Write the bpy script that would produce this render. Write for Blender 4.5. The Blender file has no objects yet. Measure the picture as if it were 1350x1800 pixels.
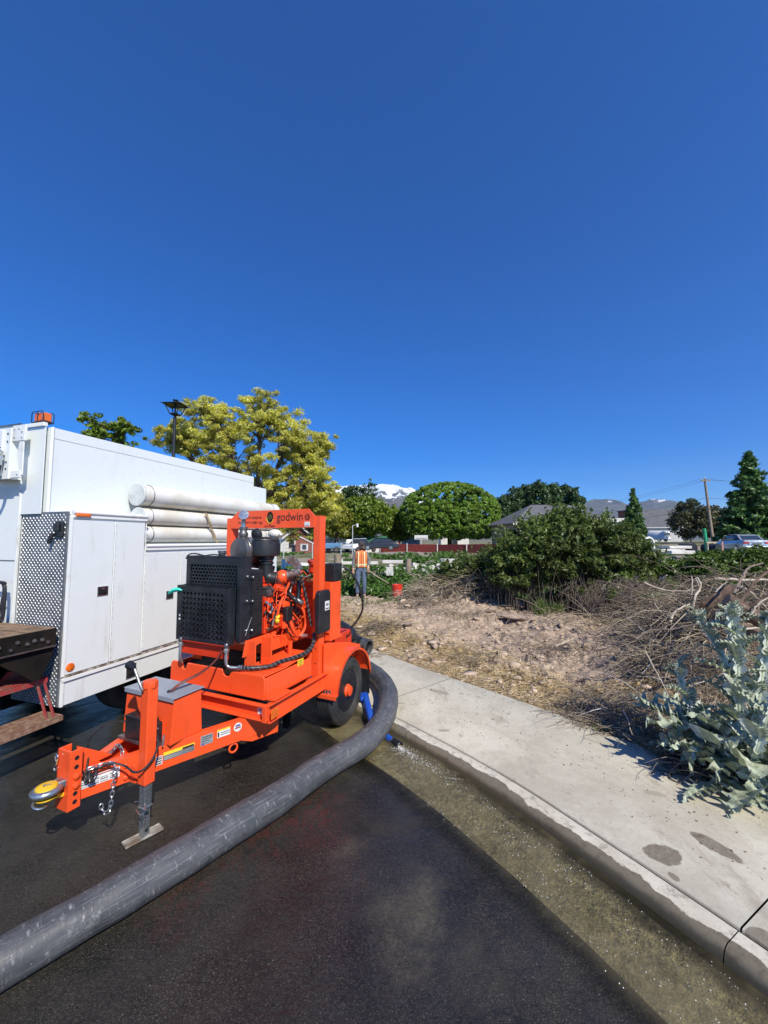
import bpy, math, random
import numpy as np
from mathutils import Vector, Matrix, Euler
random.seed(7); RNG = np.random.default_rng(7)
S = bpy.context.scene; COL = S.collection; PI = math.pi

# ---------------------------------------------------------------- camera
FPX, CH = 690.0, 1.8
PITCH = math.atan(50/FPX)
cam_d = bpy.data.cameras.new('camera'); cam = bpy.data.objects.new('camera', cam_d); COL.objects.link(cam)
cam.location = (0, 0, CH); cam.rotation_euler = (PI/2+PITCH, 0, 0)
cam_d.sensor_fit = 'VERTICAL'; cam_d.sensor_height = 24.0; cam_d.lens = FPX/1800*24.0
cam_d.clip_start = 0.05; cam_d.clip_end = 40000
S.camera = cam
# ---------------------------------------------------------------- sky and sun
SUNV = Vector((0.515, -0.93, 1.0)).normalized()
elev = math.asin(SUNV.z); az = math.atan2(SUNV.x, SUNV.y)
W = bpy.data.worlds.new('World'); S.world = W; W.use_nodes = True
wn = W.node_tree.nodes; wl = W.node_tree.links
sky = wn.new('ShaderNodeTexSky'); sky.sky_type = 'NISHITA'; sky.sun_disc = False
sky.sun_elevation = elev; sky.sun_rotation = az
sky.altitude = 3500; sky.air_density = 1.3; sky.dust_density = 0.5; sky.ozone_density = 8.0
hs = wn.new('ShaderNodeHueSaturation'); hs.inputs['Saturation'].default_value = 1.32; hs.inputs['Hue'].default_value = .511; wl.new(sky.outputs[0], hs.inputs['Color']); wl.new(hs.outputs[0], wn['Background'].inputs[0]); wn['Background'].inputs[1].default_value = 0.15
sd = bpy.data.lights.new('sun', 'SUN'); sd.energy = 5.0; sd.angle = math.radians(0.53); sd.color = (1.0, 0.94, 0.81)
so = bpy.data.objects.new('sun', sd); COL.objects.link(so); so.rotation_euler = SUNV.to_track_quat('Z', 'Y').to_euler(); so.location = (5, -8, 20)
S.view_settings.view_transform = 'Standard'; S.view_settings.look = 'None'; S.view_settings.gamma = 1.0
S.view_settings.use_curve_mapping = False; S.view_settings.exposure = 0.18

# ---------------------------------------------------------------- pixel helpers (photo pixels -> places in the world)
_fw = Vector((0, math.cos(PITCH), math.sin(PITCH))); _up = Vector((0, -math.sin(PITCH), math.cos(PITCH)))
def ray(px, py):
    d = _fw*FPX + Vector((1, 0, 0))*(px-675) + _up*(900-py)
    return d/d.y
def G(px, py, z=0.0):
    d = ray(px, py); t = (z-CH)/d.z
    return Vector((0, 0, CH)) + d*t
def D(px, py, y): return Vector((0, 0, CH)) + ray(px, py)*y

# ---------------------------------------------------------------- tags
def tag(o, label=None, cat=None, group=None, kind=None):
    if label: o['label'] = label
    if cat: o['category'] = cat
    if group: o['group'] = group
    if kind: o['kind'] = kind
    return o
def thing(name, label, cat, loc=(0, 0, 0), rz=0.0, group=None):
    o = bpy.data.objects.new(name, None); COL.objects.link(o); o.empty_display_size = .1
    o.location = loc; o.rotation_euler = (0, 0, rz)
    return tag(o, label, cat, group)
def link(name, me, parent=None, loc=None, rot=None):
    o = bpy.data.objects.new(name, me); COL.objects.link(o); o.parent = parent
    if loc is not None: o.location = loc
    if rot is not None: o.rotation_euler = rot
    return o
def copy_tree(o, parent=None):
    c = o.copy(); COL.objects.link(c); c.parent = parent
    for ch in o.children: copy_tree(ch, c)
    return c

# ---------------------------------------------------------------- materials
class NT:
    def __init__(s, name):
        s.m = bpy.data.materials.new(name); s.m.use_nodes = True
        s.n = s.m.node_tree.nodes; s.l = s.m.node_tree.links; s.b = s.n['Principled BSDF']; s.out = s.n['Material Output']
        s.tc = s.n.new('ShaderNodeTexCoord').outputs['Object']
    def set(s, sock, v):
        if isinstance(v, bpy.types.NodeSocket): s.l.new(v, sock)
        elif isinstance(v, (tuple, list)) and len(v) == 3 and sock.type == 'RGBA': sock.default_value = (*v, 1)
        else: sock.default_value = v
    def noise(s, scale, detail=4, rough=.55, co=None, dist=0.0, sc=None):
        t = s.n.new('ShaderNodeTexNoise'); t.inputs['Scale'].default_value = scale; t.inputs['Detail'].default_value = detail
        t.inputs['Roughness'].default_value = rough; t.inputs['Distortion'].default_value = dist
        c = co or s.tc
        if sc:
            mp = s.n.new('ShaderNodeMapping'); s.l.new(c, mp.inputs[0]); mp.inputs['Scale'].default_value = sc; c = mp.outputs[0]
        s.l.new(c, t.inputs['Vector']); return t.outputs['Fac']
    def voro(s, scale, feat='F1', out='Distance', co=None):
        t = s.n.new('ShaderNodeTexVoronoi'); t.feature = feat; t.inputs['Scale'].default_value = scale
        s.l.new(co or s.tc, t.inputs['Vector']); return t.outputs[out]
    def ramp(s, v, a, b, lo=0.0, hi=1.0, smooth=True):
        t = s.n.new('ShaderNodeMapRange'); t.interpolation_type = 'SMOOTHSTEP' if smooth else 'LINEAR'
        t.inputs['From Min'].default_value = a; t.inputs['From Max'].default_value = b
        t.inputs['To Min'].default_value = lo; t.inputs['To Max'].default_value = hi
        s.l.new(v, t.inputs['Value']); return t.outputs[0]
    def mix(s, f, a, b, mode='MIX'):
        t = s.n.new('ShaderNodeMix'); t.data_type = 'RGBA'; t.blend_type = mode
        s.set(t.inputs[0], f); s.set(t.inputs[6], a); s.set(t.inputs[7], b); return t.outputs[2]
    def math(s, op, a, b=None, c=None):
        t = s.n.new('ShaderNodeMath'); t.operation = op; s.set(t.inputs[0], a)
        if b is not None: s.set(t.inputs[1], b)
        if c is not None: s.set(t.inputs[2], c)
        return t.outputs[0]
    def vmath(s, op, a, b, k=None):
        t = s.n.new('ShaderNodeVectorMath'); t.operation = op; s.set(t.inputs[0], a); s.set(t.inputs[1], b)
        return t.outputs['Value'] if op in ('DISTANCE', 'LENGTH') else t.outputs[0]
    def sep(s, v):
        t = s.n.new('ShaderNodeSeparateXYZ'); s.l.new(v, t.inputs[0]); return t.outputs
    def pos(s): return s.n.new('ShaderNodeNewGeometry').outputs['Position']
    def isl(s): return s.n.new('ShaderNodeNewGeometry').outputs['Random Per Island']
    def uv(s): return s.n.new('ShaderNodeTexCoord').outputs['UV']
    def bump(s, h, strength=.3, dist=.01, nrm=None):
        t = s.n.new('ShaderNodeBump'); t.inputs['Strength'].default_value = strength; t.inputs['Distance'].default_value = dist
        s.l.new(h, t.inputs['Height'])
        if nrm: s.l.new(nrm, t.inputs['Normal'])
        return t.outputs[0]
    def fin(s, col=None, rough=None, metal=None, nrm=None, coat=None, spec=None):
        b = s.b.inputs
        if col is not None: s.set(b['Base Color'], col)
        if rough is not None: s.set(b['Roughness'], rough)
        if metal is not None: s.set(b['Metallic'], metal)
        if nrm is not None: s.set(b['Normal'], nrm)
        if coat is not None: s.set(b['Coat Weight'], coat)
        if spec is not None: s.set(b['Specular IOR Level'], spec)
        return s.m
def surf(name, c1, c2=None, scale=6.0, rough=.5, metal=0.0, bump=0.0, bscale=60.0, bdist=.003, lo=.4, hi=.65, coat=None, rvar=.1, spec=None):
    t = NT(name); n = t.noise(scale, 5, .6)
    col = t.mix(t.ramp(n, lo, hi), c1, c2) if c2 else c1
    r = t.ramp(t.noise(scale*3.1, 4), .3, .7, max(.02, rough-rvar), min(1, rough+rvar))
    nr = t.bump(t.noise(bscale, 4), bump, bdist) if bump else None
    return t.fin(col, r, metal, nr, coat, spec)

def paint(name, base, dirt, rough=.35, amt=(.58, .72), bdist=.0006, rust=None):
    """Gloss paint with grime and a faint orange-peel."""
    t = NT(name)
    c = t.mix(t.ramp(t.noise(2.3, 6, .65), amt[0], amt[1], 0, .5), base, dirt)
    c = t.mix(t.ramp(t.noise(38, 4, .7), .62, .74, 0, .55), c, dirt)
    c = t.mix(t.ramp(t.noise(9, 5, .6, sc=(1, 1, .18)), .56, .74, 0, .35), c, dirt)
    if rust: c = t.mix(t.ramp(t.noise(14, 6, .7), .66, .72, 0, .8), c, rust)
    r = t.ramp(t.noise(7, 4), .3, .7, rough-.08, rough+.16)
    c = t.mix(t.ramp(t.noise(75, 5, .75), .70, .74, 0, .7), c, tuple(v*.25 for v in dirt))
    return t.fin(c, r, 0.0, t.bump(t.noise(25, 3), .2, bdist, t.bump(t.noise(2.6, 3), .35, .012)))
def leafmat(name, cols, trans=.3, bright=1.0):
    t = NT(name); i = t.isl()
    r = t.n.new('ShaderNodeValToRGB'); t.l.new(i, r.inputs[0]); e = r.color_ramp.elements
    k = len(cols)
    for j, c in enumerate(cols):
        p = j/(k-1)
        el = e[0] if j == 0 else (e[1] if j == k-1 else e.new(p))
        el.position = p; el.color = (c[0]*bright, c[1]*bright, c[2]*bright, 1)
    big = t.ramp(t.noise(.9, 3), .35, .65, .7, 1.25)
    c = t.n.new('ShaderNodeVectorMath'); c.operation = 'SCALE'; t.l.new(r.outputs[0], c.inputs[0]); t.l.new(big, c.inputs['Scale'])
    d = t.n.new('ShaderNodeBsdfDiffuse'); tr = t.n.new('ShaderNodeBsdfTranslucent'); mx = t.n.new('ShaderNodeMixShader')
    t.l.new(c.outputs[0], d.inputs[0]); t.l.new(c.outputs[0], tr.inputs[0]); mx.inputs[0].default_value = trans
    gl = t.n.new('ShaderNodeBsdfGlossy'); gl.inputs['Roughness'].default_value = .45; gl.inputs[0].default_value = (1, 1, 1, 1)
    m2 = t.n.new('ShaderNodeMixShader'); m2.inputs[0].default_value = .025
    t.l.new(d.outputs[0], mx.inputs[1]); t.l.new(tr.outputs[0], mx.inputs[2])
    t.l.new(mx.outputs[0], m2.inputs[1]); t.l.new(gl.outputs[0], m2.inputs[2]); t.l.new(m2.outputs[0], t.out.inputs[0])
    return t.m

M = {}
M['orange'] = paint('orange_paint', (.84, .090, .020), (.42, .06, .025), .30, (.55, .75))
M['orange_dark'] = paint('orange_engine_paint', (.62, .040, .008), (.08, .02, .012), .38, (.45, .62))
M['white'] = paint('white_truck_paint', (.70, .735, .73), (.60, .62, .60), .33, (.66, .85), rust=None)
M['white_edge'] = paint('white_trim_paint', (.74, .76, .74), (.45, .40, .32), .35, (.55, .7), rust=(.25, .10, .03))
M['white_old'] = paint('scuffed_white_paint', (.68, .715, .71), (.42, .40, .35), .4, (.56, .8), rust=None)
M['pvc'] = surf('white_plastic_pipe', (.74, .73, .68), (.62, .58, .48), 3, .35)
M['capgrey'] = surf('grey_pipe_cap', (.52, .55, .55), (.40, .42, .42), 9, .5)
M['black'] = surf('black_plastic', (.012, .013, .015), (.022, .022, .024), 8, .42, bump=.15, bscale=300, bdist=.0005)
M['blackgrille'] = surf('black_powder_coat', (.010, .012, .016), (.02, .022, .028), 8, .36)
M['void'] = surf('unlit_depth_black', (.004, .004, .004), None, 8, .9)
M['undercar'] = surf('sooty_undercarriage', (.007, .0065, .006), (.016, .013, .010), 5, .8, spec=.15)
M['rubber'] = surf('tyre_rubber', (.022, .022, .022), (.05, .047, .042), 5, .72, bump=.3, bscale=120, bdist=.001)
M['steel'] = surf('galvanised_steel', (.48, .51, .53), (.34, .36, .37), 26, .33, .85)
M['steel_dark'] = surf('dull_grey_steel', (.22, .22, .225), (.13, .13, .13), 9, .42, .8)
M['lid'] = surf('aluminium_lid', (.33, .36, .42), (.30, .33, .385), 3, .38, .25)
M['exhaust'] = surf('heat_stained_muffler', (.15, .145, .145), (.12, .085, .075), 4, .42, .7)
M['castgrey'] = surf('cast_metal_grey', (.30, .28, .26), (.20, .12, .10), 14, .4, .7)
M['yellow'] = surf('yellow_plastic', (.78, .50, .02), (.62, .38, .02), 12, .4)
M['amber'] = surf('amber_lens', (.75, .16, .01), (.62, .10, .01), 20, .15, coat=.6)
M['redlens'] = surf('red_lens', (.45, .02, .02), None, 20, .2, coat=.5)
M['whitelab'] = surf('white_sticker', (.72, .72, .70), (.62, .62, .60), 40, .4)
M['yellowlab'] = surf('yellow_sticker', (.80, .58, .03), None, 40, .4)
M['ink'] = surf('dark_ink', (.030, .012, .012), None, 30, .5)
M['inkgrey'] = surf('grey_ink', (.16, .16, .17), None, 30, .5)
M['bluelab'] = surf('blue_ink', (.06, .08, .30), None, 30, .5)
M['silverlab'] = surf('metal_data_plate', (.42, .46, .47), (.30, .34, .36), 60, .3, .4)
M['rusty'] = surf('rusty_steel', (.19, .10, .065), (.30, .20, .14), 22, .75, bump=.5, bscale=90, bdist=.002)
M['redpaint'] = surf('faded_red_paint', (.34, .035, .035), (.22, .09, .07), 18, .5)
M['wood'] = surf('weathered_deck_wood', (.26, .17, .10), (.14, .09, .055), 9, .8, bump=.5, bscale=60, bdist=.003)
M['teal'] = surf('teal_tape', (.05, .62, .46), (.04, .5, .40), 20, .5)
M['bluehose'] = surf('blue_layflat_hose', (.012, .075, .52), (.02, .10, .42), 12, .42, bump=.4, bscale=70, bdist=.003)
M['glass'] = surf('dark_glass', (.03, .04, .05), None, 5, .06, coat=.4)
M['rope'] = surf('sisal_rope', (.42, .32, .18), (.25, .17, .09), 60, .85, bump=.8, bscale=150, bdist=.003)
M['chrome'] = surf('bright_metal', (.70, .71, .72), (.5, .5, .52), 20, .2, .95)

# ---------------------------------------------------------------- mesh builder
class MB:
    def __init__(s): s.v = []; s.f = []
    def add(s, vs, fs):
        b = len(s.v); s.v += [tuple(p) for p in vs]; s.f += [tuple(b+i for i in f) for f in fs]; return s
    def box(s, x0, x1, y0, y1, z0, z1):
        return s.add([(x0, y0, z0), (x1, y0, z0), (x1, y1, z0), (x0, y1, z0), (x0, y0, z1), (x1, y0, z1), (x1, y1, z1), (x0, y1, z1)],
                     [(0, 3, 2, 1), (4, 5, 6, 7), (0, 1, 5, 4), (1, 2, 6, 5), (2, 3, 7, 6), (3, 0, 4, 7)])
    def cbox(s, c, sz, rot=None):
        R = (rot if isinstance(rot, Matrix) else Euler(rot).to_matrix()) if rot is not None else Matrix.Identity(3)
        hs = [k/2 for k in sz]; vs = []
        for dz in (-1, 1):
            for dx, dy in ((-1, -1), (1, -1), (1, 1), (-1, 1)):
                vs.append(Vector(c) + R @ Vector((dx*hs[0], dy*hs[1], dz*hs[2])))
        return s.add(vs, [(0, 3, 2, 1), (4, 5, 6, 7), (0, 1, 5, 4), (1, 2, 6, 5), (2, 3, 7, 6), (3, 0, 4, 7)])
    def beam(s, a, b, w, h, up=(0, 0, 1)):
        a, b = Vector(a), Vector(b); d = (b-a); L = d.length; d.normalize(); u = Vector(up)
        x = d.cross(u)
        if x.length < 1e-4: x = d.cross(Vector((0, 1, 0)))
        x.normalize(); z = x.cross(d); R = Matrix((x, d, z)).transposed()
        return s.cbox((a+b)/2, (w, L, h), R)
    def tube(s, pts, r, n=8, closed=True, rs=None):
        pts = [Vector(p) for p in pts]; k = len(pts); rings = []; ref = None
        for i, p in enumerate(pts):
            t = (pts[min(i+1, k-1)]-pts[max(i-1, 0)]).normalized()
            if ref is None:
                ref = Vector((0, 0, 1)) if abs(t.z) < .9 else Vector((1, 0, 0))
                ref = (ref - t*ref.dot(t)).normalized()
            else:
                ref = (ref - t*ref.dot(t))
                ref = ref.normalized() if ref.length > 1e-6 else Vector((1, 0, 0))
            b = t.cross(ref); rr = rs[i] if rs else r
            rings.append([p+(ref*math.cos(2*PI*j/n)+b*math.sin(2*PI*j/n))*rr for j in range(n)])
        vs = [q for rg in rings for q in rg]
        fs = [(i*n+j, i*n+(j+1) % n, (i+1)*n+(j+1) % n, (i+1)*n+j) for i in range(k-1) for j in range(n)]
        if closed: fs += [tuple(range(n-1, -1, -1)), tuple((k-1)*n+j for j in range(n))]
        return s.add(vs, fs)
    def cyl(s, a, b, r0, r1=None, n=20): return s.tube([a, b], r0, n, True, [r0, r0 if r1 is None else r1])
    def lathe(s, prof, origin=(0, 0, 0), axis=(0, 0, 1), n=24):
        a = Vector(axis).normalized(); x = a.orthogonal().normalized(); y = a.cross(x); O = Vector(origin)
        vs = [O+a*h+(x*math.cos(2*PI*j/n)+y*math.sin(2*PI*j/n))*r for r, h in prof for j in range(n)]
        k = len(prof); fs = [(i*n+j, i*n+(j+1) % n, (i+1)*n+(j+1) % n, (i+1)*n+j) for i in range(k-1) for j in range(n)]
        if prof[0][0] > 1e-5: fs.append(tuple(range(n-1, -1, -1)))
        if prof[-1][0] > 1e-5: fs.append(tuple((k-1)*n+j for j in range(n)))
        return s.add(vs, fs)
    def ring(s, c, axis, R, r, n=28, m=10):
        a = Vector(axis).normalized(); x = a.orthogonal().normalized(); y = a.cross(x); C = Vector(c); vs = []
        for i in range(n):
            q = x*math.cos(2*PI*i/n)+y*math.sin(2*PI*i/n)
            for j in range(m): vs.append(C+q*(R+r*math.cos(2*PI*j/m))+a*r*math.sin(2*PI*j/m))
        return s.add(vs, [(i*m+j, ((i+1) % n)*m+j, ((i+1) % n)*m+(j+1) % m, i*m+(j+1) % m) for i in range(n) for j in range(m)])
    def prism(s, poly, axis, a, b):
        """poly of 2-D points extruded along axis ('x','y','z') from a to b"""
        def P(p, t): return {'x': (t, p[0], p[1]), 'y': (p[0], t, p[1]), 'z': (p[0], p[1], t)}[axis]
        n = len(poly); vs = [P(p, a) for p in poly]+[P(p, b) for p in poly]
        return s.add(vs, [tuple(range(n)), tuple(range(2*n-1, n-1, -1))]+[(i, i+n, (i+1) % n+n, (i+1) % n) for i in range(n)])
    def sphere(s, c, r, n=12, m=8, sc=(1, 1, 1)):
        vs = []
        for i in range(m+1):
            th = PI*i/m
            for j in range(n): vs.append((c[0]+r*sc[0]*math.sin(th)*math.cos(2*PI*j/n), c[1]+r*sc[1]*math.sin(th)*math.sin(2*PI*j/n), c[2]+r*sc[2]*math.cos(th)))
        return s.add(vs, [(i*n+j, (i+1)*n+j, (i+1)*n+(j+1) % n, i*n+(j+1) % n) for i in range(m) for j in range(n)])
    def mesh(s, name, mat, smooth=True):
        me = bpy.data.meshes.new(name); me.from_pydata([tuple(p) for p in s.v], [], s.f)
        if mat: me.materials.append(mat)
        import bmesh
        bm = bmesh.new(); bm.from_mesh(me)
        bmesh.ops.remove_doubles(bm, verts=bm.verts, dist=1e-6); bmesh.ops.recalc_face_normals(bm, faces=bm.faces); bm.to_mesh(me); bm.free()
        if smooth:
            me.shade_smooth()
            try: me.set_sharp_from_angle(angle=math.radians(38))
            except Exception: pass
        return me
    def obj(s, name, mat, parent=None, bevel=0.0, loc=None, rot=None, smooth=True):
        o = link(name, s.mesh(name, mat, smooth), parent, loc, rot)
        if bevel:
            b = o.modifiers.new('bevel', 'BEVEL'); b.width = bevel; b.segments = 2; b.limit_method = 'ANGLE'; b.angle_limit = math.radians(40)
            b.harden_normals = True
        return o
def quick_mesh(name, V, Fq, mat, smooth=False, uv=None, up=False):
    if up:
        V = np.asarray(V, float); Fq = np.asarray(Fq); a_, b_, c_ = V[Fq[:, 0]], V[Fq[:, 1]], V[Fq[:, 2]]
        if np.cross(b_-a_, c_-a_)[:, 2].sum() < 0: Fq = Fq[:, ::-1]
    return _qm(name, V, Fq, mat, smooth, uv)
def _qm(name, V, Fq, mat, smooth=False, uv=None):
    """V (n,3) array, Fq (m,3|4) int array"""
    me = bpy.data.meshes.new(name); V = np.asarray(V, np.float32); Fq = np.asarray(Fq, np.int32); m, k = Fq.shape
    me.vertices.add(len(V)); me.vertices.foreach_set('co', V.ravel())
    me.loops.add(m*k); me.loops.foreach_set('vertex_index', Fq.ravel())
    me.polygons.add(m); me.polygons.foreach_set('loop_start', np.arange(0, m*k, k, dtype=np.int32))
    me.update(calc_edges=True); me.validate()
    if mat: me.materials.append(mat)
    if uv is not None:
        l = me.uv_layers.new(name='UVMap'); l.data.foreach_set('uv', np.asarray(uv, np.float32)[Fq.ravel()].ravel())
    if smooth: me.shade_smooth()
    return me
def text(s, name, size, mat, parent, loc, rot, ext=.0006, align='LEFT', sx=1.0):
    c = bpy.data.curves.new(name, 'FONT'); c.body = s; c.size = size; c.extrude = ext; c.align_x = align; c.materials.append(mat)
    tmp = bpy.data.objects.new(name, c); COL.objects.link(tmp); me = bpy.data.meshes.new_from_object(tmp); bpy.data.objects.remove(tmp)
    o = link(name, me, parent, loc, rot); o.scale = (sx, 1, 1); return o

# ---------------------------------------------------------------- numpy noise
def _hash(ix, iy, seed):
    h = (ix.astype(np.int64)*374761393 + iy.astype(np.int64)*668265263 + seed*974634777) & 0xffffffff
    h = ((h ^ (h >> 13))*1274126177) & 0xffffffff
    return ((h ^ (h >> 16)) & 0xffff)/65535.0
def vnoise(x, y, seed=0):
    ix, iy = np.floor(x), np.floor(y); fx, fy = x-ix, y-iy; fx = fx*fx*(3-2*fx); fy = fy*fy*(3-2*fy)
    a, b, c, d = _hash(ix, iy, seed), _hash(ix+1, iy, seed), _hash(ix, iy+1, seed), _hash(ix+1, iy+1, seed)
    return (a*(1-fx)+b*fx)*(1-fy)+(c*(1-fx)+d*fx)*fy
def fbm(x, y, o=4, seed=0, g=.5):
    r = 0; a = 1; t = 0
    for i in range(o): r = r+a*vnoise(x*2**i, y*2**i, seed+i); t += a; a *= g
    return r/t
def sstep(x, a, b):
    t = np.clip((x-a)/(b-a), 0, 1); return t*t*(3-2*t)
# ================================================================ KERB LINE AND TERRAIN SHAPE
_J = [(14, -24), (8.0, -12), (4.0, -3.6), (2.62, -.35), (2.06, .875), (1.555, 1.845), (1.215, 2.43), (.948, 2.865), (.65, 3.27), (.29, 3.71), (-.12, 4.18), (-.64, 4.80), (-1.18, 5.54), (-1.75, 6.5), (-3.0, 8.6), (-6, 12.6), (-13, 19), (-30, 31)]
def catmull(P, step=.06):
    P = [np.array(p, float) for p in P]; P = [2*P[0]-P[1]]+P+[2*P[-1]-P[-2]]; out = []
    for i in range(1, len(P)-2):
        L = np.linalg.norm(P[i+1]-P[i]); k = max(2, int(L/step)) if L < 3 else int(L/.5)
        for t in np.arange(k)/k:
            a, b, c, d = P[i-1], P[i], P[i+1], P[i+2]
            out.append(.5*((2*b)+(c-a)*t+(2*a-5*b+4*c-d)*t*t+(-a+3*b-3*c+d)*t**3))
    out.append(P[-2]); return np.array(out)
JL = catmull(_J); _seg = np.diff(JL, axis=0); SL = np.r_[0, np.cumsum(np.linalg.norm(_seg, axis=1))]
_T = np.gradient(JL, axis=0); _T /= np.linalg.norm(_T, axis=1)[:, None]; NR = np.c_[_T[:, 1], -_T[:, 0]]     # normal away from the road (to the right going up the street)
def jat(s):
    x = np.interp(s, SL, JL[:, 0]); y = np.interp(s, SL, JL[:, 1]); nx = np.interp(s, SL, NR[:, 0]); ny = np.interp(s, SL, NR[:, 1])
    return x, y, nx, ny
def s_near(px, py): return SL[np.argmin((JL[:, 0]-px)**2+(JL[:, 1]-py)**2)]
def dist_kerb(x, y):
    """signed distance from the kerb/sidewalk line, positive away from the road"""
    x = np.asarray(x, float); y = np.asarray(y, float); sh = x.shape; x = x.ravel(); y = y.ravel()
    best = np.full(x.shape, 1e9); sg = np.zeros(x.shape)
    P = JL[::3]; N = NR[::3]
    for i in range(0, len(x), 20000):
        dx = x[i:i+20000, None]-P[None, :, 0]; dy = y[i:i+20000, None]-P[None, :, 1]
        d2 = dx*dx+dy*dy; k = np.argmin(d2, axis=1); r = np.arange(len(k))
        best[i:i+20000] = dx[r, k]*N[k, 0]+dy[r, k]*N[k, 1]
        far = np.sqrt(d2[r, k]) > 12
        best[i:i+20000] = np.where(far, np.sign(best[i:i+20000])*np.sqrt(d2[r, k]), best[i:i+20000])
    return best.reshape(sh)
WALK = 1.27
def base_z(x, y):
    x = np.asarray(x, float); y = np.asarray(y, float); r = np.hypot(x, y)
    z = .080 + .024*np.clip(x, 0, 58)*sstep(y, 12, 30)
    z = z + .30*np.exp(-(((x-2.3)/1.3)**2+((y-10.3)/.8)**2)) + .12*np.exp(-(((x-3.3)/1.0)**2+((y-8.2)/.7)**2))
    z = z + .35*np.exp(-(((x-5.2)/1.6)**2+((y-5.6)/1.4)**2))
    z = z + .16*np.exp(-(((x-1.0)/1.3)**2+((y-8.4)/1.0)**2))
    cl = 14.2-.12*x                                                             # the creek bed
    z = z - .75*np.exp(-((y-cl)/1.5)**2)*sstep(x, -7, -4)
    z = z + .38*np.exp(-(((x-1.2)/5.2)**2+((y-45)/3.5)**2))                     # gravel heap in front of the red fence
    z = z + .5*np.exp(-(((x+6)/5)**2+((y-38)/4.0)**2))
    z = z + .45*np.exp(-(((x-31)/7)**2+((y-36)/2.2)**2))
    return np.minimum(z, 1.72)
def tz(x, y, rough=True):
    x = np.asarray(x, float); y = np.asarray(y, float); z = base_z(x, y); r = np.hypot(x, y)
    if rough:
        k = sstep(dist_kerb(x, y)-WALK, .05, .8)*(1-.55*sstep(r, 13, 30))
        lump = fbm(x*1.3, y*1.3, 3, 5)-.5
        rid = 1-np.abs(2*fbm(x*3.1+7, y*3.1, 3, 11)-1)
        clod = np.abs(fbm(x*9, y*9, 3, 21, .6)-.5)
        z = z + k*(lump*.24+(rid-.7)*.16+clod*.20) + (1-k)*(fbm(x*6, y*6, 3, 3)-.5)*.02*sstep(r, 3, 4)
    return z
def gz(x, y): return float(tz(np.array([x]), np.array([y]))[0])
def hit(px, py):
    """where the ray through a photo pixel meets the terrain"""
    d = ray(px, py); ys = np.r_[np.arange(2.2, 20, .05), np.arange(20, 120, .4)]
    X = d.x*ys; Z = CH+d.z*ys; T = tz(X, ys, True); i = np.argmax(Z < T)
    return Vector((X[i], ys[i], T[i]))

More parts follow.
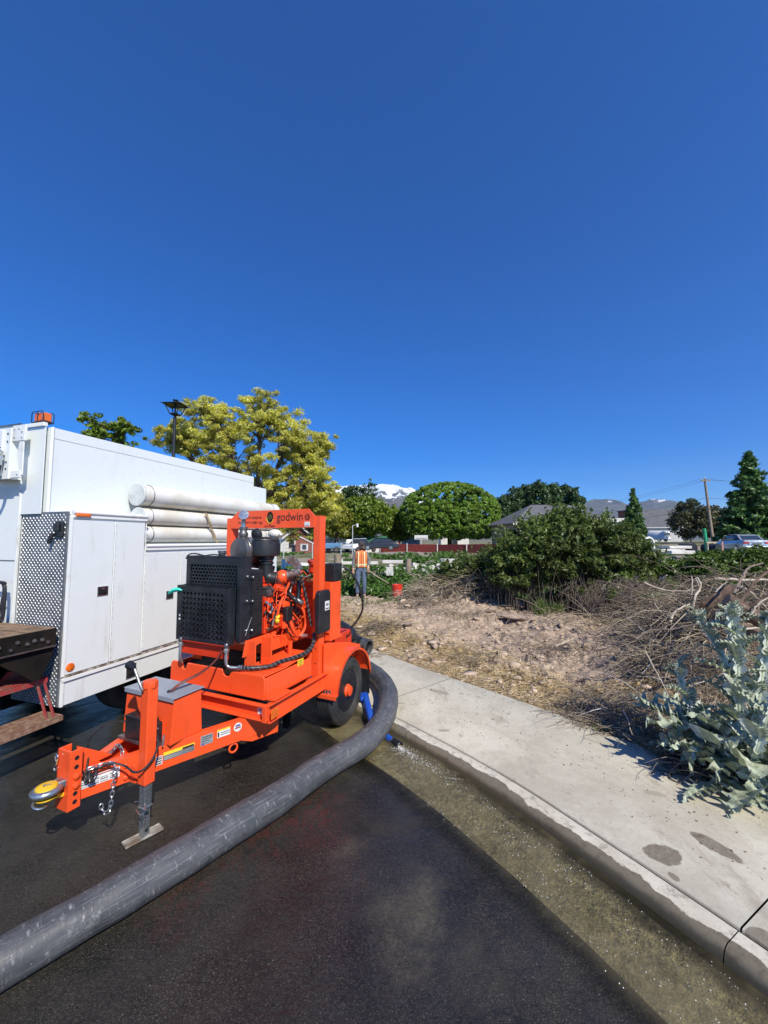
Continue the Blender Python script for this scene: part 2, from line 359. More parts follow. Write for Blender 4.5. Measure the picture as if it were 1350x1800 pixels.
# ---------------------------------------------------------------- materials of the setting
def m_asphalt():
    t = NT('wet_asphalt'); P = t.pos()
    wet = t.ramp(t.noise(.9, 4, .55, P, .6), .33, .52)                  # 1 = water film
    st = t.voro(150, co=P); st2 = t.voro(150, out='Color', co=P); st3 = t.voro(62, co=P); st4 = t.voro(62, out='Color', co=P)
    grain = t.noise(330, 3, .6, P); cl = t.ramp(t.noise(2.1, 5, .65, P), .34, .66, .15, 1)
    base = t.mix(t.ramp(t.noise(3, 5, .6, P), .3, .7), (.012, .0112, .0098), (.034, .0305, .026))
    base = t.mix(t.math('MULTIPLY', t.math('MULTIPLY', t.ramp(t.sep(st2)[0], .35, .95), t.ramp(st, .45, .15)), cl), base, (.16, .14, .11))
    base = t.mix(t.math('MULTIPLY', t.math('MULTIPLY', t.ramp(t.sep(st4)[1], .90, .98), t.ramp(st3, .24, .12)), cl), base, (.26, .23, .19))
    base = t.mix(t.math('MULTIPLY', t.ramp(grain, .50, .72), t.ramp(t.noise(1.7, 4, .6, P), .36, .64, .15, .65)), base, (.125, .106, .082))
    base = t.mix(t.ramp(t.noise(48, 6, .8, P), .46, .66, 0, .6), base, (.060, .053, .043)); base = t.mix(t.ramp(t.noise(95, 5, .8, P, sc=(1, .7, 1)), .50, .62, 0, .6), base, (.010, .009, .008)); base = t.mix(t.math('MULTIPLY', t.ramp(t.noise(130, 4, .75, P), .58, .66), t.ramp(t.noise(5, 4, .6, P), .35, .6, .15, .8)), base, (.22, .19, .15))
    def blot(cx, cy, r, k, soft=.6):
        co = t.vmath('ADD', P, t.vmath('SCALE', P, (0, 0, 0)))
        wob = t.noise(7, 4, .65, P); d = t.vmath('DISTANCE', P, (cx, cy, 0))
        return t.ramp(t.math('ADD', t.math('DIVIDE', d, r), t.math('MULTIPLY', t.math('SUBTRACT', wob, .5), 1.9)), 1.0, soft, 0, k)
    for px, py, r, k in ((500, 1440, .30, .5), (545, 1455, .22, .4), (569, 1410, .17, .55), (311, 1600, .17, .38), (350, 1540, .13, .22), (440, 1490, .22, .3), (590, 1480, .10, .35)):
        g = G(px, py); m = t.math('MULTIPLY', blot(g.x, g.y, r, k), t.ramp(t.noise(34, 4, .7, P, sc=(1, .35, 1)), .42, .6))
        base = t.mix(t.math('MULTIPLY', m, .55), base, (.12, .022, .017))
    for px, py, r, k in ((715, 1615, .22, .55), (745, 1560, .18, .35), (700, 1690, .16, .3), (250, 1440, .35, .16), (610, 1490, .12, .35), (860, 1700, .3, .18)):
        g = G(px, py); base = t.mix(t.math('MULTIPLY', blot(g.x, g.y, r*1.15, k*1.15, -.6), t.ramp(t.noise(55, 4, .7, P), .3, .6, .35, 1)), base, (.21, .18, .12))
    rough = t.math('ADD', t.ramp(wet, 0, 1, .50, .17, False), t.math('MULTIPLY', t.ramp(grain, .4, .7), .10))
    rip = t.noise(16, 4, .55, P, .8, sc=(1, 1.6, 1))
    h = t.math('ADD', t.math('MULTIPLY', st, t.ramp(wet, 0, 1, -.5, -.22, False)), t.math('MULTIPLY', rip, .5))
    base = t.mix(t.math('MULTIPLY', wet, .22), base, (.010, .009, .008))
    h = t.math('ADD', h, t.math('MULTIPLY', grain, t.ramp(wet, 0, 1, .38, .18, False))); swell = t.noise(5.5, 3, .5, P, 1.2, sc=(1, 2.2, 1))
    h = t.math('ADD', h, t.math('MULTIPLY', swell, t.ramp(wet, 0, 1, 0, 1.5, False))); n = t.bump(h, .6, .009)
    return t.fin(base, rough, 0, n, None, t.ramp(wet, 0, 1, .22, .34, False))
def m_concrete():
    t = NT('sidewalk_concrete'); P = t.pos()
    c = t.mix(t.ramp(t.noise(2.2, 6, .65, P), .3, .72), (.60, .56, .45), (.48, .445, .35))
    c = t.mix(t.ramp(t.noise(26, 5, .7, P), .5, .75, 0, .5), c, (.34, .30, .25))
    c = t.mix(t.ramp(t.noise(11, 6, .75, P, sc=(1, .6, 1)), .58, .70, 0, .7), c, (.24, .19, .145))
    c = t.mix(t.ramp(t.noise(3.5, 5, .7, P, sc=(1.4, .5, 1)), .56, .70, 0, .6), c, (.31, .26, .20))
    c = t.mix(t.ramp(t.noise(1.1, 6, .7, P, .8), .44, .70, 0, .55), c, (.36, .31, .24)); c = t.mix(t.ramp(t.noise(55, 6, .8, P), .52, .66, 0, .45), c, (.30, .26, .21))
    c = t.mix(t.ramp(t.noise(90, 3, .7, P), .66, .74, 0, .75), c, (.11, .09, .07))
    c = t.mix(t.ramp(t.noise(140, 3, .6, P), .30, .22, 0, .5), c, (.55, .52, .47))
    def blot(cx, cy, sx, sy, ang, k):
        m = t.n.new('ShaderNodeMapping'); m.vector_type = 'TEXTURE'; m.inputs['Location'].default_value = (cx, cy, .10)
        m.inputs['Rotation'].default_value = (0, 0, ang); m.inputs['Scale'].default_value = (sx, sy, 1); t.l.new(P, m.inputs[0])
        d = t.vmath('LENGTH', m.outputs[0], (0, 0, 0))
        return t.ramp(t.math('ADD', d, t.math('MULTIPLY', t.math('SUBTRACT', t.noise(16, 4, .6, P), .5), .8)), 1.04, .90, 0, k)
    for px, py, sx, sy, a, k in ((1165, 1501, .092, .075, 0, .85), (1256, 1487, .05, .13, .45, .8), (1185, 1542, .022, .03, .2, .7), (1228, 1470, .03, .015, 0, .6), (1340, 1650, .07, .05, 0, .75),
                                 (1150, 1395, .07, .03, -.4, .3), (772, 1216, .12, .045, -.6, .45), (705, 1236, .05, .02, 0, .4), (780, 1284, .05, .025, 0, .5), (1035, 1300, .09, .02, -.9, .25)):
        g = G(px, py, .10); c = t.mix(t.math('MULTIPLY', blot(g.x, g.y, sx, sy, a, k), t.ramp(t.noise(45, 5, .7, P), .25, .6, .7, 1)), c, (.125, .095, .068))
    h = t.math('ADD', t.noise(60, 5, .7, P), t.math('MULTIPLY', t.noise(300, 3, .6, P), .4))
    return t.fin(c, t.ramp(t.noise(8, 4, .5, P), .3, .7, .78, .92), 0, t.bump(h, .35, .004), None, .3)
def m_kerb(wet=True):
    t = NT('kerb_concrete'); P = t.pos(); z = t.sep(P)[2]; uv = t.sep(t.uv())
    c = t.mix(t.ramp(t.noise(5, 6, .65, P), .3, .7), (.62, .575, .47), (.50, .45, .36))
    c = t.mix(t.ramp(t.noise(38, 5, .7, P), .56, .70, 0, .6), c, (.27, .22, .17))
    wv = t.math('ADD', uv[1], t.math('ADD', t.math('MULTIPLY', t.math('SUBTRACT', t.noise(4.5, 5, .6, P), .5), .15), t.math('MULTIPLY', t.math('SUBTRACT', t.noise(26, 4, .6, P), .5), .02)))
    w = t.ramp(wv, .094, .101)
    c = t.mix(w, c, (.175, .15, .105))
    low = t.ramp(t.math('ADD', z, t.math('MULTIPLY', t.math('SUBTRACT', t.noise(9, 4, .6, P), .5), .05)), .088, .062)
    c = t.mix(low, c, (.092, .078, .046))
    c = t.mix(t.ramp(t.noise(16, 5, .75, P, sc=(1, 1, .5)), .50, .68, 0, .5), c, (.075, .06, .038)); c = t.mix(t.math('MULTIPLY', w, t.ramp(t.noise(45, 4, .7, P), .5, .7, 0, .5)), c, (.10, .08, .055))
    r = t.math('SUBTRACT', .85, t.math('MULTIPLY', w, .45))
    h = t.noise(90, 5, .7, P); return t.fin(c, r, 0, t.bump(h, .4, .004), None, .35)
def m_gutter():
    t = NT('wet_gutter_concrete'); P = t.pos()
    a = t.mix(t.ramp(t.noise(3.2, 6, .62, P, .7), .32, .68), (.19, .165, .09), (.39, .345, .225))
    a = t.mix(t.ramp(t.noise(20, 5, .7, P, .5), .46, .66, 0, .85), a, (.47, .40, .24))
    a = t.mix(t.ramp(t.noise(11, 5, .7, P, .8), .56, .72, 0, .7), a, (.05, .045, .026))
    uv = t.sep(t.uv()); cmb = t.n.new('ShaderNodeCombineXYZ'); t.l.new(t.math('MULTIPLY', uv[0], 2.2), cmb.inputs[0]); t.l.new(t.math('MULTIPLY', uv[1], 9), cmb.inputs[1])
    a = t.mix(t.ramp(t.noise(1.6, 6, .7, cmb.outputs[0], 1.0), .50, .66, 0, .7), a, (.55, .485, .30)); a = t.mix(t.ramp(t.noise(2.3, 5, .7, cmb.outputs[0], 1.5), .55, .70, 0, .6), a, (.09, .078, .05))
    a = t.mix(t.ramp(t.math('ADD', uv[1], t.math('MULTIPLY', t.math('SUBTRACT', t.noise(6, 4, .6, P), .5), .16)), .28, .18, 0, .8), a, (.05, .042, .028))
    return t.fin(a, .5, 0, t.bump(t.noise(60, 4, .7, P), .4, .004), None, .4)
def m_water():
    t = NT('shallow_running_water'); P = t.pos()
    rip = t.math('ADD', t.noise(22, 5, .6, P, 1.2, sc=(1, .8, 1)), t.math('MULTIPLY', t.noise(70, 4, .65, P, .8), .45))
    big = t.noise(7, 3, .5, P, .6); n = t.bump(t.math('ADD', rip, big), .85, .010)
    fr = t.n.new('ShaderNodeFresnel'); fr.inputs['IOR'].default_value = 1.33; t.l.new(n, fr.inputs['Normal'])
    tr = t.n.new('ShaderNodeBsdfTransparent'); tr.inputs[0].default_value = (.86, .85, .76, 1)
    gl = t.n.new('ShaderNodeBsdfGlossy'); gl.inputs['Roughness'].default_value = .055; t.l.new(n, gl.inputs['Normal'])
    mx = t.n.new('ShaderNodeMixShader'); t.l.new(fr.outputs[0], mx.inputs[0]); t.l.new(tr.outputs[0], mx.inputs[1]); t.l.new(gl.outputs[0], mx.inputs[2])
    df = t.n.new('ShaderNodeBsdfDiffuse'); df.inputs[0].default_value = (.25, .215, .13, 1)
    m2 = t.n.new('ShaderNodeMixShader'); t.l.new(t.math('MULTIPLY', t.ramp(t.noise(1.8, 4, .6, P, .6), .35, .75, .04, .42), t.ramp(t.sep(t.uv())[1], .66, .50)), m2.inputs[0]); t.l.new(mx.outputs[0], m2.inputs[1]); t.l.new(df.outputs[0], m2.inputs[2])
    clr = t.n.new('ShaderNodeBsdfTransparent'); m3 = t.n.new('ShaderNodeMixShader'); t.l.new(t.ramp(t.sep(t.uv())[1], .74, .56), m3.inputs[0]); t.l.new(clr.outputs[0], m3.inputs[1]); t.l.new(m2.outputs[0], m3.inputs[2])
    t.l.new(m3.outputs[0], t.out.inputs[0]); return t.m
def m_terrain():
    t = NT('earth_and_dry_grass'); P = t.pos(); X, Y, Z = t.sep(P)
    dirt = t.mix(t.ramp(t.noise(1.6, 6, .65, P), .32, .68), (.50, .385, .285), (.35, .262, .19))
    dirt = t.mix(t.ramp(t.noise(8, 6, .7, P, .5), .46, .66, 0, .75), dirt, (.58, .465, .36))
    dirt = t.mix(t.ramp(t.noise(26, 5, .75, P), .54, .66, 0, .8), dirt, (.12, .082, .058))
    straw = t.mix(t.ramp(t.noise(30, 5, .75, P, sc=(1, 2.5, 1)), .36, .64), (.17, .12, .058), (.52, .38, .19))
    dk = t.n.new('ShaderNodeVertexColor'); dk.layer_name = 'edge'; e = t.sep(dk.outputs[0])
    sm = t.math('ADD', e[0], t.math('MULTIPLY', t.math('SUBTRACT', t.noise(2.1, 4, .6, P), .5), 1.1))
    c = t.mix(t.ramp(sm, .42, .66), dirt, straw)
    farc = t.mix(t.ramp(t.noise(.22, 5, .65, P), .40, .58), (.30, .26, .195), (.115, .125, .045))
    farc = t.mix(t.ramp(t.noise(2.2, 4, .7, P), .5, .66, 0, .6), farc, (.20, .165, .12))
    c = t.mix(t.ramp(t.math('ADD', Y, t.math('MULTIPLY', t.noise(.7, 3, .5, P), 3)), 12.0, 14.5), c, farc)
    grav = t.mix(t.ramp(t.noise(1.2, 5, .7, P), .35, .65), (.33, .28, .23), (.25, .205, .165))
    c = t.mix(e[1], c, grav)
    h = t.math('ADD', t.noise(18, 6, .75, P), t.math('MULTIPLY', t.noise(85, 4, .7, P), .35))
    return t.fin(c, .92, 0, t.bump(h, .8, .035), None, .15)
MA, MC, MK, MG, MW, MT = m_asphalt(), m_concrete(), m_kerb(), m_gutter(), m_water(), m_terrain()

# ---------------------------------------------------------------- strips along the kerb line
def strip(name, s0, s1, prof, mat, parent=None, ds=.06, jit=None, smooth=True, gap=0.0):
    """prof: list of (offset away from the road, z); UV = (length, distance from the joint towards the road)"""
    s0, s1 = min(s0, s1)+gap, max(s0, s1)-gap
    n = max(2, int((s1-s0)/ds)); ss = np.linspace(s0, s1, n); x, y, nx, ny = jat(ss); V = []; UV = []
    for k, (o, z) in enumerate(prof):
        oo = o + (jit(ss, k) if jit else 0)
        V.append(np.c_[x+nx*oo, y+ny*oo, np.full(n, z)]); UV.append(np.c_[ss, np.full(n, -o)])
    m = len(prof); V = np.stack(V, 1).reshape(-1, 3); UV = np.stack(UV, 1).reshape(-1, 2)
    i, k = np.meshgrid(np.arange(n-1), np.arange(m-1), indexing='ij'); a = (i*m+k).ravel()
    F = np.c_[a, a+m, a+m+1, a+1]
    if prof[0][0] < prof[-1][0]: F = F[:, ::-1]
    return link(name, quick_mesh(name, V, F, mat, smooth, UV, True), parent)

SA, SB = s_near(.69, 4.89), s_near(1.556, 1.844)         # the two joints the photograph shows (A is further up the street)
slab_len = SA-SB
# road: one flat sheet bounded by the gutter
idx = range(0, len(JL), 2)
edge = [(JL[i, 0]+NR[i, 0]*(-.555+.012*math.sin(SL[i]*5)+.025*float(vnoise(np.array([SL[i]*4.0]), np.array([0.5]), 3)[0])), JL[i, 1]+NR[i, 1]*(-.555), 0) for i in idx]
_V = []; _offs = (0, .4, 1.2, 3, 7, 18, 60)
for e_ in edge: _V += [(e_[0]-o_, e_[1], 0) for o_ in _offs]
_i, _k = np.meshgrid(np.arange(len(edge)-1), np.arange(len(_offs)-1), indexing='ij'); _a = (_i*len(_offs)+_k).ravel(); _m = len(_offs)
road = link('road', quick_mesh('road', _V, np.c_[_a, _a+_m, _a+_m+1, _a+1], MA, up=True)); tag(road, kind='structure')
gut = strip('gutter', SL[0], SL[-1], [(-.172, .006), (-.26, .004), (-.42, .001), (-.65, -.004)], MG, ds=.12); tag(gut, kind='structure')
wat = strip('water', s_near(-2.2, 7.2), s_near(6, -8), [(-.158, .040), (-.32, .029), (-.50, .013), (-.74, .0025)], MW, ds=.05,
            jit=lambda s, k: (fbm(s*3.1, s*0+.3, 3, 9)-.5)*.22 if k == 3 else 0); tag(wat, kind='structure')
# kerb in poured lengths, sidewalk in slabs, both on one bed
kerb = thing('kerb', None, None); tag(kerb, kind='structure')
walk = thing('sidewalk', None, None); tag(walk, kind='structure')
k0 = SB-slab_len*4
for i in range(9):
    a = k0+i*slab_len; b = a+slab_len
    strip('kerb_stone', a, b, [(-.006, .03), (-.006, .096), (-.011, .100), (-.112, .099), (-.132, .093), (-.147, .078), (-.157, .05), (-.172, -.05)], MK, kerb, gap=.002)
    strip('slab', a, b, [(.015, .01), (.015, .094), (.021, .1002), (WALK-.006, .1002), (WALK, .094), (WALK, .0)], MC, walk, gap=.0035)
gap_shade = strip('joint_shade', k0-6, k0+9*slab_len+6, [(-.005, .086), (.0145, .086)], surf('black_joint_shade', (.012, .010, .008), None, 30, .95), walk, ds=.1, smooth=False)  # black strip: shade inside the kerb joint put into its colour
bedm = surf('dark_joint_bed', (.03, .025, .02), (.06, .05, .04), 30, .9)
bed = strip('joint_bed', k0-6, k0+9*slab_len+6, [(-.13, .004), (WALK-.02, .004)], bedm, ds=.2, smooth=False); bed.parent = walk

# ---------------------------------------------------------------- terrain: one sheet out to the horizon
def build_terrain():
    A = np.radians(np.linspace(-78, 78, 620)); R = np.exp(np.linspace(math.log(1.6), math.log(22), 430))
    R = np.r_[R, np.exp(np.linspace(math.log(22.5), math.log(6000), 110))]
    a, r = np.meshgrid(A, R, indexing='ij'); x = r*np.sin(a); y = r*np.cos(a)
    z = tz(x, y); d = dist_kerb(x, y)
    lip = sstep(d, WALK-.03, WALK+.03)
    z = np.where(d < 70, z*lip+(-.35)*(1-lip), z)
    z = np.where(y < 0.2, np.minimum(z, .08), z)
    far = sstep(r, 90, 400); z = z*(1-far)+far*np.minimum(z, 1.3)
    nA, nR = x.shape; V = np.c_[x.ravel(), y.ravel(), z.ravel()]
    i, k = np.meshgrid(np.arange(nA-1), np.arange(nR-1), indexing='ij'); b = (i*nR+k).ravel(); F = np.c_[b, b+1, b+nR+1, b+nR][:, ::-1]
    keep = (d.ravel()[F].max(axis=1) > WALK-.25)
    me = quick_mesh('ground', V, F[keep], MT, True, None, True)
    e = np.zeros((len(V), 4), np.float32); dd = d.ravel()-WALK
    xx, yy = V[:, 0], V[:, 1]
    st = sstep(dd, 1.5, .25); st = np.maximum(st, .9*np.exp(-(((xx-2.5)/.9)**2+((yy-4.4)/.55)**2)))
    st = st*(1-.6*np.exp(-(((xx-.3)/.5)**2+((yy-6.0)/.6)**2)))
    gr = np.maximum(sstep(np.exp(-(((xx-1.2)/6)**2+((yy-44.5)/4.0)**2)), .28, .45), sstep(np.exp(-(((xx-31)/8)**2+((yy-36)/3.2)**2)), .3, .5))
    gr = np.maximum(gr, sstep(np.exp(-(((xx-24)/14)**2+((yy-27)/4)**2)), .4, .6)*.8)
    e[:, 0] = st; e[:, 1] = gr; e[:, 3] = 1
    at = me.color_attributes.new('edge', 'FLOAT_COLOR', 'POINT')
    n = len(me.vertices); at.data.foreach_set('color', e[:n].ravel())
    return link('ground', me)
ground = build_terrain(); tag(ground, kind='structure')

# ---------------------------------------------------------------- mountains
def m_mountain(snowline, name):
    t = NT(name); P = t.pos(); z = t.sep(P)[2]
    rock = t.mix(t.ramp(t.noise(.0022, 8, .65, P), .35, .65), (.14, .12, .115), (.10, .115, .07))
    n = t.noise(.0035, 8, .62, P, .5)
    w = t.math('ADD', t.math('DIVIDE', z, snowline), t.math('MULTIPLY', t.math('SUBTRACT', n, .5), 2.3))
    c = t.mix(t.ramp(w, .98, 1.10), rock, (.86, .88, .92))
    return t.fin(c, .9, 0, t.bump(t.noise(.006, 8, .6, P), .6, 60), None, .1)
def range_mesh(name, x0, x1, y0, depth, crest, mat, seed, nx=260, ny=90):
    xs = np.linspace(x0, x1, nx); ys = np.linspace(0, 1, ny); X, Yt = np.meshgrid(xs, ys, indexing='ij')
    h = crest(xs)[:, None]; prof = np.sin(np.clip(Yt*1.25, 0, 1)*PI/2)**1.15*np.where(Yt > .8, 1-((Yt-.8)/.2)**1.5*.35, 1)
    rid = np.abs(fbm(X/520+Yt*1.5, Yt*5+X/2600, 5, seed)-.5)*2
    Z = h*prof*(1-.34*rid*(1-.55*Yt)*np.minimum(1, 4*Yt))-30*(Yt < .02)
    V = np.c_[X.ravel(), (y0+Yt*depth+rid*300*Yt).ravel(), Z.ravel()]
    i, k = np.meshgrid(np.arange(nx-1), np.arange(ny-1), indexing='ij'); a = (i*ny+k).ravel(); F = np.c_[a, a+ny, a+ny+1, a+1]
    o = link(name, quick_mesh(name, V, F, mat, True)); tag(o, kind='structure'); return o
def crest_from(pts, yd):
    """pts: photo pixels of the skyline; yd: distance of the crest"""
    P = [(D(px, py, yd).x, D(px, py, yd).z) for px, py in pts]; X = [p[0] for p in P]; Z = [p[1] for p in P]
    return lambda xs: np.interp(xs, X, Z) + (fbm(xs/160, xs*0, 4, 31)-.5)*yd*.004
c1 = crest_from([(380, 905), (480, 880), (560, 866), (592, 856), (640, 853), (690, 852), (720, 858), (760, 880), (820, 905), (900, 925), (960, 932)], 9500)
range_mesh('mountain', -4200, 4400, 6800, 3300, c1, m_mountain(930, 'snowy_mountain_rock'), 3)
c2 = crest_from([(850, 925), (960, 905), (1020, 884), (1045, 877), (1062, 877), (1080, 886), (1096, 892), (1115, 884), (1130, 876), (1150, 877), (1172, 882), (1200, 893), (1260, 905), (1400, 915), (1600, 925), (1800, 935)], 12500)
range_mesh('mountain', 3000, 21000, 9500, 3800, c2, m_mountain(1650, 'far_mountain_rock'), 8)
# ================================================================ PUMP TRAILER   (local x = across to the right, y = rearwards, z up)
TR = thing('pump_trailer', 'orange trailer mounted engine pump with tall lifting frame parked beside the white truck', 'pump trailer', (-1.7124, 2.6071, 0), -math.radians(24))
OR, OD = M['orange'], M['orange_dark']
def bolt(parent, p, ax, r=.012, mat=OR, h=.012):
    ax = Vector(ax); return MB().lathe([(r, 0), (r, h*.8), (r*.75, h)], p, ax, 6).obj('bolt', mat, parent)
def decal(name, parent, mat, c, w, h, right, up, t=.0012):
    """flat sticker centred at c, spanning w along right and h along up"""
    r, u = Vector(right).normalized(), Vector(up).normalized(); n = r.cross(u)
    R = Matrix((r, u, n)).transposed(); return MB().cbox(Vector(c), (w, h, t), R).obj(name, mat, parent, smooth=False)
# --- A-frame tongue
a0, a1 = Vector((.012, -.275, .375)), Vector((.505, .97, .375)); dr = (a1-a0).normalized(); nr = Vector((dr.y, -dr.x, 0))
def rail(sx):
    m = MB(); p0, p1 = Vector((a0.x*sx, a0.y, .375)), Vector((a1.x*sx, a1.y, .375))
    m.beam(p0, p1, .012, .150); mm = Vector((-sx*nr.x, -nr.y, 0))*.026
    m.beam(p0+mm+Vector((0, 0, .069)), p1+mm+Vector((0, 0, .069)), .052, .010); m.beam(p0+mm-Vector((0, 0, .069)), p1+mm-Vector((0, 0, .069)), .052, .010)
    return m.obj('tongue_rail', OR, TR, .002)
rr = rail(1); rl = rail(-1)
ro = nr*.0072                                            # outer face of the right rail
def on_rail(t, z): return a0 + dr*t + ro + Vector((0, 0, z-.375))
L_ = (a1-a0).length
def rail_label(t, z, w, h, base, rows, name='label'):
    d = decal(name, rr, base, on_rail(t, z), w, h, dr, (0, 0, 1)); f = MB()
    for (x0, x1, z0, z1, m_) in rows:
        decal('print', d, m_, on_rail(t+(x0+x1)/2*w-w/2, z+(z0+z1)/2*h-h/2)+nr*.001, (x1-x0)*w, (z1-z0)*h, dr, (0, 0, 1))
ink, gk = M['ink'], M['inkgrey']
rail_label(.155, .385, .20, .060, M['whitelab'], [(.03, .97, .84, .93, M['redpaint'])]+[(.04+.235*i, .24+.235*i, .10+.2*j, .16+.2*j+.05*((i+j) % 2), gk) for i in range(4) for j in range(3)])
rail_label(.47, .365, .045, .055, M['whitelab'], [(.08, .92, .1, .22, ink), (.08, .92, .36, .48, ink), (.08, .92, .62, .74, ink), (.08, .92, .82, .92, M['redpaint'])])
rail_label(.595, .378, .195, .052, M['yellowlab'], [(.0, 1, 0, .62, M['inkgrey']), (.03, .97, .12, .2, M['whitelab']), (.03, .97, .34, .42, M['whitelab']), (.60, .98, .62, .86, ink)])
rail_label(.775, .395, .085, .066, M['silverlab'], [(.1, .9, .8, .86, ink), (.1, .9, .6, .65, ink), (.1, .7, .4, .45, ink), (.08, .3, .06, .2, M['bluelab'])])
rail_label(.895, .405, .095, .056, M['whitelab'], [(.0, 1, .80, 1, M['yellowlab']), (.04, .15, .1, .7, ink), (.25, .95, .5, .6, gk), (.25, .95, .25, .35, gk)])
rd = MB().lathe([(.031, 0), (.031, .0012)], on_rail(1.0, .408), nr, 20).obj('label', M['whitelab'], rr)
decal('print', rd, M['bluelab'], on_rail(1.0, .420)+nr*.002, .036, .012, dr, (0, 0, 1)); decal('print', rd, M['redpaint'], on_rail(1.0, .404)+nr*.002, .044, .010, dr, (0, 0, 1))
for t_, z_ in ((.285, .405), (.285, .335)): bolt(rr, on_rail(t_, z_), nr, .014)
for t_, z_ in ((.44, .40), (.44, .335)): bolt(rr, on_rail(t_, z_), nr, .011)
gm = MB(); g0 = a0+dr*(L_-.32); gm.prism([(0, 0), (.32, .0), (.32, -.04), (.10, -.04)], 'y', -.004, .004)
gg = gm.obj('gusset_plate', OR, TR, .001, loc=(g0.x+nr.x*-.002, g0.y, .302), rot=(0, 0, math.atan2(dr.y, dr.x)))
MB().ring(a0+dr*.98+Vector((-.01, 0, -.115)), nr, .030, .0075, 20, 8).obj('tie_down_ring', OR, TR)
# --- hitch head
hm = MB(); hm.box(-.058, .058, -.292, -.282, .275, .600); hm.box(.050, .058, -.282, -.225, .275, .600); hm.box(-.058, -.050, -.282, -.225, .275, .600)
hd = hm.obj('hitch_channel', OR, TR, .002)
hp = MB(); hp.prism([(-.225, .595), (-.02, .452), (-.225, .452)], 'x', -.006, .006); hp.prism([(-.225, .30), (-.225, .45), (-.10, .45), (-.10, .30)], 'x', -.03, .03); hp.obj('hitch_gusset', OR, TR, .002)
hole = M['void']
for z in (.555, .505, .455, .405, .36, .315):
    (bolt(hd, (.058, -.255, z), (1, 0, 0), .018, OR, .014) if z in (.455, .405) else MB().lathe([(.012, 0), (.012, .0012)], (.058, -.255, z), (1, 0, 0), 14).obj('bolt_hole', hole, hd))
# pintle ring with yellow plug and lock below
rg = MB().ring((0, -.368, .425), (0, 0, 1), .056, .018, 32, 12).obj('lunette_ring', M['steel'], TR)
MB().lathe([(0, .0), (.044, .0), (.051, .010), (.049, .024), (.038, .028), (0, .029)], (0, -.368, .425), (0, 0, 1), 26).obj('ring_plug', M['yellow'], rg)
mk = MB(); mk.prism([(-.014, -.38), (.010, -.388), (.005, -.376), (.018, -.358), (.010, -.355), (.0, -.371), (-.007, -.365)], 'z', .4538, .4552); mk.obj('printed_arrow', gk, rg, smooth=False)
MB().prism([(-.026, -.325), (.026, -.325), (.038, -.290), (-.038, -.290)], 'z', .41, .45).obj('ring_shank', M['steel'], rg, .004)
lk = MB(); lk.lathe([(0, 0), (.050, 0), (.053, .008), (0, .010)], (0, -.366, .384), (0, 0, 1), 24); lk.beam((0, -.35, .380), (.0, -.292, .366), .045, .020); lk.obj('plug_bracket', M['yellow'], rg, .002)
MB().ring((-.012, -.39, .358), (0.3, .2, 1), .032, .006, 22, 7).obj('lock_ring', M['steel'], rg)
# --- safety chains
def chain(pts, name='safety_chain', pitch=.026, mat=None):
    pts = [Vector(p) for p in pts]; cv = []
    for i in range(len(pts)-1): cv += [pts[i].lerp(pts[i+1], t/24) for t in range(24)]
    cv.append(pts[-1]); L = [0]
    for i in range(1, len(cv)): L.append(L[-1]+(cv[i]-cv[i-1]).length)
    root = None; lm = MB(); hl, hw = .0105, .0062; path = [(hl*math.cos(a)+(hl*.62 if math.cos(a) > 0 else -hl*.62), hw*1.45*math.sin(a), 0) for a in [2*PI*k/14 for k in range(15)]]
    lm.tube(path, .0033, 6, False); lme = lm.mesh('chain_link', mat or M['steel']); s = 0; k = 0
    root = bpy.data.objects.new(name, None); COL.objects.link(root); root.parent = TR
    while s < L[-1]:
        i = max(1, min(len(cv)-1, next((j for j, l in enumerate(L) if l >= s), len(cv)-1))); d = (cv[i]-cv[i-1]).normalized()
        q = d.to_track_quat('X', 'Z').to_matrix() @ Matrix.Rotation(PI/2*(k % 2)+.5, 3, 'X'); o = link('chain_link', lme, root, cv[i], q.to_euler()); s += pitch; k += 1
    return root
def cat3(P, n=10):
    P = [Vector(p) for p in P]; P = [P[0]*2-P[1]]+P+[P[-1]*2-P[-2]]; out = []
    for i in range(1, len(P)-2):
        a, b, c, d = P[i-1:i+3]
        for k in range(n):
            t = k/n; out.append(.5*((2*b)+(c-a)*t+(2*a-5*b+4*c-d)*t*t+(-a+3*b-3*c+d)*t**3))
    return out+[P[-2]]
chain(cat3([(.06, -.18, .46), (.115, -.115, .468), (.155, -.10, .45), (.158, -.105, .36), (.157, -.11, .28), (.155, -.115, .23), (.14, -.125, .20), (.12, -.14, .225), (.115, -.145, .26)], 6))
chain(cat3([(-.045, -.10, .47), (-.02, -.05, .45), (.0, -.02, .47), (.02, .0, .50), (.035, .02, .46), (.045, .01, .42)], 5))
MB().tube(cat3([(-.052, -.296, .52), (-.062, -.304, .555), (-.050, -.306, .575), (-.034, -.304, .56), (-.048, -.302, .52), (-.068, -.304, .495), (-.055, -.30, .482), (-.042, -.298, .50)], 5), .005, 7).obj('safety_hook', M['chrome'], TR)
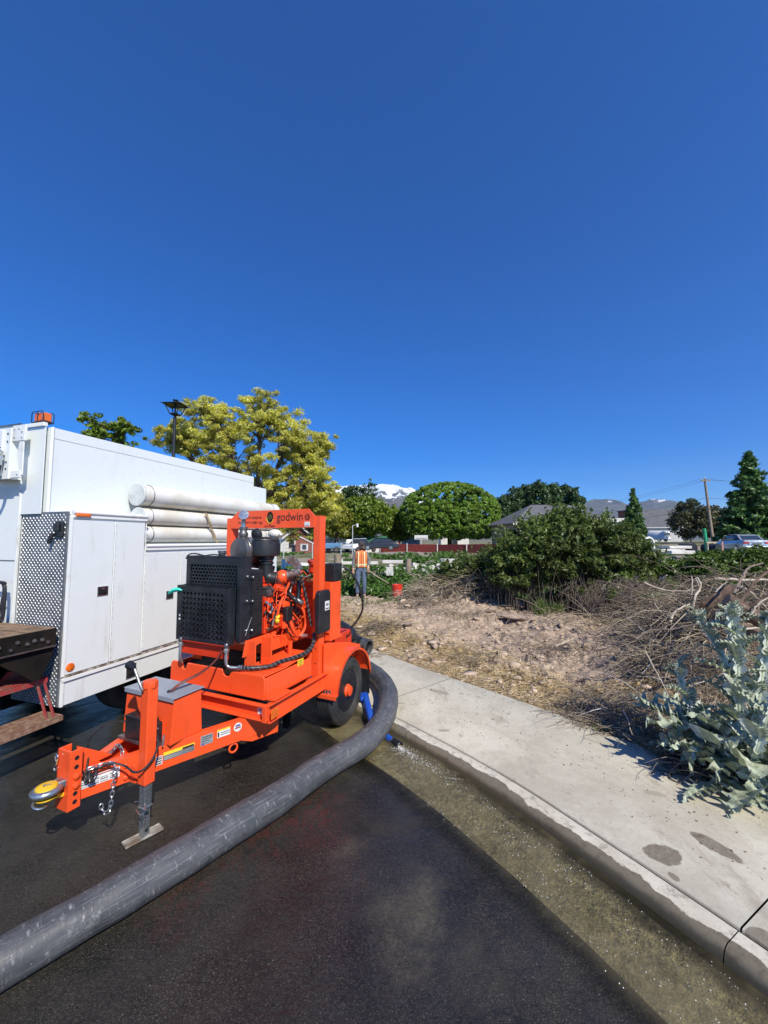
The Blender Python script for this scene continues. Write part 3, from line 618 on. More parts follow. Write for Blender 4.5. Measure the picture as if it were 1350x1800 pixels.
# --- jack
jc = (.262, .028); j = MB(); j.box(jc[0]-.034, jc[0]+.034, jc[1]-.034, jc[1]+.034, .315, .90)
jk = j.obj('jack_post', OR, TR, .006)
MB().beam((jc[0]-.06, jc[1], .36), (jc[0]-.11, jc[1]+.0, .36), .06, .10).obj('jack_bracket', OR, jk, .002)
MB().lathe([(.044, 0), (.046, .02), (.044, .040), (.03, .046), (0, .046)], (jc[0], jc[1], .885), (0, 0, 1), 8).obj('jack_head', OR, jk, .003)
MB().box(jc[0]-.025, jc[0]+.025, jc[1]-.025, jc[1]+.025, .185, .318).obj('jack_sleeve', M['steel'], jk, .004)
MB().box(jc[0]-.030, jc[0]+.030, jc[1]-.030, jc[1]+.030, .176, .186).obj('sleeve_collar', M['steel'], jk, .002)
MB().box(jc[0]-.021, jc[0]+.021, jc[1]-.021, jc[1]+.021, .004, .188).obj('jack_leg', M['steel'], jk, .003)
for z in (.145, .045): MB().lathe([(.009, 0), (.009, .0012)], (jc[0]+.021, jc[1], z), (1, 0, 0), 12).obj('leg_hole', hole, jk)
fp = MB(); fp.cbox((0, 0, .006), (.070, .205, .004)); 
for sx, sy, w, l in ((-1, 0, .004, .235), (1, 0, .004, .235)): fp.cbox((sx*.035, 0, .009), (w, .205, .010))
for sy in (-1, 1): fp.cbox((0, sy*.102, .009), (.070, .004, .010))
fp.obj('foot_plate', surf('zinc_foot_plate', (.46, .45, .42), (.20, .15, .11), 9, .5, .4), jk, .002, loc=(jc[0]+.0, jc[1]-.005, .002), rot=(0, 0, -.28))
MB().tube([(jc[0]+.03, jc[1]-.02, .205), (jc[0]+.07, jc[1]-.05, .20)], .006, 8).obj('jack_pin', M['steel'], jk)
MB().tube(cat3([(jc[0]-.03, jc[1], .195), (jc[0]-.06, jc[1]-.03, .20), (jc[0]+.05, jc[1]-.07, .185), (jc[0]+.075, jc[1]-.05, .19)], 6), .002, 5).obj('pin_wire', M['chrome'], jk)
hn = MB(); hn.tube([(jc[0]+.008, jc[1]-.055, .885), (jc[0]-.01, jc[1]-.062, .925), (jc[0]-.075, jc[1]-.055, 1.005)], .0085, 8)
hn.obj('crank_arm', M['steel_dark'], jk)
MB().lathe([(.010, 0), (.012, .01), (.026, .055), (.027, .072), (.018, .078), (0, .078)], (jc[0]-.068, jc[1]-.056, 1.0), (-.85, .1, .25), 14).obj('crank_grip', M['black'], jk)
# --- battery box with grey lid, breakaway box, wiring
bx = MB(); bx.prism([(.195, .452), (.445, .452), (.43, .742), (.215, .742)], 'x', -.235, .250); bb = bx.obj('battery_box', OR, TR, .003)
ld = MB(); ld.cbox((.008, .322, .751), (.515, .245, .006)); ld.cbox((.008, .2005, .737), (.500, .003, .026)); ld.obj('battery_box_lid', M['lid'], TR, .0015)
ldo = bpy.data.objects['battery_box_lid']
MB().ring((.13, .275, .757), (0, 0, 1), .018, .005, 18, 8).obj('grommet', M['black'], ldo)
for (x, y) in ((-.22, .22), (.24, .42), (-.02, .42), (.19, .36)): MB().lathe([(.005, 0), (.004, .003), (0, .003)], (x, y, .754), (0, 0, 1), 8).obj('rivet', M['steel'], ldo)
for dx in (0, .014): MB().tube(cat3([(.125+dx, .27, .75), (.16+dx, .33, .80), (.19+dx, .45, .83), (.17, .60, .86), (.10, .75, .90), (.05, .85, .98)], 8), .007, 8).obj('cable', surf('red_brown_cable', (.16, .03, .02), (.06, .03, .03), 30, .5), TR)
bk = MB(); bk.box(-.11, .14, .125, .19, .47, .60); bo = bk.obj('breakaway_box', M['black'], TR, .008)
MB().box(-.112, .142, .122, .192, .597, .618).obj('box_lid', M['black'], bo, .006)
MB().box(.142, .178, .125, .19, .47, .60).obj('charger', M['black'], bo, .004)
for z in (.50, .57): bolt(bo, (.178, .15, z), (1, 0, 0), .006, M['steel'])
MB().box(-.17, .19, .12, .20, .452, .47).obj('support_tray', M['steel_dark'], TR)
MB().box(.155, .175, .175, .195, .455, .60).obj('box_bracket', OR, TR, .001)
MB().tube(cat3([(.19, .20, .455), (.19, .195, .51), (.215, .17, .515), (.225, .16, .46)], 6), .005, 7).obj('u_bolt', M['steel'], TR)
wire = surf('black_cable_sheath', (.012, .012, .013), (.03, .03, .03), 40, .4)
MB().tube(cat3([(-.09, .12, .58), (-.13, .02, .60), (-.10, -.10, .56), (.0, -.16, .50), (.05, -.20, .44), (.075, -.215, .405), (.07, -.18, .40)], 8), .0055, 7).obj('cable', wire, TR)
MB().tube(cat3([(.11, .13, .56), (.20, .10, .58), (.30, .07, .56), (.325, .03, .49), (.315, -.03, .435), (.27, -.06, .425), (.20, -.07, .45), (.14, -.12, .475), (.09, -.17, .445), (.065, -.19, .40)], 8), .006, 7).obj('cable', wire, TR)
cb = MB()
for i in range(7):
    a = i*.7; cb.tube(cat3([(.07+.03*math.cos(t+a)+.008*math.sin(3*t), -.19+.02*math.sin(t)+.01*math.cos(a), .425+.030*math.sin(t+a*.7)) for t in [k*PI/4 for k in range(9)]], 3), .0042, 5)
cb.obj('cable_bundle', wire, TR); MB().cbox((.058, -.195, .420), (.042, .038, .042), (.3, .4, .5)).obj('trailer_plug', M['black'], TR, .008)
# --- main frame
def channel(p0, p1, h, fl, out, mat=OR, name='frame_rail'):
    m = MB(); p0, p1 = Vector(p0), Vector(p1); o = Vector(out)
    m.beam(p0, p1, .008, h)
    for s_ in (-1, 1): m.beam(p0+o*fl/2+Vector((0, 0, s_*(h/2-.004))), p1+o*fl/2+Vector((0, 0, s_*(h/2-.004))), fl, .008)
    return m.obj(name, mat, TR, .0015)
FL = 2.32
channel((-.60, .745, .512), (.60, .745, .512), .110, .045, (0, -1, 0), name='cross_beam')
channel((.560, .75, .494), (.560, FL, .494), .135, .045, (1, 0, 0)); channel((-.560, .75, .494), (-.560, FL, .494), .135, .045, (-1, 0, 0))
channel((-.58, FL, .494), (.58, FL, .494), .135, .045, (0, 1, 0), name='cross_beam')
for y in (1.4, 2.0): MB().box(-.555, .555, y-.03, y+.03, .44, .54).obj('cross_member', OR, TR)
MB().box(.575, .608, .695, .715, .455, .570).obj('beam_end_plate', OR, TR, .001)
decal('label', TR, M['whitelab'], (.535, .7375, .512), .075, .045, (1, 0, 0), (0, 0, 1)); decal('label', TR, M['inkgrey'], (.535, .7365, .522), .06, .012, (1, 0, 0), (0, 0, 1))
mo = MB(); mo.box(.606, .616, .755, .835, .455, .525); mo.obj('side_marker', M['amber'], TR, .004)
# --- fuel tank base with notched front
def tank():
    m = MB(); fy = .78; hw = .52; z0, z1 = .572, .752; rear = 1.42
    top = [(-hw, z1-.03), (-hw+.02, z1), (-.40, z1), (-.37, z1-.055), (-.34, z1-.055), (-.32, z1), (.08, z1), (.11, z1-.05), (.15, z1-.05), (.18, z1-.005), (hw-.02, z1), (hw, z1-.03)]
    fr = [(x, fy, z) for x, z in top]; poly = [(-hw, fy, z0), (hw, fy, z0)]
    m.prism([(-hw, z0)]+[(hw, z0)]+list(reversed(top)), 'y', fy, fy+.02)
    m.box(hw-.02, hw, fy+.02, rear, z0, z1-.02); m.box(-hw, -hw+.02, fy+.02, rear, z0, z1-.02); m.box(-hw, hw, rear-.02, rear, z0, z1+.02)
    m.prism([(fy+.02, z1), (fy+.26, z1-.002), (rear, z1+.03), (rear, z1+.02), (fy+.26, z1-.012), (fy+.02, z1-.01)], 'x', .20, hw-.004)
    return m.obj('fuel_tank', OR, TR, .006)
tk = tank(); MB().box(-.50, .50, .80, 1.40, .60, .70).obj('tank_top_well', M['undercar'], tk)
decal('label', tk, M['yellowlab'], (.5212, 1.24, .735), .085, .055, (0, 1, 0), (0, 0, 1))
for k in range(4): decal('label', tk, ink, (.5225, 1.24, .752-.012*k), .06, .003, (0, 1, 0), (0, 0, 1))
MB().box(.42, .60, .80, 1.02, .572, .584).obj('tank_foot', OR, TR, .001)
MB().box(.30, .50, 1.02, 1.34, .752, .775).obj('tank_cover', OR, TR, .003)
# --- radiator, grilles
def perforated(name, x0, x1, z0, z1, y, nx, nz, frac, k, mat, parent, stag=False, th=.004):
    m = MB(); cw, chh = (x1-x0)/nx, (z1-z0)/nz
    for j in range(nz):
        for i in range(nx):
            off = (cw/2 if (stag and j % 2) else 0); cx = x0+(i+.5)*cw+off; cz = z0+(j+.5)*chh
            if cx+cw/2 > x1+1e-6: continue
            o_ = [(cx+cw/2*a, y, cz+chh/2*b) for a, b in ((1, 0), (1, 1), (0, 1), (-1, 1), (-1, 0), (-1, -1), (0, -1), (1, -1))]
            inn = [(cx+frac*cw/2*math.cos(PI/4*q)*(1 if k else 1.15), y, cz+frac*chh/2*math.sin(PI/4*q)*(1 if k else 1.15)) for q in range(8)]
            dp = [(p[0], y+th, p[2]) for p in inn]
            m.add(o_+inn+dp, [(q, (q+1) % 8, 8+(q+1) % 8, 8+q) for q in range(8)]+[(8+q, 8+(q+1) % 8, 16+(q+1) % 8, 16+q) for q in range(8)])
    return m.obj(name, mat, parent, smooth=False)
BG = M['blackgrille']
ra = MB(); rx0, rx1 = -.395, .240
ra.box(rx0, rx0+.012, .80, .92, .97, 1.66); ra.box(rx1-.012, rx1, .80, .92, .97, 1.66); ra.box(rx0, rx1, .80, .92, 1.655, 1.667); ra.box(rx0+.012, rx1-.012, .80, .812, 1.595, 1.655)
ra.box(rx0+.012, rx0+.045, .80, .812, .97, 1.595); ra.box(rx1-.045, rx1-.012, .80, .812, .97, 1.595); ra.box(rx0, rx1, .90, .92, .97, 1.655)
rad = ra.obj('radiator_housing', BG, TR, .003)
perforated('upper_grille', rx0+.045, rx1-.045, 1.40, 1.595, .806, 15, 7, .80, 1, BG, rad, True)
lg = MB(); gx0, gx1, gz0, gz1 = -.415, .185, .955, 1.415
lg.box(gx0, gx0+.006, .735, .80, gz0, gz1); lg.box(gx1-.006, gx1, .735, .80, gz0, gz1); lg.box(gx0, gx1, .735, .80, gz1-.006, gz1)
lg.box(gx0+.006, gx1-.006, .735, .741, gz1-.045, gz1-.006); lg.box(gx0+.006, gx0+.055, .735, .741, gz0, gz1-.045); lg.box(gx1-.065, gx1-.006, .735, .741, gz0, gz1-.045); lg.box(gx0+.055, gx1-.065, .735, .741, gz0, gz0+.03)
lo = lg.obj('oil_cooler_guard', BG, TR, .003)
perforated('lower_grille', gx0+.055, gx1-.065, gz0+.03, gz1-.045, .738, 11, 9, .62, 0, BG, lo, False, .012)
fn = MB()
for i in range(26): fn.box(gx0+.02+i*.0222, gx0+.024+i*.0222, .765, .795, gz0+.01, gz1-.01)
fn.obj('cooler_fins', M['black'], lo, smooth=False)
# small lit dimples: the punched tongues of the guard
lv = MB()
for j in range(8):
    for i in range(10): lv.cbox((gx0+.075+i*.0535, .731, gz0+.055+j*.041), (.020, .010, .010), (.5, 0, 0))
lv.obj('guard_tongues', BG, lo, .001)['kind'] = 'stuff'
MB().box(-.385, .145, .775, .783, .835, .955).obj('cooler_base_panel', OD, TR, .002)
MB().box(-.385, .145, .735, .775, .950, .956).obj('guard_floor', OD, TR)
for x in (-.36, .16): 
    p = MB(); p.tube(cat3([(x, .745, .955), (x, .742, .90), (x, .742, .83), (x+.012, .748, .797), (x+.045, .765, .785), (x+.10, .80, .782)] if x > 0 else [(x, .745, .955), (x, .742, .90), (x, .742, .80), (x, .76, .76)], 5), .0135, 10)
    p.obj('cooler_pipe', M['steel'], TR)
    MB().lathe([(.021, 0), (.021, .03)], (x, .744, .905), (0, 0, 1), 6).obj('pipe_nut', M['steel'], TR, .001)
    MB().lathe([(.016, 0), (.022, .012), (.022, .03), (.016, .04)], (x, .745, .935), (0, 0, 1), 10).obj('pipe_fitting', M['steel_dark'], TR)
MB().lathe([(.020, 0), (.020, .028), (.017, .03), (.017, .06)], (.245, .795, .782), (1, .25, 0), 6).obj('pipe_nut', M['steel'], TR, .001)
def braided(name, pts, r, parent=TR, spiral=True):
    c = cat3(pts, 10); o = MB().tube(c, r, 10).obj(name, M['black'], parent)
    if spiral:
        sp = []; 
        for i in range(len(c)*2-1):
            p = c[i//2] if i % 2 == 0 else (c[i//2]+c[i//2+1])/2; t = (c[min(i//2+1, len(c)-1)]-c[max(i//2-1, 0)]).normalized()
            u = t.orthogonal().normalized(); v = t.cross(u); u = Vector((0, 0, 1)) - t*t.z; u.normalize(); v = t.cross(u); sp.append(p+(u*math.cos(i*.9)+v*math.sin(i*.9))*r*1.02)
        MB().tube(sp, .0032, 5).obj('spiral_wrap', surf('grey_wrap_edge', (.16, .15, .14), None, 30, .4), o)
    return o
braided('hydraulic_hose', [(.27, .80, .782), (.34, .83, .78), (.43, .93, .775), (.47, 1.03, .79), (.50, 1.16, .79), (.53, 1.29, .80), (.535, 1.40, .84), (.50, 1.48, .93)], .0175)
MB().tube(cat3([(-.20, .82, 1.667), (-.30, .805, 1.685), (-.37, .80, 1.675), (-.41, .805, 1.64)], 6), .006, 7).obj('cable', wire, rad)
MB().tube(cat3([(-.20, .82, 1.667), (-.10, .82, 1.68), (.0, .83, 1.675), (.03, .85, 1.69)], 6), .005, 7).obj('cable', wire, rad)
cp = MB(); cp.lathe([(.028, 0), (.028, .022), (.034, .024), (.034, .046), (0, .046)], (-.04, .86, 1.667), (0, 0, 1), 16); cp.obj('filler_cap', M['steel_dark'], rad)
# cowl behind the radiator and its strapping
cw = MB(); cw.box(-.38, .230, .92, 1.075, .985, 1.545); cwo = cw.obj('fan_cowl', M['black'], TR, .006)
perforated('cowl_mesh', 0, .135, 0, .51, 0, 6, 19, .6, 0, M['black'], cwo, False, .004).matrix_local = Matrix.Translation((.2345, .932, 1.01)) @ Matrix.Rotation(PI/2, 4, 'Z')
for z in (1.50, 1.30, 1.06): MB().beam((.242, .83, z), (.242, .94, z-.01), .01, .035).obj('cowl_strap', BG, rad, .001); bolt(rad, (.247, .86, z), (1, 0, 0), .009, M['steel']); bolt(rad, (.247, .925, z-.01), (1, 0, 0), .009, M['steel'])
MB().tube([(.252, .85, 1.02), (.252, .92, 1.16)], .004, 6).obj('stay_rod', M['steel_dark'], rad)
decal('label', lo, M['whitelab'], (-.375, .7335, 1.16), .014, .014, (1, 0, 0), (0, 0, 1)); decal('label', lo, M['whitelab'], (-.375, .7335, 1.13), .018, .016, (1, 0, 0), (0, 0, 1))
tt = MB(); tt.tube(cat3([(-.35, .728, 1.372), (-.39, .715, 1.378), (-.44, .70, 1.365), (-.47, .69, 1.34)], 4), .01, 4, rs=[.006+.012*math.sin(k/12*PI) for k in range(13)]); o = tt.obj('tape_flag', M['teal'], TR)
# --- engine stand
for (x, y) in ((.30, .86), (.33, 1.02), (-.34, .9)):
    MB().box(x-.055, x+.055, y-.006, y+.006, .755, .98).obj('engine_leg', OR, TR, .002)
ea = MB(); ea.prism([(.80, .86), (.84, .86), (.885, .915), (1.02, .93), (1.20, .93), (1.20, .99), (.84, .985), (.82, .94)], 'x', .27, .279); ea.obj('engine_arm', OR, TR, .002)
MB().beam((-.30, .95, .90), (-.30, 1.9, .90), .05, .10).obj('engine_rail', OR, TR, .003); MB().beam((.26, 1.15, .88), (.26, 1.9, .88), .05, .10).obj('engine_rail', OR, TR, .003)
for y in (1.06, 1.17): bolt(TR, (.28, y, .955), (1, 0, 0), .012)
# --- engine
eb = MB(); eb.box(-.20, .20, 1.14, 1.72, .96, 1.30); eng = eb.obj('engine_block', OD, TR, .012)  # darker orange on the block: shade between engine parts put into colour
hb = MB(); hb.box(-.15, .165, 1.16, 1.70, 1.30, 1.40); hb.obj('cylinder_head', OD, eng, .010)
MB().box(-.11, .12, 1.18, 1.68, 1.40, 1.475).obj('valve_cover', OD, eng, .02)
MB().box(-.17, .17, 1.20, 1.68, .86, .96).obj('oil_pan', OD, eng, .02)
rb = MB()
for i in range(9): rb.box(.20, .212, 1.16+i*.061, 1.175+i*.061, .99, 1.28)
for k in range(4): rb.box(.20, .208, 1.15, 1.71, 1.01+.075*k, 1.022+.075*k)
rb.obj('block_ribs', OR, eng, .002)
rs_ = random.Random(4)
for i in range(34): bolt(eng, (.208, 1.17+rs_.random()*.52, .98+rs_.random()*.31), (1, 0, 0), .008+.006*rs_.random(), OR, .016)
for i, (y, z, r, l, mt) in enumerate(((1.25, 1.06, .05, .09, OD), (1.36, 1.20, .035, .08, OR), (1.52, 1.03, .055, .07, OD), (1.60, 1.17, .04, .10, OR), (1.28, 1.36, .04, .07, OD), (1.47, 1.40, .03, .07, M['castgrey']))):
    MB().lathe([(r, 0), (r, l*.6), (r*.8, l*.75), (r*.8, l), (0, l)], (.205, y, z), (1, 0, 0), 16).obj('accessory', mt, eng)
# fan pulleys at the front, alternator, starter
for (x, z, r) in ((.0, 1.05, .10), (.12, 1.28, .05), (-.10, 1.30, .05)):
    MB().lathe([(r, 0), (r*.9, .008), (r, .016), (r*.9, .024), (r, .034), (.02, .036)], (x, 1.105, z), (0, 1, 0), 20).obj('pulley', OD, eng)
MB().lathe([(.03, 0), (.055, .01), (.058, .09), (.04, .11), (0, .11)], (.17, 1.14, 1.33), (0, 1, 0), 18).obj('alternator', M['steel_dark'], eng)
# fuel filters (orange drums) hanging at the side and yellow cap
for (x, y, z, r, h) in ((.27, 1.20, 1.02, .033, .12), (.285, 1.30, .99, .03, .11)):
    MB().lathe([(0, 0), (r*.8, .004), (r, .015), (r, h), (r*1.1, h), (r*1.1, h+.02), (0, h+.022)], (x, y, z), (0, 0, 1), 18).obj('filter', OR, eng)
MB().lathe([(0, 0), (.024, .002), (.026, .016), (.018, .022), (0, .022)], (.292, 1.20, 1.11), (.3, -.4, 1), 12).obj('oil_cap', M['yellow'], eng)
MB().sphere((.31, 1.175, 1.085), .022, 10, 7).obj('cap_seal', M['yellow'], eng)
# pumps, hoses and looms on the side
rp = [( .24, 1.20, 1.38)]
mats = [OR, OR, OD, M['black'], M['black'], OR, M['steel_dark']]
for i in range(62):
    y0 = 1.13+rs_.random()*.5; z0 = .98+rs_.random()*.42; x0 = .215+rs_.random()*.05
    pts = [(x0, y0, z0)]
    for k in range(4): 
        q = pts[-1]; pts.append((min(.34, max(.21, q[0]+rs_.uniform(-.03, .045))), q[1]+rs_.uniform(-.07, .09), q[2]+rs_.uniform(-.11, .09)))
    MB().tube(cat3(pts, 5), rs_.choice([.004, .005, .006, .009]), 6).obj('fuel_line', mats[i % 7], eng)
MB().tube(cat3([(.22, 1.30, .97), (.26, 1.22, 1.08), (.29, 1.24, 1.22), (.27, 1.34, 1.33), (.24, 1.42, 1.38), (.24, 1.44, 1.47)], 7), .011, 8).obj('coolant_pipe', OR, eng)
MB().tube(cat3([(.33, 1.42, 1.20), (.37, 1.47, 1.15), (.385, 1.50, 1.05), (.38, 1.49, .96), (.36, 1.44, .90)], 7), .014, 9).obj('fuel_hose', OR, eng)
MB().tube(cat3([(.31, 1.33, 1.14), (.33, 1.34, 1.05), (.35, 1.36, .97), (.35, 1.42, .90)], 7), .013, 9).obj('fuel_hose', OR, eng)
MB().tube(cat3([(.24, 1.40, 1.30), (.33, 1.38, 1.26), (.36, 1.40, 1.22)], 5), .022, 10).obj('hose_stub', M['black'], eng)
MB().lathe([(.02, 0), (.026, .01), (.026, .07), (.02, .08)], (.34, 1.40, 1.245), (.6, .5, -.45), 12).obj('sensor', M['steel_dark'], eng)
ec = MB(); ec.box(.285, .345, 1.27, 1.36, 1.06, 1.19); ec.obj('pump_controller', M['black'], eng, .012)
for k in range(5): MB().tube(cat3([(.30+.01*k, 1.28+.015*k, 1.06), (.31+.01*k, 1.30+.02*k, .99), (.33+.006*k, 1.34+.02*k, .93), (.35, 1.42+.01*k, .89)], 5), .005, 6).obj('cable', [M['black'], OR, M['black'], M['steel_dark'], OR][k], eng)
MB().tube(cat3([(.22, 1.12, 1.26), (.255, 1.17, 1.20), (.25, 1.15, 1.15)], 5), .011, 8).obj('dipstick_tube', M['steel'], eng)
MB().lathe([(.019, 0), (.019, .03), (.014, .034), (.014, .06)], (.37, 1.46, .90), (1, .2, .1), 8).obj('brass_fitting', M['steel'], eng)
MB().lathe([(.02, 0), (.022, .006), (.022, .10), (.027, .11), (0, .112)], (.36, 1.30, .775), (0, 0, 1), 14).obj('filler_neck', OR, TR)
# intake hose, air filter canister, exhaust
af = MB(); af.lathe([(.0, 0), (.115, .0), (.150, .012), (.153, .03), (.153, .145), (.146, .165), (.12, .178), (.05, .186), (0, .186)], (.06, 1.27, 1.648), (0, 0, 1), 36)
afo = af.obj('air_filter', M['black'], TR); MB().ring((.06, 1.27, 1.80), (0, 0, 1), .152, .005, 36, 6).obj('filter_band', M['black'], afo)
for k in range(3):
    a = k*2.1+.4; MB().cbox((.06+.157*math.cos(a), 1.27+.157*math.sin(a), 1.80), (.02, .02, .05), (0, 0, a)).obj('clip', M['steel'], afo)
nb = MB(); nb.lathe([(.062, 0), (.062, .03), (.072, .035), (.072, .05), (.062, .055), (.062, .075), (.074, .08), (.078, .11)], (.09, 1.27, 1.545), (0, 0, 1), 22); nb.obj('filter_neck', M['black'], afo)
for z in (1.585, 1.615): MB().ring((.09, 1.27, z), (0, 0, 1), .066, .004, 24, 6).obj('hose_clamp', M['steel'], afo)
MB().tube(cat3([(.09, 1.27, 1.56), (.09, 1.27, 1.49), (.115, 1.285, 1.45), (.17, 1.315, 1.435)], 6), .066, 18).obj('intake_elbow', M['black'], TR)
for k in range(3): MB().ring((.18+.016*k, 1.322+.01*k, 1.435), (.85, .45, -.05), .052, .006, 20, 6).obj('hose_clamp', M['castgrey'], TR)
MB().lathe([(.03, 0), (.062, .01), (.07, .04), (.055, .075), (.02, .085), (0, .085)], (.19, 1.33, 1.455), (.9, .4, 0), 20).obj('turbo_housing', OR, TR)
MB().tube(cat3([(.24, 1.36, 1.47), (.28, 1.46, 1.48), (.25, 1.56, 1.52), (.17, 1.60, 1.58), (.10, 1.62, 1.60)], 6), .040, 14).obj('turbo_pipe', M['castgrey'], TR)
for (x, y, z) in ((.255, 1.41, 1.475), (.28, 1.50, 1.49), (.22, 1.59, 1.545), (.15, 1.61, 1.59)): MB().ring((x, y, z), (.3, .9, .2), .044, .007, 18, 6).obj('pipe_band', M['castgrey'], TR)
mf = MB(); mf.lathe([(0, 0), (.07, .004), (.118, .018), (.126, .045), (.126, .30), (.11, .33), (.05, .345), (0, .345)], (-.070, 1.06, 1.705), (.12, 1, .0), 30)
mfo = mf.obj('muffler', M['exhaust'], TR); MB().ring((-.063, 1.11, 1.705), (.12, 1, 0), .1265, .004, 30, 6).obj('muffler_seam', M['steel_dark'], mfo)
MB().lathe([(.036, 0), (.040, .01), (.044, .03), (.043, .045), (.034, .055), (.032, .075), (.038, .077), (.038, .10), (.030, .102)], (-.065, 1.13, 1.825), (0, 0, 1), 24).obj('exhaust_collar', M['exhaust'], mfo)
MB().tube(cat3([(-.065, 1.13, 1.90), (-.067, 1.13, 1.955), (-.062, 1.125, 1.99), (-.045, 1.11, 2.015), (-.035, 1.10, 2.025)], 6), .021, 14).obj('tail_pipe', M['steel'], mfo)
MB().lathe([(0, 0), (.044, 0), (.046, .003), (0, .005)], (-.022, 1.085, 2.035), (.45, -.85, .35), 24).obj('rain_flap', M['steel'], mfo)
MB().lathe([(.03, 0), (.05, .01), (.055, .05), (.04, .07), (0, .075)], (.03, 1.16, 1.85), (.2, .9, .2), 18).obj('intake_cap', M['black'], TR)
MB().sphere((.11, 1.36, 1.865), .052, 14, 9, (1.4, 1, .85)).obj('coolant_bottle', M['pvc'], TR)
MB().lathe([(.018, 0), (.018, .02)], (.20, 1.34, 1.85), (0, 0, 1), 10).obj('filter_indicator', M['whitelab'], TR)
MB().tube(cat3([(.06, 1.42, 1.52), (-.02, 1.30, 1.56), (-.10, 1.16, 1.57), (-.16, 1.12, 1.48)], 6), .03, 12).obj('coolant_hose', M['black'], TR)
# --- lifting frame
lf = MB(); 
for x0 in (-.63, .48): lf.box(x0, x0+.10, 1.47, 1.57, .42, 2.035)
lfo = lf.obj('lifting_frame_posts', OR, TR, .003)
bpol = [(-.55, 1.925), (.50, 1.925), (.50, 2.035), (.425, 2.105), (-.455, 2.105), (-.55, 2.035)]
bm_ = MB(); bm_.prism(bpol, 'y', 1.462, 1.478); bm_.box(-.53, .48, 1.478, 1.56, 1.925, 1.935); beam_o = bm_.obj('lifting_beam', OR, TR, .001)
# post as two separate legs for individual handling
bpy.data.objects.remove(lfo)
for x0 in (-.62, .485):
    w7 = .072; pm = MB(); pm.box(x0, x0+w7, 1.470, 1.480, .42, 2.035); oo = x0+(w7-.01 if x0 > 0 else 0); pm.box(oo, oo+.01, 1.480, 1.565, .42, 2.035); pm.box(x0, x0+w7, 1.555, 1.565, .42, 1.925); oi = x0+(0 if x0 > 0 else w7-.01); pm.box(oi, oi+.01, 1.480, 1.555, .42, 1.925)
    po = pm.obj('lifting_post', OR, TR, .0015)
    if x0 > 0:
        for z in (.52, .66, .80): MB().lathe([(.007, 0), (.007, .0012)], (.52, 1.4695, z), (0, -1, 0), 10).obj('bolt_hole', hole, po)
FR = (PI/2, 0, 0)
text('godwin', 'lettering', .118, M['ink'], beam_o, (.050, 1.4605, 1.995), FR, sx=.92)
lg2 = MB(); lg2.lathe([(.030, 0), (.030, .001)], (.415, 1.4615, 2.025), (0, -1, 0), 24); lgo = lg2.obj('swirl_logo', M['ink'], beam_o)
for k, (dx, dz) in enumerate(((0, .010), (0, -.010))):
    MB().tube([(.415-.024+.012*i*.8+ (0), 1.4595, 2.025+dz+.007*math.sin(i*1.25+k*2.2)) for i in range(6)], .0030, 5).obj('swirl_stripe', OR, lgo)
MB().tube([(.4135+.004*math.sin(i*1.4), 1.4592, 1.999+i*.0104) for i in range(6)], .0022, 5).obj('swirl_stripe', OR, lgo)
text('MAX WT 5250 lb', 'lettering', .032, M['ink'], beam_o, (-.455, 1.4605, 2.022), FR, .001, sx=1.32)
text('MAX WT 2381 kg', 'lettering', .032, M['ink'], beam_o, (-.455, 1.4605, 1.973), FR, .001, sx=1.32)
text('LIFT HERE', 'lettering', .024, M['ink'], beam_o, (-.105, 1.4605, 1.934), FR, .0008, sx=1.25)
MB().prism([(-.035, 1.966), (-.024, 1.952), (-.046, 1.952)], 'y', 1.4600, 1.4620).obj('arrow_mark', M['ink'], beam_o, smooth=False)
# oval lifting eye as a black oval with a foliage-coloured disc
ey = MB(); ey.add([(-.035+.040*math.cos(a), 1.4606, 2.035+.056*math.sin(a)) for a in [2*PI*k/24 for k in range(24)]], [tuple(range(24))]); ey.obj('lifting_eye', M['void'], beam_o, smooth=False)
MB().lathe([(0, 0), (.028, 0), (.028, .002), (0, .002)], (-.035, 1.4600, 2.035), (0, -1, 0), 20).obj('eye_backing', surf('foliage_seen_in_eye', (.10, .09, .015), (.02, .02, .012), 60, .7), beam_o)
erim = MB(); pts = [(-.035+.042*math.cos(a), 1.461, 2.033+.058*math.sin(a)) for a in [PI*1.0+PI*k/16 for k in range(15)]]; erim.tube(pts, .0035, 6); erim.obj('eye_rim', M['yellowlab'], beam_o)
lb = decal('label', beam_o, M['whitelab'], (.415, 1.4612, 1.957), .062, .046, (1, 0, 0), (0, 0, 1)); decal('print', lb, gk, (.415, 1.4600, 1.945), .05, .006, (1, 0, 0), (0, 0, 1))
# --- control cabinet, document box, black top unit, cable
pb = MB(); pb.box(.04, .560, 1.66, 1.86, .84, 1.385); cab = pb.obj('control_cabinet', OR, TR, .003)
MB().box(.02, .575, 1.64, 1.88, .828, .842).obj('cabinet_flange', OR, TR, .001)
ho = MB(); ho.prism([(.30, .90), (.56, .90), (.46, 1.30), (.42, 1.38), (.30, 1.38)], 'y', 1.645, 1.655); ho.obj('cabinet_web', OR, TR, .001)
MB().box(.40, .552, 1.74, 1.90, 1.388, 1.565).obj('black_gauge_housing', M['black'], TR, .006)
dbm = MB(); dbm.prism([(1.39, .945), (1.57, .945), (1.585, .96), (1.585, 1.30), (1.56, 1.335), (1.42, 1.335), (1.39, 1.31)], 'x', .560, .612); dbx = dbm.obj('document_box', M['black'], TR, .012)
dq = decal('label', dbx, M['whitelab'], (.6132, 1.52, 1.19), .075, .085, (0, 1, 0), (0, 0, 1)); decal('print', dq, ink, (.6145, 1.52, 1.163), .055, .010, (0, 1, 0), (0, 0, 1)); decal('print', dq, gk, (.6145, 1.52, 1.20), .045, .022, (0, 1, 0), (0, 0, 1))
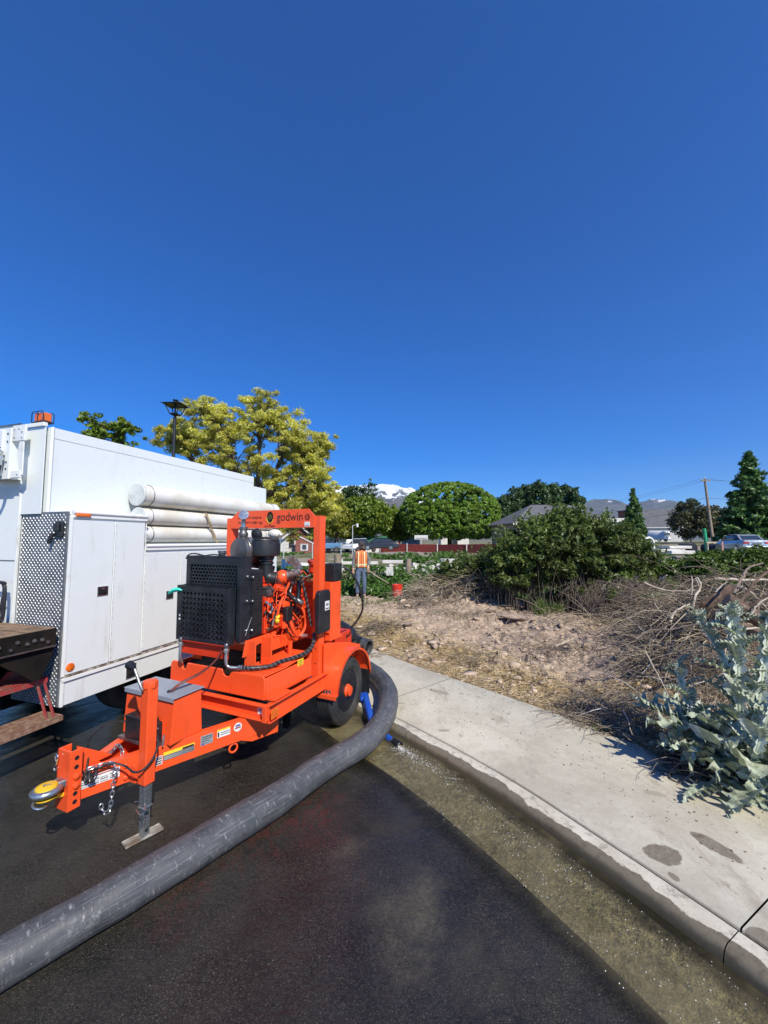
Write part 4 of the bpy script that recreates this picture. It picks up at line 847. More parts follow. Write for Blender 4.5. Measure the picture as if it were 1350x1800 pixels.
braided('throttle_hose', [(.36, 1.44, 1.47), (.38, 1.45, 1.40), (.42, 1.46, 1.25), (.45, 1.46, 1.12), (.475, 1.465, 1.0)], .012)
MB().tube(cat3([(.30, 1.44, 1.44), (.33, 1.42, 1.46), (.40, 1.45, 1.45), (.44, 1.50, 1.47)], 5), .009, 7).obj('cable', wire, TR)
MB().tube(cat3([(.30, 1.50, 1.42), (.31, 1.49, 1.30), (.30, 1.46, 1.16)], 5), .022, 10).obj('fuel_hose', M['black'], TR)
MB().tube(cat3([(.50, 1.88, 1.53), (.56, 1.93, 1.52), (.64, 2.0, 1.42), (.69, 2.06, 1.25), (.69, 2.10, 1.08), (.62, 2.12, .95), (.55, 2.10, .86)], 8), .011, 8).obj('control_cable', wire, TR)
# --- pump volute, suction and discharge at the rear
MB().lathe([(.05, 0), (.20, .02), (.235, .08), (.235, .17), (.18, .24), (.06, .26)], (.05, 2.05, 1.12), (0, 1, 0), 30).obj('pump_volute', OD, TR)
MB().lathe([(.05, 0), (.07, .02), (.07, .10), (.09, .10), (.09, .13), (0, .13)], (.20, 1.90, 1.45), (.2, 0, 1), 18).obj('priming_unit', OD, TR)
MB().lathe([(.10, 0), (.14, .02), (.14, .05), (.10, .06), (.10, .25)], (.05, 2.28, .98), (.1, 1, -.15), 22).obj('suction_pipe', OD, TR)
MB().box(-.30, .45, 1.95, 2.3, .56, .80).obj('pump_base', OD, TR, .01)
# --- fender, wheels
def fender(sx):
    prof = []; cy = 1.87; R = .345
    for k in range(17):
        a = PI*(1.0-k/16)*1.0; prof.append((cy+R*math.cos(a)*1.0, .385+R*math.sin(a)*.98))
    x0, x1 = (.43, .735) if sx > 0 else (-.735, -.43); m = MB(); n = len(prof)
    inner = [(p[0]+(cy-p[0])*.02, p[1]-.006) for p in prof]
    vs = []; 
    for x in (x0, x1):
        vs += [(x, p[0], p[1]) for p in prof]
    for x in (x0, x1):
        vs += [(x, p[0], p[1]) for p in inner]
    fs = []
    for i in range(n-1):
        fs += [(i, i+1, n+i+1, n+i), (2*n+i, 3*n+i, 3*n+i+1, 2*n+i+1), (i, 2*n+i, 2*n+i+1, i+1), (n+i, n+i+1, 3*n+i+1, 3*n+i)]
    m.add(vs, fs); fo = m.obj('fender', OR, TR)
    lp = MB(); k = .022; xo = x1 if sx > 0 else x0
    lv_ = [(xo, p[0], p[1]) for p in prof]+[(xo, p[0]+(cy-p[0])/R*k, p[1]+(.385-p[1])/R*k) for p in prof]
    lp.add(lv_, [(i, i+1, n+i+1, n+i) for i in range(n-1)]); so_ = lp.obj('fender_lip', OR, fo); sm = so_.modifiers.new('thick', 'SOLIDIFY'); sm.thickness = .006
    ft = MB(); ft.box(x0, x1, cy-R-.035, cy-R+.004, .377, .385); ft.box(x0, x1, cy-R-.041, cy-R-.035, .350, .385); ft.obj('fender_foot', OR, fo, .001)
    for q in (.25, .7): bolt(fo, (x0+(x1-x0)*q, cy-R-.018, .385), (0, 0, 1), .008)
    MB().box(x0+.02, x1-.01, cy+R-.02, cy+R-.012, .17, .42).obj('mud_flap', M['black'], fo)
    return fo
fender(1); fender(-1)
MB().box(.40, .425, 1.60, 2.25, .46, .80).obj('fender_bracket', OR, TR, .002)
MB().prism([(1.52, .56), (2.25, .56), (2.25, .66), (2.0, .74), (1.58, .83), (1.52, .83)], 'x', .575, .583).obj('side_plate', OR, TR, .001)
def wheel(x, y, r, w, parent, out=1, hubmat=OR, rimmat=None):
    w_ = bpy.data.objects.new('wheel', None); COL.objects.link(w_); w_.parent = parent; w_.location = (x, y, r)
    hw = w/2; pr = [(r*.60, -hw*.80), (r*.66, -hw*.98), (r*.80, -hw*1.06), (r*.93, -hw*.98), (r*.985, -hw*.80)]
    for k in range(5):
        c = -hw*.62+hw*.31*k; pr += [(r, c-hw*.12), (r, c+hw*.10), (r*.972, c+hw*.115), (r*.972, c+hw*.17)]
    pr = pr[:-2]; pr += [(r*.985, hw*.80), (r*.93, hw*.98), (r*.80, hw*1.06), (r*.66, hw*.98), (r*.60, hw*.80)]
    MB().lathe([(a, b*out) for a, b in pr], (0, 0, 0), (1, 0, 0), 56).obj('tyre', M['rubber'], w_)
    for rr_ in (.72, .88): MB().ring((out*hw*1.03, 0, 0), (1, 0, 0), r*rr_, .0025, 48, 5).obj('sidewall_rib', M['rubber'], w_)
    rp_ = [(r*.62, hw*.82), (r*.60, hw*.86), (r*.575, hw*.80), (r*.55, hw*.35), (r*.50, hw*.28), (r*.44, hw*.34), (r*.40, hw*.48), (r*.30, hw*.52), (r*.22, hw*.50), (r*.20, hw*.42), (0, hw*.42)]
    MB().lathe([(a, b*out) for a, b in rp_], (0, 0, 0), (1, 0, 0), 44).obj('rim', rimmat or M['black'], w_)
    for k in range(8):
        a = 2*PI*k/8; MB().lathe([(r*.045, 0), (r*.045, .002)], (out*hw*.385, math.cos(a)*r*.475, math.sin(a)*r*.475), (out, 0, 0), 10).obj('rim_hole', hole, w_)
    MB().lathe([(r*.19, 0), (r*.19, hw*.5), (r*.15, hw*.62), (r*.15, hw*.8), (0, hw*.86)], (out*hw*.40, 0, 0), (out, 0, 0), 20).obj('hub', hubmat, w_)
    for k in range(6):
        a = 2*PI*k/6; MB().lathe([(.009, 0), (.009, .018)], (out*hw*.50, math.cos(a)*r*.29, math.sin(a)*r*.29), (out, 0, 0), 6).obj('wheel_nut', M['steel_dark'], w_)
    MB().lathe([(.10*r, 0), (.10*r, .20)], (-out*.22, 0, 0), (out, 0, 0), 10).obj('axle_stub', M['undercar'], w_)
    return w_
wheel(.585, 1.83, .318, .185, TR, 1); wheel(-.585, 1.83, .318, .185, TR, -1)
MB().cyl((-.5, 1.83, .30), (.5, 1.83, .30), .035, n=12).obj('axle', M['undercar'], TR)
MB().beam((.47, 1.5, .40), (.47, 2.2, .40), .05, .05).obj('leaf_spring', M['undercar'], TR); MB().beam((-.47, 1.5, .40), (-.47, 2.2, .40), .05, .05).obj('leaf_spring', M['undercar'], TR)
for (x, y) in ((.30, 1.35), (-.2, 1.25)): MB().beam((x, y, .44), (x, y, .10), .05, .05).obj('stand_leg', M['undercar'], TR)

# ================================================================ HOSES ON THE GROUND
def hose_mat():
    t = NT('worn_black_rubber_hose'); P = t.pos()
    c = t.mix(t.ramp(t.noise(3, 5, .6, P), .35, .65), (.045, .048, .053), (.080, .083, .089))
    uv = t.sep(t.uv())
    sc = t.noise(60, 5, .75, P, sc=(1, 1, .6)); c = t.mix(t.ramp(sc, .60, .70, 0, .6), c, (.27, .27, .26))
    cmb = t.n.new('ShaderNodeCombineXYZ'); t.l.new(t.math('MULTIPLY', uv[0], 14), cmb.inputs[0]); t.l.new(t.math('MULTIPLY', uv[1], 3), cmb.inputs[1])
    c = t.mix(t.ramp(t.noise(3, 6, .75, cmb.outputs[0]), .56, .68, 0, .75), c, (.34, .335, .32)); c = t.mix(t.ramp(t.noise(9, 6, .8, P, .6), .56, .66, 0, .6), c, (.19, .19, .185)); c = t.mix(t.ramp(t.noise(14, 5, .75, P), .56, .70, 0, .75), c, (.022, .023, .025)); c = t.mix(t.ramp(t.sep(P)[2], .055, .005, 0, .55), c, (.07, .06, .045))
    c2 = t.n.new('ShaderNodeCombineXYZ'); t.l.new(t.math('MULTIPLY', uv[0], 1.0), c2.inputs[0]); t.l.new(t.math('MULTIPLY', uv[1], 26), c2.inputs[1])
    c = t.mix(t.ramp(t.noise(3, 5, .7, c2.outputs[0]), .54, .68, 0, .65), c, (.24, .24, .235))
    wv = t.math('SINE', t.math('MULTIPLY', uv[0], 330))
    h = t.math('ADD', t.math('MULTIPLY', wv, .05), t.noise(45, 5, .7, P))
    return t.fin(c, t.ramp(t.noise(12, 4, .6, P), .3, .7, .42, .62), 0, t.bump(h, .3, .004), None, .5)
HM = hose_mat()
def hose(name, pts, rs, mat, parent=None, n=26, per=16, wob=.004):
    c = cat3(pts, per); k = len(c); rr_ = np.interp(np.linspace(0, len(rs)-1, k), range(len(rs)), rs); V = []; UV = []; s = 0; ref = Vector((0, 0, 1))
    for i, p in enumerate(c):
        if i: s += (p-c[i-1]).length
        t = (c[min(i+1, k-1)]-c[max(i-1, 0)]).normalized(); ref = (ref-t*ref.dot(t)).normalized(); b = t.cross(ref)
        for j in range(n+1):
            a = 2*PI*j/n; w = wob*(vnoise(np.array([s*9.0]), np.array([(j % n)*.6]), 5)[0]-.5)*2; r = rr_[i]+w
            V.append(p+ref*math.cos(a)*r*.985+b*math.sin(a)*r); UV.append((s, j/n))
    F = [(i*(n+1)+j, (i+1)*(n+1)+j, (i+1)*(n+1)+j+1, i*(n+1)+j+1) for i in range(k-1) for j in range(n)]
    return link(name, quick_mesh(name, [tuple(v) for v in V], F, mat, True, UV), parent)
HR = .098
path = [(-2.35, .75, HR), (-1.95, 1.23, HR), (-1.60, 1.655, HR), (-1.38, 1.895, HR), (-1.20, 2.10, HR), (-1.04, 2.295, HR), (-.86, 2.525, HR), (-.67, 2.77, HR), (-.52, 3.00, HR), (-.37, 3.20, HR), (-.22, 3.37, HR), (-.10, 3.54, HR+.02), (-.005, 3.74, HR+.06), (.045, 4.04, HR+.10), (.03, 4.38, HR+.105), (-.06, 4.72, HR+.105), (-.22, 5.0, HR+.12), (-.44, 5.16, HR+.20), (-.70, 5.18, .42), (-.90, 5.10, .60), (-1.02, 5.0, .78)]
big = hose('suction_hose', path, [.090, .090, .091, .092, .094, .098, .098, .097, .097, .097, .097, .097, .098, .098, .098, .097, .096, .095, .095, .095, .095], HM)
tag(big, 'thick scuffed black rubber hose curving from behind the pump trailer across the wet asphalt', 'hose')
fl = [tuple(G(640, 1214, .15)), tuple(G(652, 1262, .12)), tuple(G(668, 1284, .045)), tuple(G(683, 1297, .035)), tuple(G(697, 1308, .03))]
w0 = TR.matrix_world
fl = [(-.30, 4.55, .14), (-.22, 4.25, .135)]+fl
blue = hose('discharge_hose', fl, [.030, .030, .032, .034, .030, .028, .026], M['bluehose'], n=16, wob=.004)
tag(blue, 'blue hose lying under the big black hose and emptying into the gutter', 'hose')
e0 = Vector(fl[-1]); ed = (Vector(fl[-1])-Vector(fl[-2])).normalized()
MB().lathe([(.026, -.06), (.032, -.055), (.034, .0), (.038, .01), (.038, .05), (.032, .055), (.030, .052), (.030, .0), (0, .0)], e0, ed, 20).obj('nozzle', M['black'], blue)
MB().ring(e0-ed*.05, ed, .031, .003, 18, 6).obj('nozzle_clamp', M['steel_dark'], blue)
# second hose end with open coupling over the sidewalk edge
_R = Matrix.Rotation(-math.radians(24), 4, 'Z'); _L = lambda u, s, z: Vector((-1.7124, 2.6071, 0))+(_R @ Vector((u, s, z)))
e1 = D(643, 1136, 4.75); e1d = Vector((.62, -.42, -.10)).normalized()
sh = hose('outlet_hose', [_L(.15, 2.25, .66), _L(.36, 2.42, .70), tuple(e1-e1d*.42+Vector((0, 0, .12))), tuple(e1-e1d*.22+Vector((0, 0, .03))), tuple(e1)], [.085, .08, .078, .076, .076], M['black'], n=20, wob=.002)
tag(sh, 'short black hose with an open metal coupling pointing over the sidewalk behind the fender', 'hose')
MB().lathe([(.080, -.16), (.080, -.10), (.072, -.095), (.072, -.05), (.090, -.045), (.090, -.02), (.078, -.015), (.078, .02), (.094, .025), (.094, .045), (.074, .045), (.070, .0), (0, .0)], e1, e1d, 26).obj('coupling', M['steel_dark'], sh)
MB().lathe([(0, .002), (.069, .002), (.069, .004)], e1, e1d, 24).obj('coupling_bore', M['void'], sh)
lt = surf('cyan_strap', (.10, .52, .72), (.5, .6, .65), 20, .5)
for k in range(3): MB().ring(e1-e1d*(.24+.05*k)+Vector((0, 0, .03)), e1d, .080, .006, 20, 6).obj('strap_band', lt, sh)
# foam where the blue hose empties; white gutter bubbles stand in for glints
fo = MB(); rf = random.Random(2)
for i in range(900):
    t = rf.random()**1.8*.8; x = e0.x+ed.x*.05+(.62*t)+rf.gauss(0, .035+.05*t); y = e0.y-.05-(.62*t)+rf.gauss(0, .03+.06*t)
    if rf.random() > 1.15-t: continue
    fo.sphere((x, y, .034), rf.uniform(.0008, .0028), 5, 3, (1.5, 1, .6))
for i in range(2200):  # tiny white beads imitate sun sparkle on the running water
    s_ = s_near(.15, 3.62)-4.6*rf.random()**1.25; ox = -.19-.40*rf.random(); x_, y_, nx_, ny_ = jat(s_); rr_ = .0006+.0013*rf.random()**2
    if vnoise(np.array([s_*7]), np.array([ox*16]), 4)[0] < .48: continue
    fo.sphere((x_+nx_*ox, y_+ny_*ox, .041+(ox+.16)*.070), rr_, 5, 3, (1.5, 1.5, .7))
tag(fo.obj('foam_and_glints', surf('white_bubbles_and_glints', (.80, .80, .76), None, 10, .25), None), kind='stuff')
# ================================================================ WHITE UTILITY TRUCK   (local x = to the right, y = forwards, rear right corner at the origin)
TK = thing('utility_truck', 'large white boxy utility truck body with cabinet doors, pipes and rear steps, seen from behind', 'truck', (-2.638, 3.30, 0), -math.radians(17.9))
WH, WO, WE = M['white'], M['white_old'], M['white_edge']
Z0 = .447
# tall rear cabinet and low side cabinet
def panel(name, x, y0, y1, z0, z1, mat, parent=TK, t=.012, bev=.0025): return MB().box(x-t, x, y0, y1, z0, z1).obj(name, mat, parent, bev)
MB().box(-.60, -.016, .006, .722, Z0, 2.00).obj('rear_cabinet', WO, TK, .003)
MB().box(-.60, -.016, .722, 3.10, Z0, 1.70).obj('side_cabinet', WO, TK, .003)
d1 = panel('cabinet_door', -.001, .022, .392, .69, 1.975, WO); d2 = panel('cabinet_door', -.001, .402, .712, .69, 1.975, WO)
d3 = panel('cabinet_door', -.001, .738, 1.175, .70, 1.672, WO); d4 = panel('cabinet_door', -.001, 1.187, 1.62, .70, 1.672, WO); d5 = panel('cabinet_door', -.001, 1.632, 2.06, .70, 1.672, WO); d6 = panel('cabinet_door', -.001, 2.072, 2.5, .70, 1.672, WO)
panel('lower_panel', -.004, .01, 3.10, Z0, .635, WO)
MB().box(-.016, .004, .0, .022, Z0-.005, 2.0).obj('corner_trim', WE, TK, .002)
MB().box(-.012, .012, .0, 3.1, .640, .668).obj('door_sill', WE, TK, .002); MB().box(-.016, .006, 0, 3.1, .672, .684).obj('sill_gap', surf('rust_stained_seal', (.10, .06, .03), (.45, .42, .36), 16, .8), TK)
def hinge(parent, y, z0, z1):
    n = int((z1-z0)/.07); o = MB().tube([(.003, y, z0), (.003, y, z1)], .0045, 6).obj('hinge', WE, parent)
    for k in range(n): MB().lathe([(.0045, 0), (.004, .003), (0, .003)], (.0, y+.012, z0+.03+k*(z1-z0-.06)/max(1, n-1)), (1, 0, 0), 6).obj('rivet', M['capgrey'], o)
hinge(d1, .397, .70, 1.97); hinge(d2, .722, .70, 1.97); hinge(d3, 1.181, .71, 1.66); hinge(d5, 2.066, .71, 1.66)
def latch(parent, y, z, w=.10, h=.085, rot=0):
    f = MB(); f.box(0, .006, y-w/2, y+w/2, z-h/2, z+h/2); lo_ = f.obj('latch', M['chrome'], parent, .003)
    MB().box(.0062, .0075, y-w/2+.008, y+w/2-.008, z-h/2+.009, z+h/2-.009).obj('latch_recess', M['black'], lo_)
    MB().box(.0078, .014, y-w*.30, y+w*.30, z-h*.24, z-h*.02).obj('paddle', M['black'], lo_, .002)
    MB().lathe([(.009, 0), (.009, .006), (0, .006)], (.0078, y+.0, z+h*.22), (1, 0, 0), 10).obj('lock_barrel', M['chrome'], lo_)
    return lo_
latch(d1, .305, 1.345); latch(d3, 1.045, 1.215, .095, .09); latch(bpy.data.objects['lower_panel'], .625, .545, .105, .13); latch(d5, 1.75, 1.21, .095, .09)
MB().lathe([(0, 0), (.034, 0), (.034, .006), (.028, .010), (0, .011)], (-.001, .062, .745), (1, 0, 0), 20).obj('round_reflector', M['amber'], TK)
# rolled rail over the cabinets
def shelf(y0, y1, z):
    m = MB(); m.tube([(-.004, y0, z), (-.004, y1, z)], .020, 12); m.box(-.045, .003, y0, y1, z-.045, z-.012); return m.obj('drip_rail', WE, TK, .001)
shelf(.02, .735, 2.040); shelf(.735, 3.1, 1.745); MB().box(-.60, -.02, .0, .735, 1.995, 2.01).obj('shelf_top', WH, TK); MB().box(-.60, -.02, .735, 3.1, 1.695, 1.71).obj('shelf_top', WH, TK)
am = MB(); am.box(-.01, .022, .035, .155, 2.005, 2.035); amo = am.obj('side_marker', M['amber'], TK, .006); 
# upper box
MB().box(-2.25, -.315, .008, 2.88, 1.72, 2.80).obj('box_body', WH, TK, .006)
MB().box(-2.20, -.33, 2.88, 3.24, .9, 2.655).obj('front_box', WH, TK, .006)
MB().box(-.3155, -.308, .03, 2.872, 2.702, 2.796).obj('top_band', WH, TK, .0015)
MB().box(-.3155, -.310, .03, 2.872, 1.74, 2.698).obj('side_skin', WH, TK, .0015)
MB().tube([(-.309, .018, 1.74), (-.309, .018, 2.80)], .010, 8).obj('corner_trim', WE, TK)
MB().box(-.335, -.3105, 2.66, 2.70, 1.75, 2.79).obj('seam_strip', WH, TK)
# rear wall: side band, recess, frame
MB().box(-2.2, -.05, .012, .30, .95, 2.02).obj('rear_wall_lower', WH, TK, .004)
MB().box(-.60, -.335, -.026, -.018, 2.03, 2.79).obj('rear_skin', WH, TK, .001)
MB().box(-2.2, -.615, -.014, .02, 1.02, 2.80).obj('rear_door', WH, TK, .003)
MB().box(-.615, -.598, -.034, -.012, 1.06, 2.80).obj('door_post', WE, TK, .002)
MB().box(-2.25, -.335, -.045, -.01, 2.80, 2.835).obj('roof_edge', WE, TK, .004)
MB().tube([(-2.2, -.05, 2.84), (-.62, -.05, 2.84)], .008, 6).obj('roof_seal', M['steel_dark'], TK)
for z in (1.06, 1.62): MB().box(-1.30, -.62, -.019, -.0145, z, z+.006).obj('panel_line', M['steel_dark'], TK)
# hinge plate, swing bracket and hydraulic fitting at the top left
br = MB(); br.box(-.90, -.60, -.13, -.115, 2.33, 2.78); br.box(-.90, -.675, -.15, -.13, 2.36, 2.76); br.box(-.615, -.60, -.115, -.02, 2.33, 2.78)
bro = br.obj('mast_bracket', WH, TK, .004)
MB().box(-1.5, -.90, -.15, -.02, 2.35, 2.79).obj('mast_housing', WH, bro, .008)
for z in (2.42, 2.48, 2.66, 2.73):
    for x in (-.78, -.635): MB().lathe([(.009, 0), (.009, .004), (0, .004)], (x, (-.151 if x < -.7 else -.131), z), (0, -1, 0), 8).obj('rivet', M['steel_dark'], bro)
ar = MB(); ar.box(-.60, -.44, -.12, -.10, 2.66, 2.80); ar.box(-.60, -.47, -.12, -.10, 2.34, 2.40); ar.prism([(-.50, 2.70), (-.455, 2.70), (-.45, 2.36), (-.49, 2.36), (-.53, 2.55)], 'y', -.115, -.105)
aro = ar.obj('hinge_arm', WE, TK, .002)
for x, z in ((-.57, 2.77), (-.51, 2.77), (-.47, 2.74), (-.57, 2.70), (-.47, 2.69), (-.50, 2.37)): MB().lathe([(.008, 0), (.007, .006), (0, .007)], (x, -.121, z), (0, -1, 0), 8).obj('rivet', M['capgrey'], aro)
MB().lathe([(.014, 0), (.020, .02), (.020, .05), (.026, .055), (.026, .075), (.018, .08), (.022, .13), (0, .132)], (-.655, -.17, 2.44), (.05, 0, 1), 12).obj('hydraulic_fitting', M['chrome'], bro)
MB().ring((-.655, -.17, 2.575), (.2, 1, 0), .022, .008, 16, 7).obj('swivel', M['chrome'], bro)
MB().tube(cat3([(-.655, -.17, 2.45), (-.665, -.175, 2.38), (-.685, -.18, 2.32), (-.73, -.19, 2.27), (-.82, -.20, 2.25), (-1.0, -.22, 2.27)], 8), .019, 10).obj('hydraulic_hose', M['black'], bro)
# chequer plate end panel with raised lugs
cpM = surf('chequer_plate_steel', (.20, .21, .225), (.13, .135, .15), 5, .38, .45)
cpl = MB(); cpl.box(-.585, -.018, -.010, .004, Z0, 2.045); cp_o = cpl.obj('chequer_plate', cpM, TK)
lg_ = MB()
for j in range(75):
    for i in range(14):
        x = -.575+i*.044+(.022 if j % 2 else 0); z = Z0+.010+j*.0214
        if x > -.028 or z > 2.035: continue
        a = -.80; w, l = .0040, .0115; c, s_ = math.cos(a), math.sin(a)
        P_ = [(x+c*l, -.0102, z+s_*l), (x-s_*w, -.0102, z+c*w), (x-c*l, -.0102, z-s_*l), (x+s_*w, -.0102, z-c*w), (x+c*l*.45, -.0142, z+s_*l*.45), (x-c*l*.45, -.0142, z-s_*l*.45)]
        lg_.add(P_, [(0, 1, 4), (1, 5, 4), (1, 2, 5), (2, 3, 5), (3, 4, 5), (3, 0, 4)])
lgo_ = lg_.obj('plate_lugs', surf('lug_highlight_steel', (.58, .60, .62), (.48, .50, .52), 9, .32, .5), cp_o, smooth=False); lgo_['kind'] = 'stuff'  # paler steel than the plate: highlights on the lugs put into colour
# black socket on the plate
sk = MB(); sk.box(-.135, -.045, -.035, -.011, 1.83, 1.96); so2 = sk.obj('trailer_socket', M['black'], TK, .008)
MB().box(-.125, -.06, -.060, -.035, 1.875, 1.945).obj('socket_cover', M['black'], so2, .01); MB().beam((-.135, -.045, 1.86), (-.165, -.055, 1.775), .022, .03).obj('cable_stub', M['black'], so2, .006)
# three pipes strapped on the side
def bigpipe(z, r, y0, y1, x=-.165):
    p = MB().lathe([(r, 0), (r, y1-y0)], (x, y0, z), (0, 1, 0), 36).obj('side_pipe', M['pvc'], TK)
    for yy, d in ((y0, -1), (y1, 1)):
        MB().lathe([(0, 0), (r*1.01, 0), (r*1.055, .006), (r*1.055, .018)], (x, yy-d*.0-.006*(1 if d < 0 else 0), z), (0, 1, 0) if d < 0 else (0, -1, 0), 36).obj('pipe_cap', M['capgrey'], p)
    MB().ring((x, y0+.115, z), (0, 1, 0), r*1.012, .005, 40, 6).obj('pipe_clamp', M['steel_dark'], p)
    MB().ring((x, y1-.16, z), (0, 1, 0), r*1.012, .005, 40, 6).obj('pipe_clamp', M['steel_dark'], p)
    MB().box(x-.15, x-r*.9, y0+.6, y0+.64, z-r, z+r).obj('pipe_saddle', WH, p)
bigpipe(2.275, .112, .74, 3.22); bigpipe(2.052, .088, .745, 3.10, -.150); bigpipe(1.868, .085, .76, 3.05, -.150)
rp2 = MB(); rp2.tube(cat3([(-.050, 1.60, 2.135), (-.038, 1.63, 2.05), (-.045, 1.68, 1.985), (-.055, 1.70, 1.945), (-.042, 1.74, 1.88), (-.04, 1.77, 1.80), (-.03, 1.78, 1.765)], 5), .010, 7, rs=None)
rp2.tube(cat3([(-.045, 1.57, 2.14), (-.034, 1.62, 2.05), (-.05, 1.67, 1.96), (-.045, 1.71, 1.90), (-.035, 1.75, 1.80)], 5), .008, 6); rp2.obj('tie_rope', M['rope'], TK)
# beacon on the roof edge
be = thing('warning_beacon', 'twin amber warning beacon in a black wire guard on the truck roof edge', 'warning light'); bl_ = be
TKM = Matrix.Translation((-2.638, 3.30, 0)) @ Matrix.Rotation(-math.radians(17.9), 4, 'Z')
be.matrix_world = TKM @ Matrix.Translation((-.42, -.01, 2.835))
MB().box(-.075, .075, -.03, .05, 0, .014).obj('beacon_base', M['black'], be, .003)
MB().box(-.062, -.004, -.025, .045, .014, .095).obj('beacon_lens', M['amber'], be, .010); MB().box(.004, .062, -.025, .045, .014, .095).obj('beacon_lens', M['amber'], be, .010)
gd = MB(); gd.tube([(-.074, -.034, .005), (-.074, -.034, .085), (-.060, -.034, .100), (.060, -.034, .100), (.074, -.034, .085), (.074, -.034, .005)], .0038, 6); gd.tube([(-.074, .05, .005), (-.074, .05, .085), (-.06, .05, .10), (.06, .05, .10), (.074, .05, .085), (.074, .05, .005)], .0038, 6)
gd.tube([(0, -.034, .0), (0, -.034, .10)], .0035, 6); gd.obj('beacon_guard', M['black'], be)
# rear deck, grab rail, steps
dk = MB()
dk.box(-2.3, .015, -1.9, -.075, 1.072, 1.10); dko = dk.obj('rear_deck', M['wood'], TK, .003)
for k in range(1, 9): MB().box(-2.3, .012, -.075-.20*k-.004, -.075-.20*k, 1.0985, 1.1015).obj('deck_board_gap', M['undercar'], dko)
MB().box(.005, .022, -1.9, -.072, .965, 1.098).obj('deck_beam', M['undercar'], dko, .002); MB().box(-.02, .03, -1.9, -.072, .955, .965).obj('deck_angle', M['steel_dark'], dko)
rb2 = random.Random(9)
for i in range(10): MB().lathe([(.010+.008*rb2.random(), 0), (.012, .012), (0, .014)], (.022, -.12-.05*i-rb2.random()*.03, .99+rb2.random()*.07), (1, 0, 0), 8).obj('bolt', M['steel_dark'], dko)
MB().prism([(-.075, .965), (-.075, .88), (-.15, .72), (-.20, .72), (-.50, .965)], 'x', -.02, -.005).obj('deck_gusset', M['undercar'], TK)
MB().box(-2.2, -.62, -1.8, -.12, .60, .96).obj('winch_housing', M['undercar'], TK)
gr_ = MB(); gr_.tube(cat3([(-1.3, -.10, 1.44), (-.67, -.10, 1.44), (-.61, -.10, 1.42), (-.595, -.10, 1.36), (-.595, -.10, 1.20), (-.61, -.10, 1.135), (-.67, -.10, 1.12), (-1.3, -.10, 1.12)], 6), .015, 9); gr_.obj('grab_rail', M['black'], TK)
MB().beam((-.80, -.02, 1.11), (-.62, -.10, 1.33), .012, .012).obj('rail_brace', M['steel_dark'], TK)
def tread(x0, x1, y0, y1, z, mat, name='step'):
    m = MB(); m.box(x1-.010, x1, y0, y1, z-.04, z); m.box(x0, x0+.010, y0, y1, z-.04, z); m.box(x0, x1, y1-.010, y1, z-.04, z)
    o = m.obj(name, mat, TK, .0015); g = MB(); n = int((y1-y0)/.016)
    for i in range(n): g.beam((x0+.01, y0+.016*i, z-.006), (x1-.01, y0+.016*i+.010, z-.006), .0035, .010)
    for k in range(7): xx_ = x0+.015+(x1-x0-.03)*k/6; g.box(xx_-.002, xx_+.002, y0, y1, z-.012, z-.002)
    gg_ = g.obj('tread_grating', M['rusty'] if z < .5 else mat, o, smooth=False); gg_['kind'] = 'stuff'
    for k in range(7): MB().box(x0+.01, x1-.01, y1-.10-.20*k, y1-.092-.20*k, z-.004, z+.003).obj('tread_bar', M['rusty'], o)
    return o
tread(-.30, -.055, -1.6, -.065, .70, M['redpaint']); tread(-.18, .062, -1.6, -.01, .40, M['rusty'])
for dy in (0, .05): MB().beam((-.075, -.085-dy, .69), (.02, -.055-dy, .395), .018, .010).obj('step_hanger', M['redpaint'], TK, .001)
MB().prism([(-.28, .70), (-.16, .70), (-.22, .83)], 'y', -.08, -.07).obj('step_bracket', M['rusty'], TK)
MB().prism([(-.09, .70), (-.25, .70), (-.20, .76)], 'x', -.31, -.30).obj('step_bracket', M['redpaint'], TK)
# undercarriage and wheels
MB().box(-2.1, -.50, .02, 3.2, .45, .60).obj('chassis', M['undercar'], TK); MB().box(-.9, -.80, .05, 3.2, .30, .46).obj('chassis_rail', M['undercar'], TK)
MB().box(-1.7, -.62, -.02, .012, .50, .86).obj('rear_crossmember', M['undercar'], TK)
for (x, w_) in ((-1.2, .16), (-.98, .16)): MB().box(x, x+w_, -.05, -.02, .60, .64).obj('reflector_strip', M['capgrey'], TK)
for y in (1.05, 2.62): wheel(-.42, y, .42, .26, TK, 1, M['undercar'], M['undercar']); wheel(-1.85, y, .42, .26, TK, -1, M['undercar'], M['undercar'])
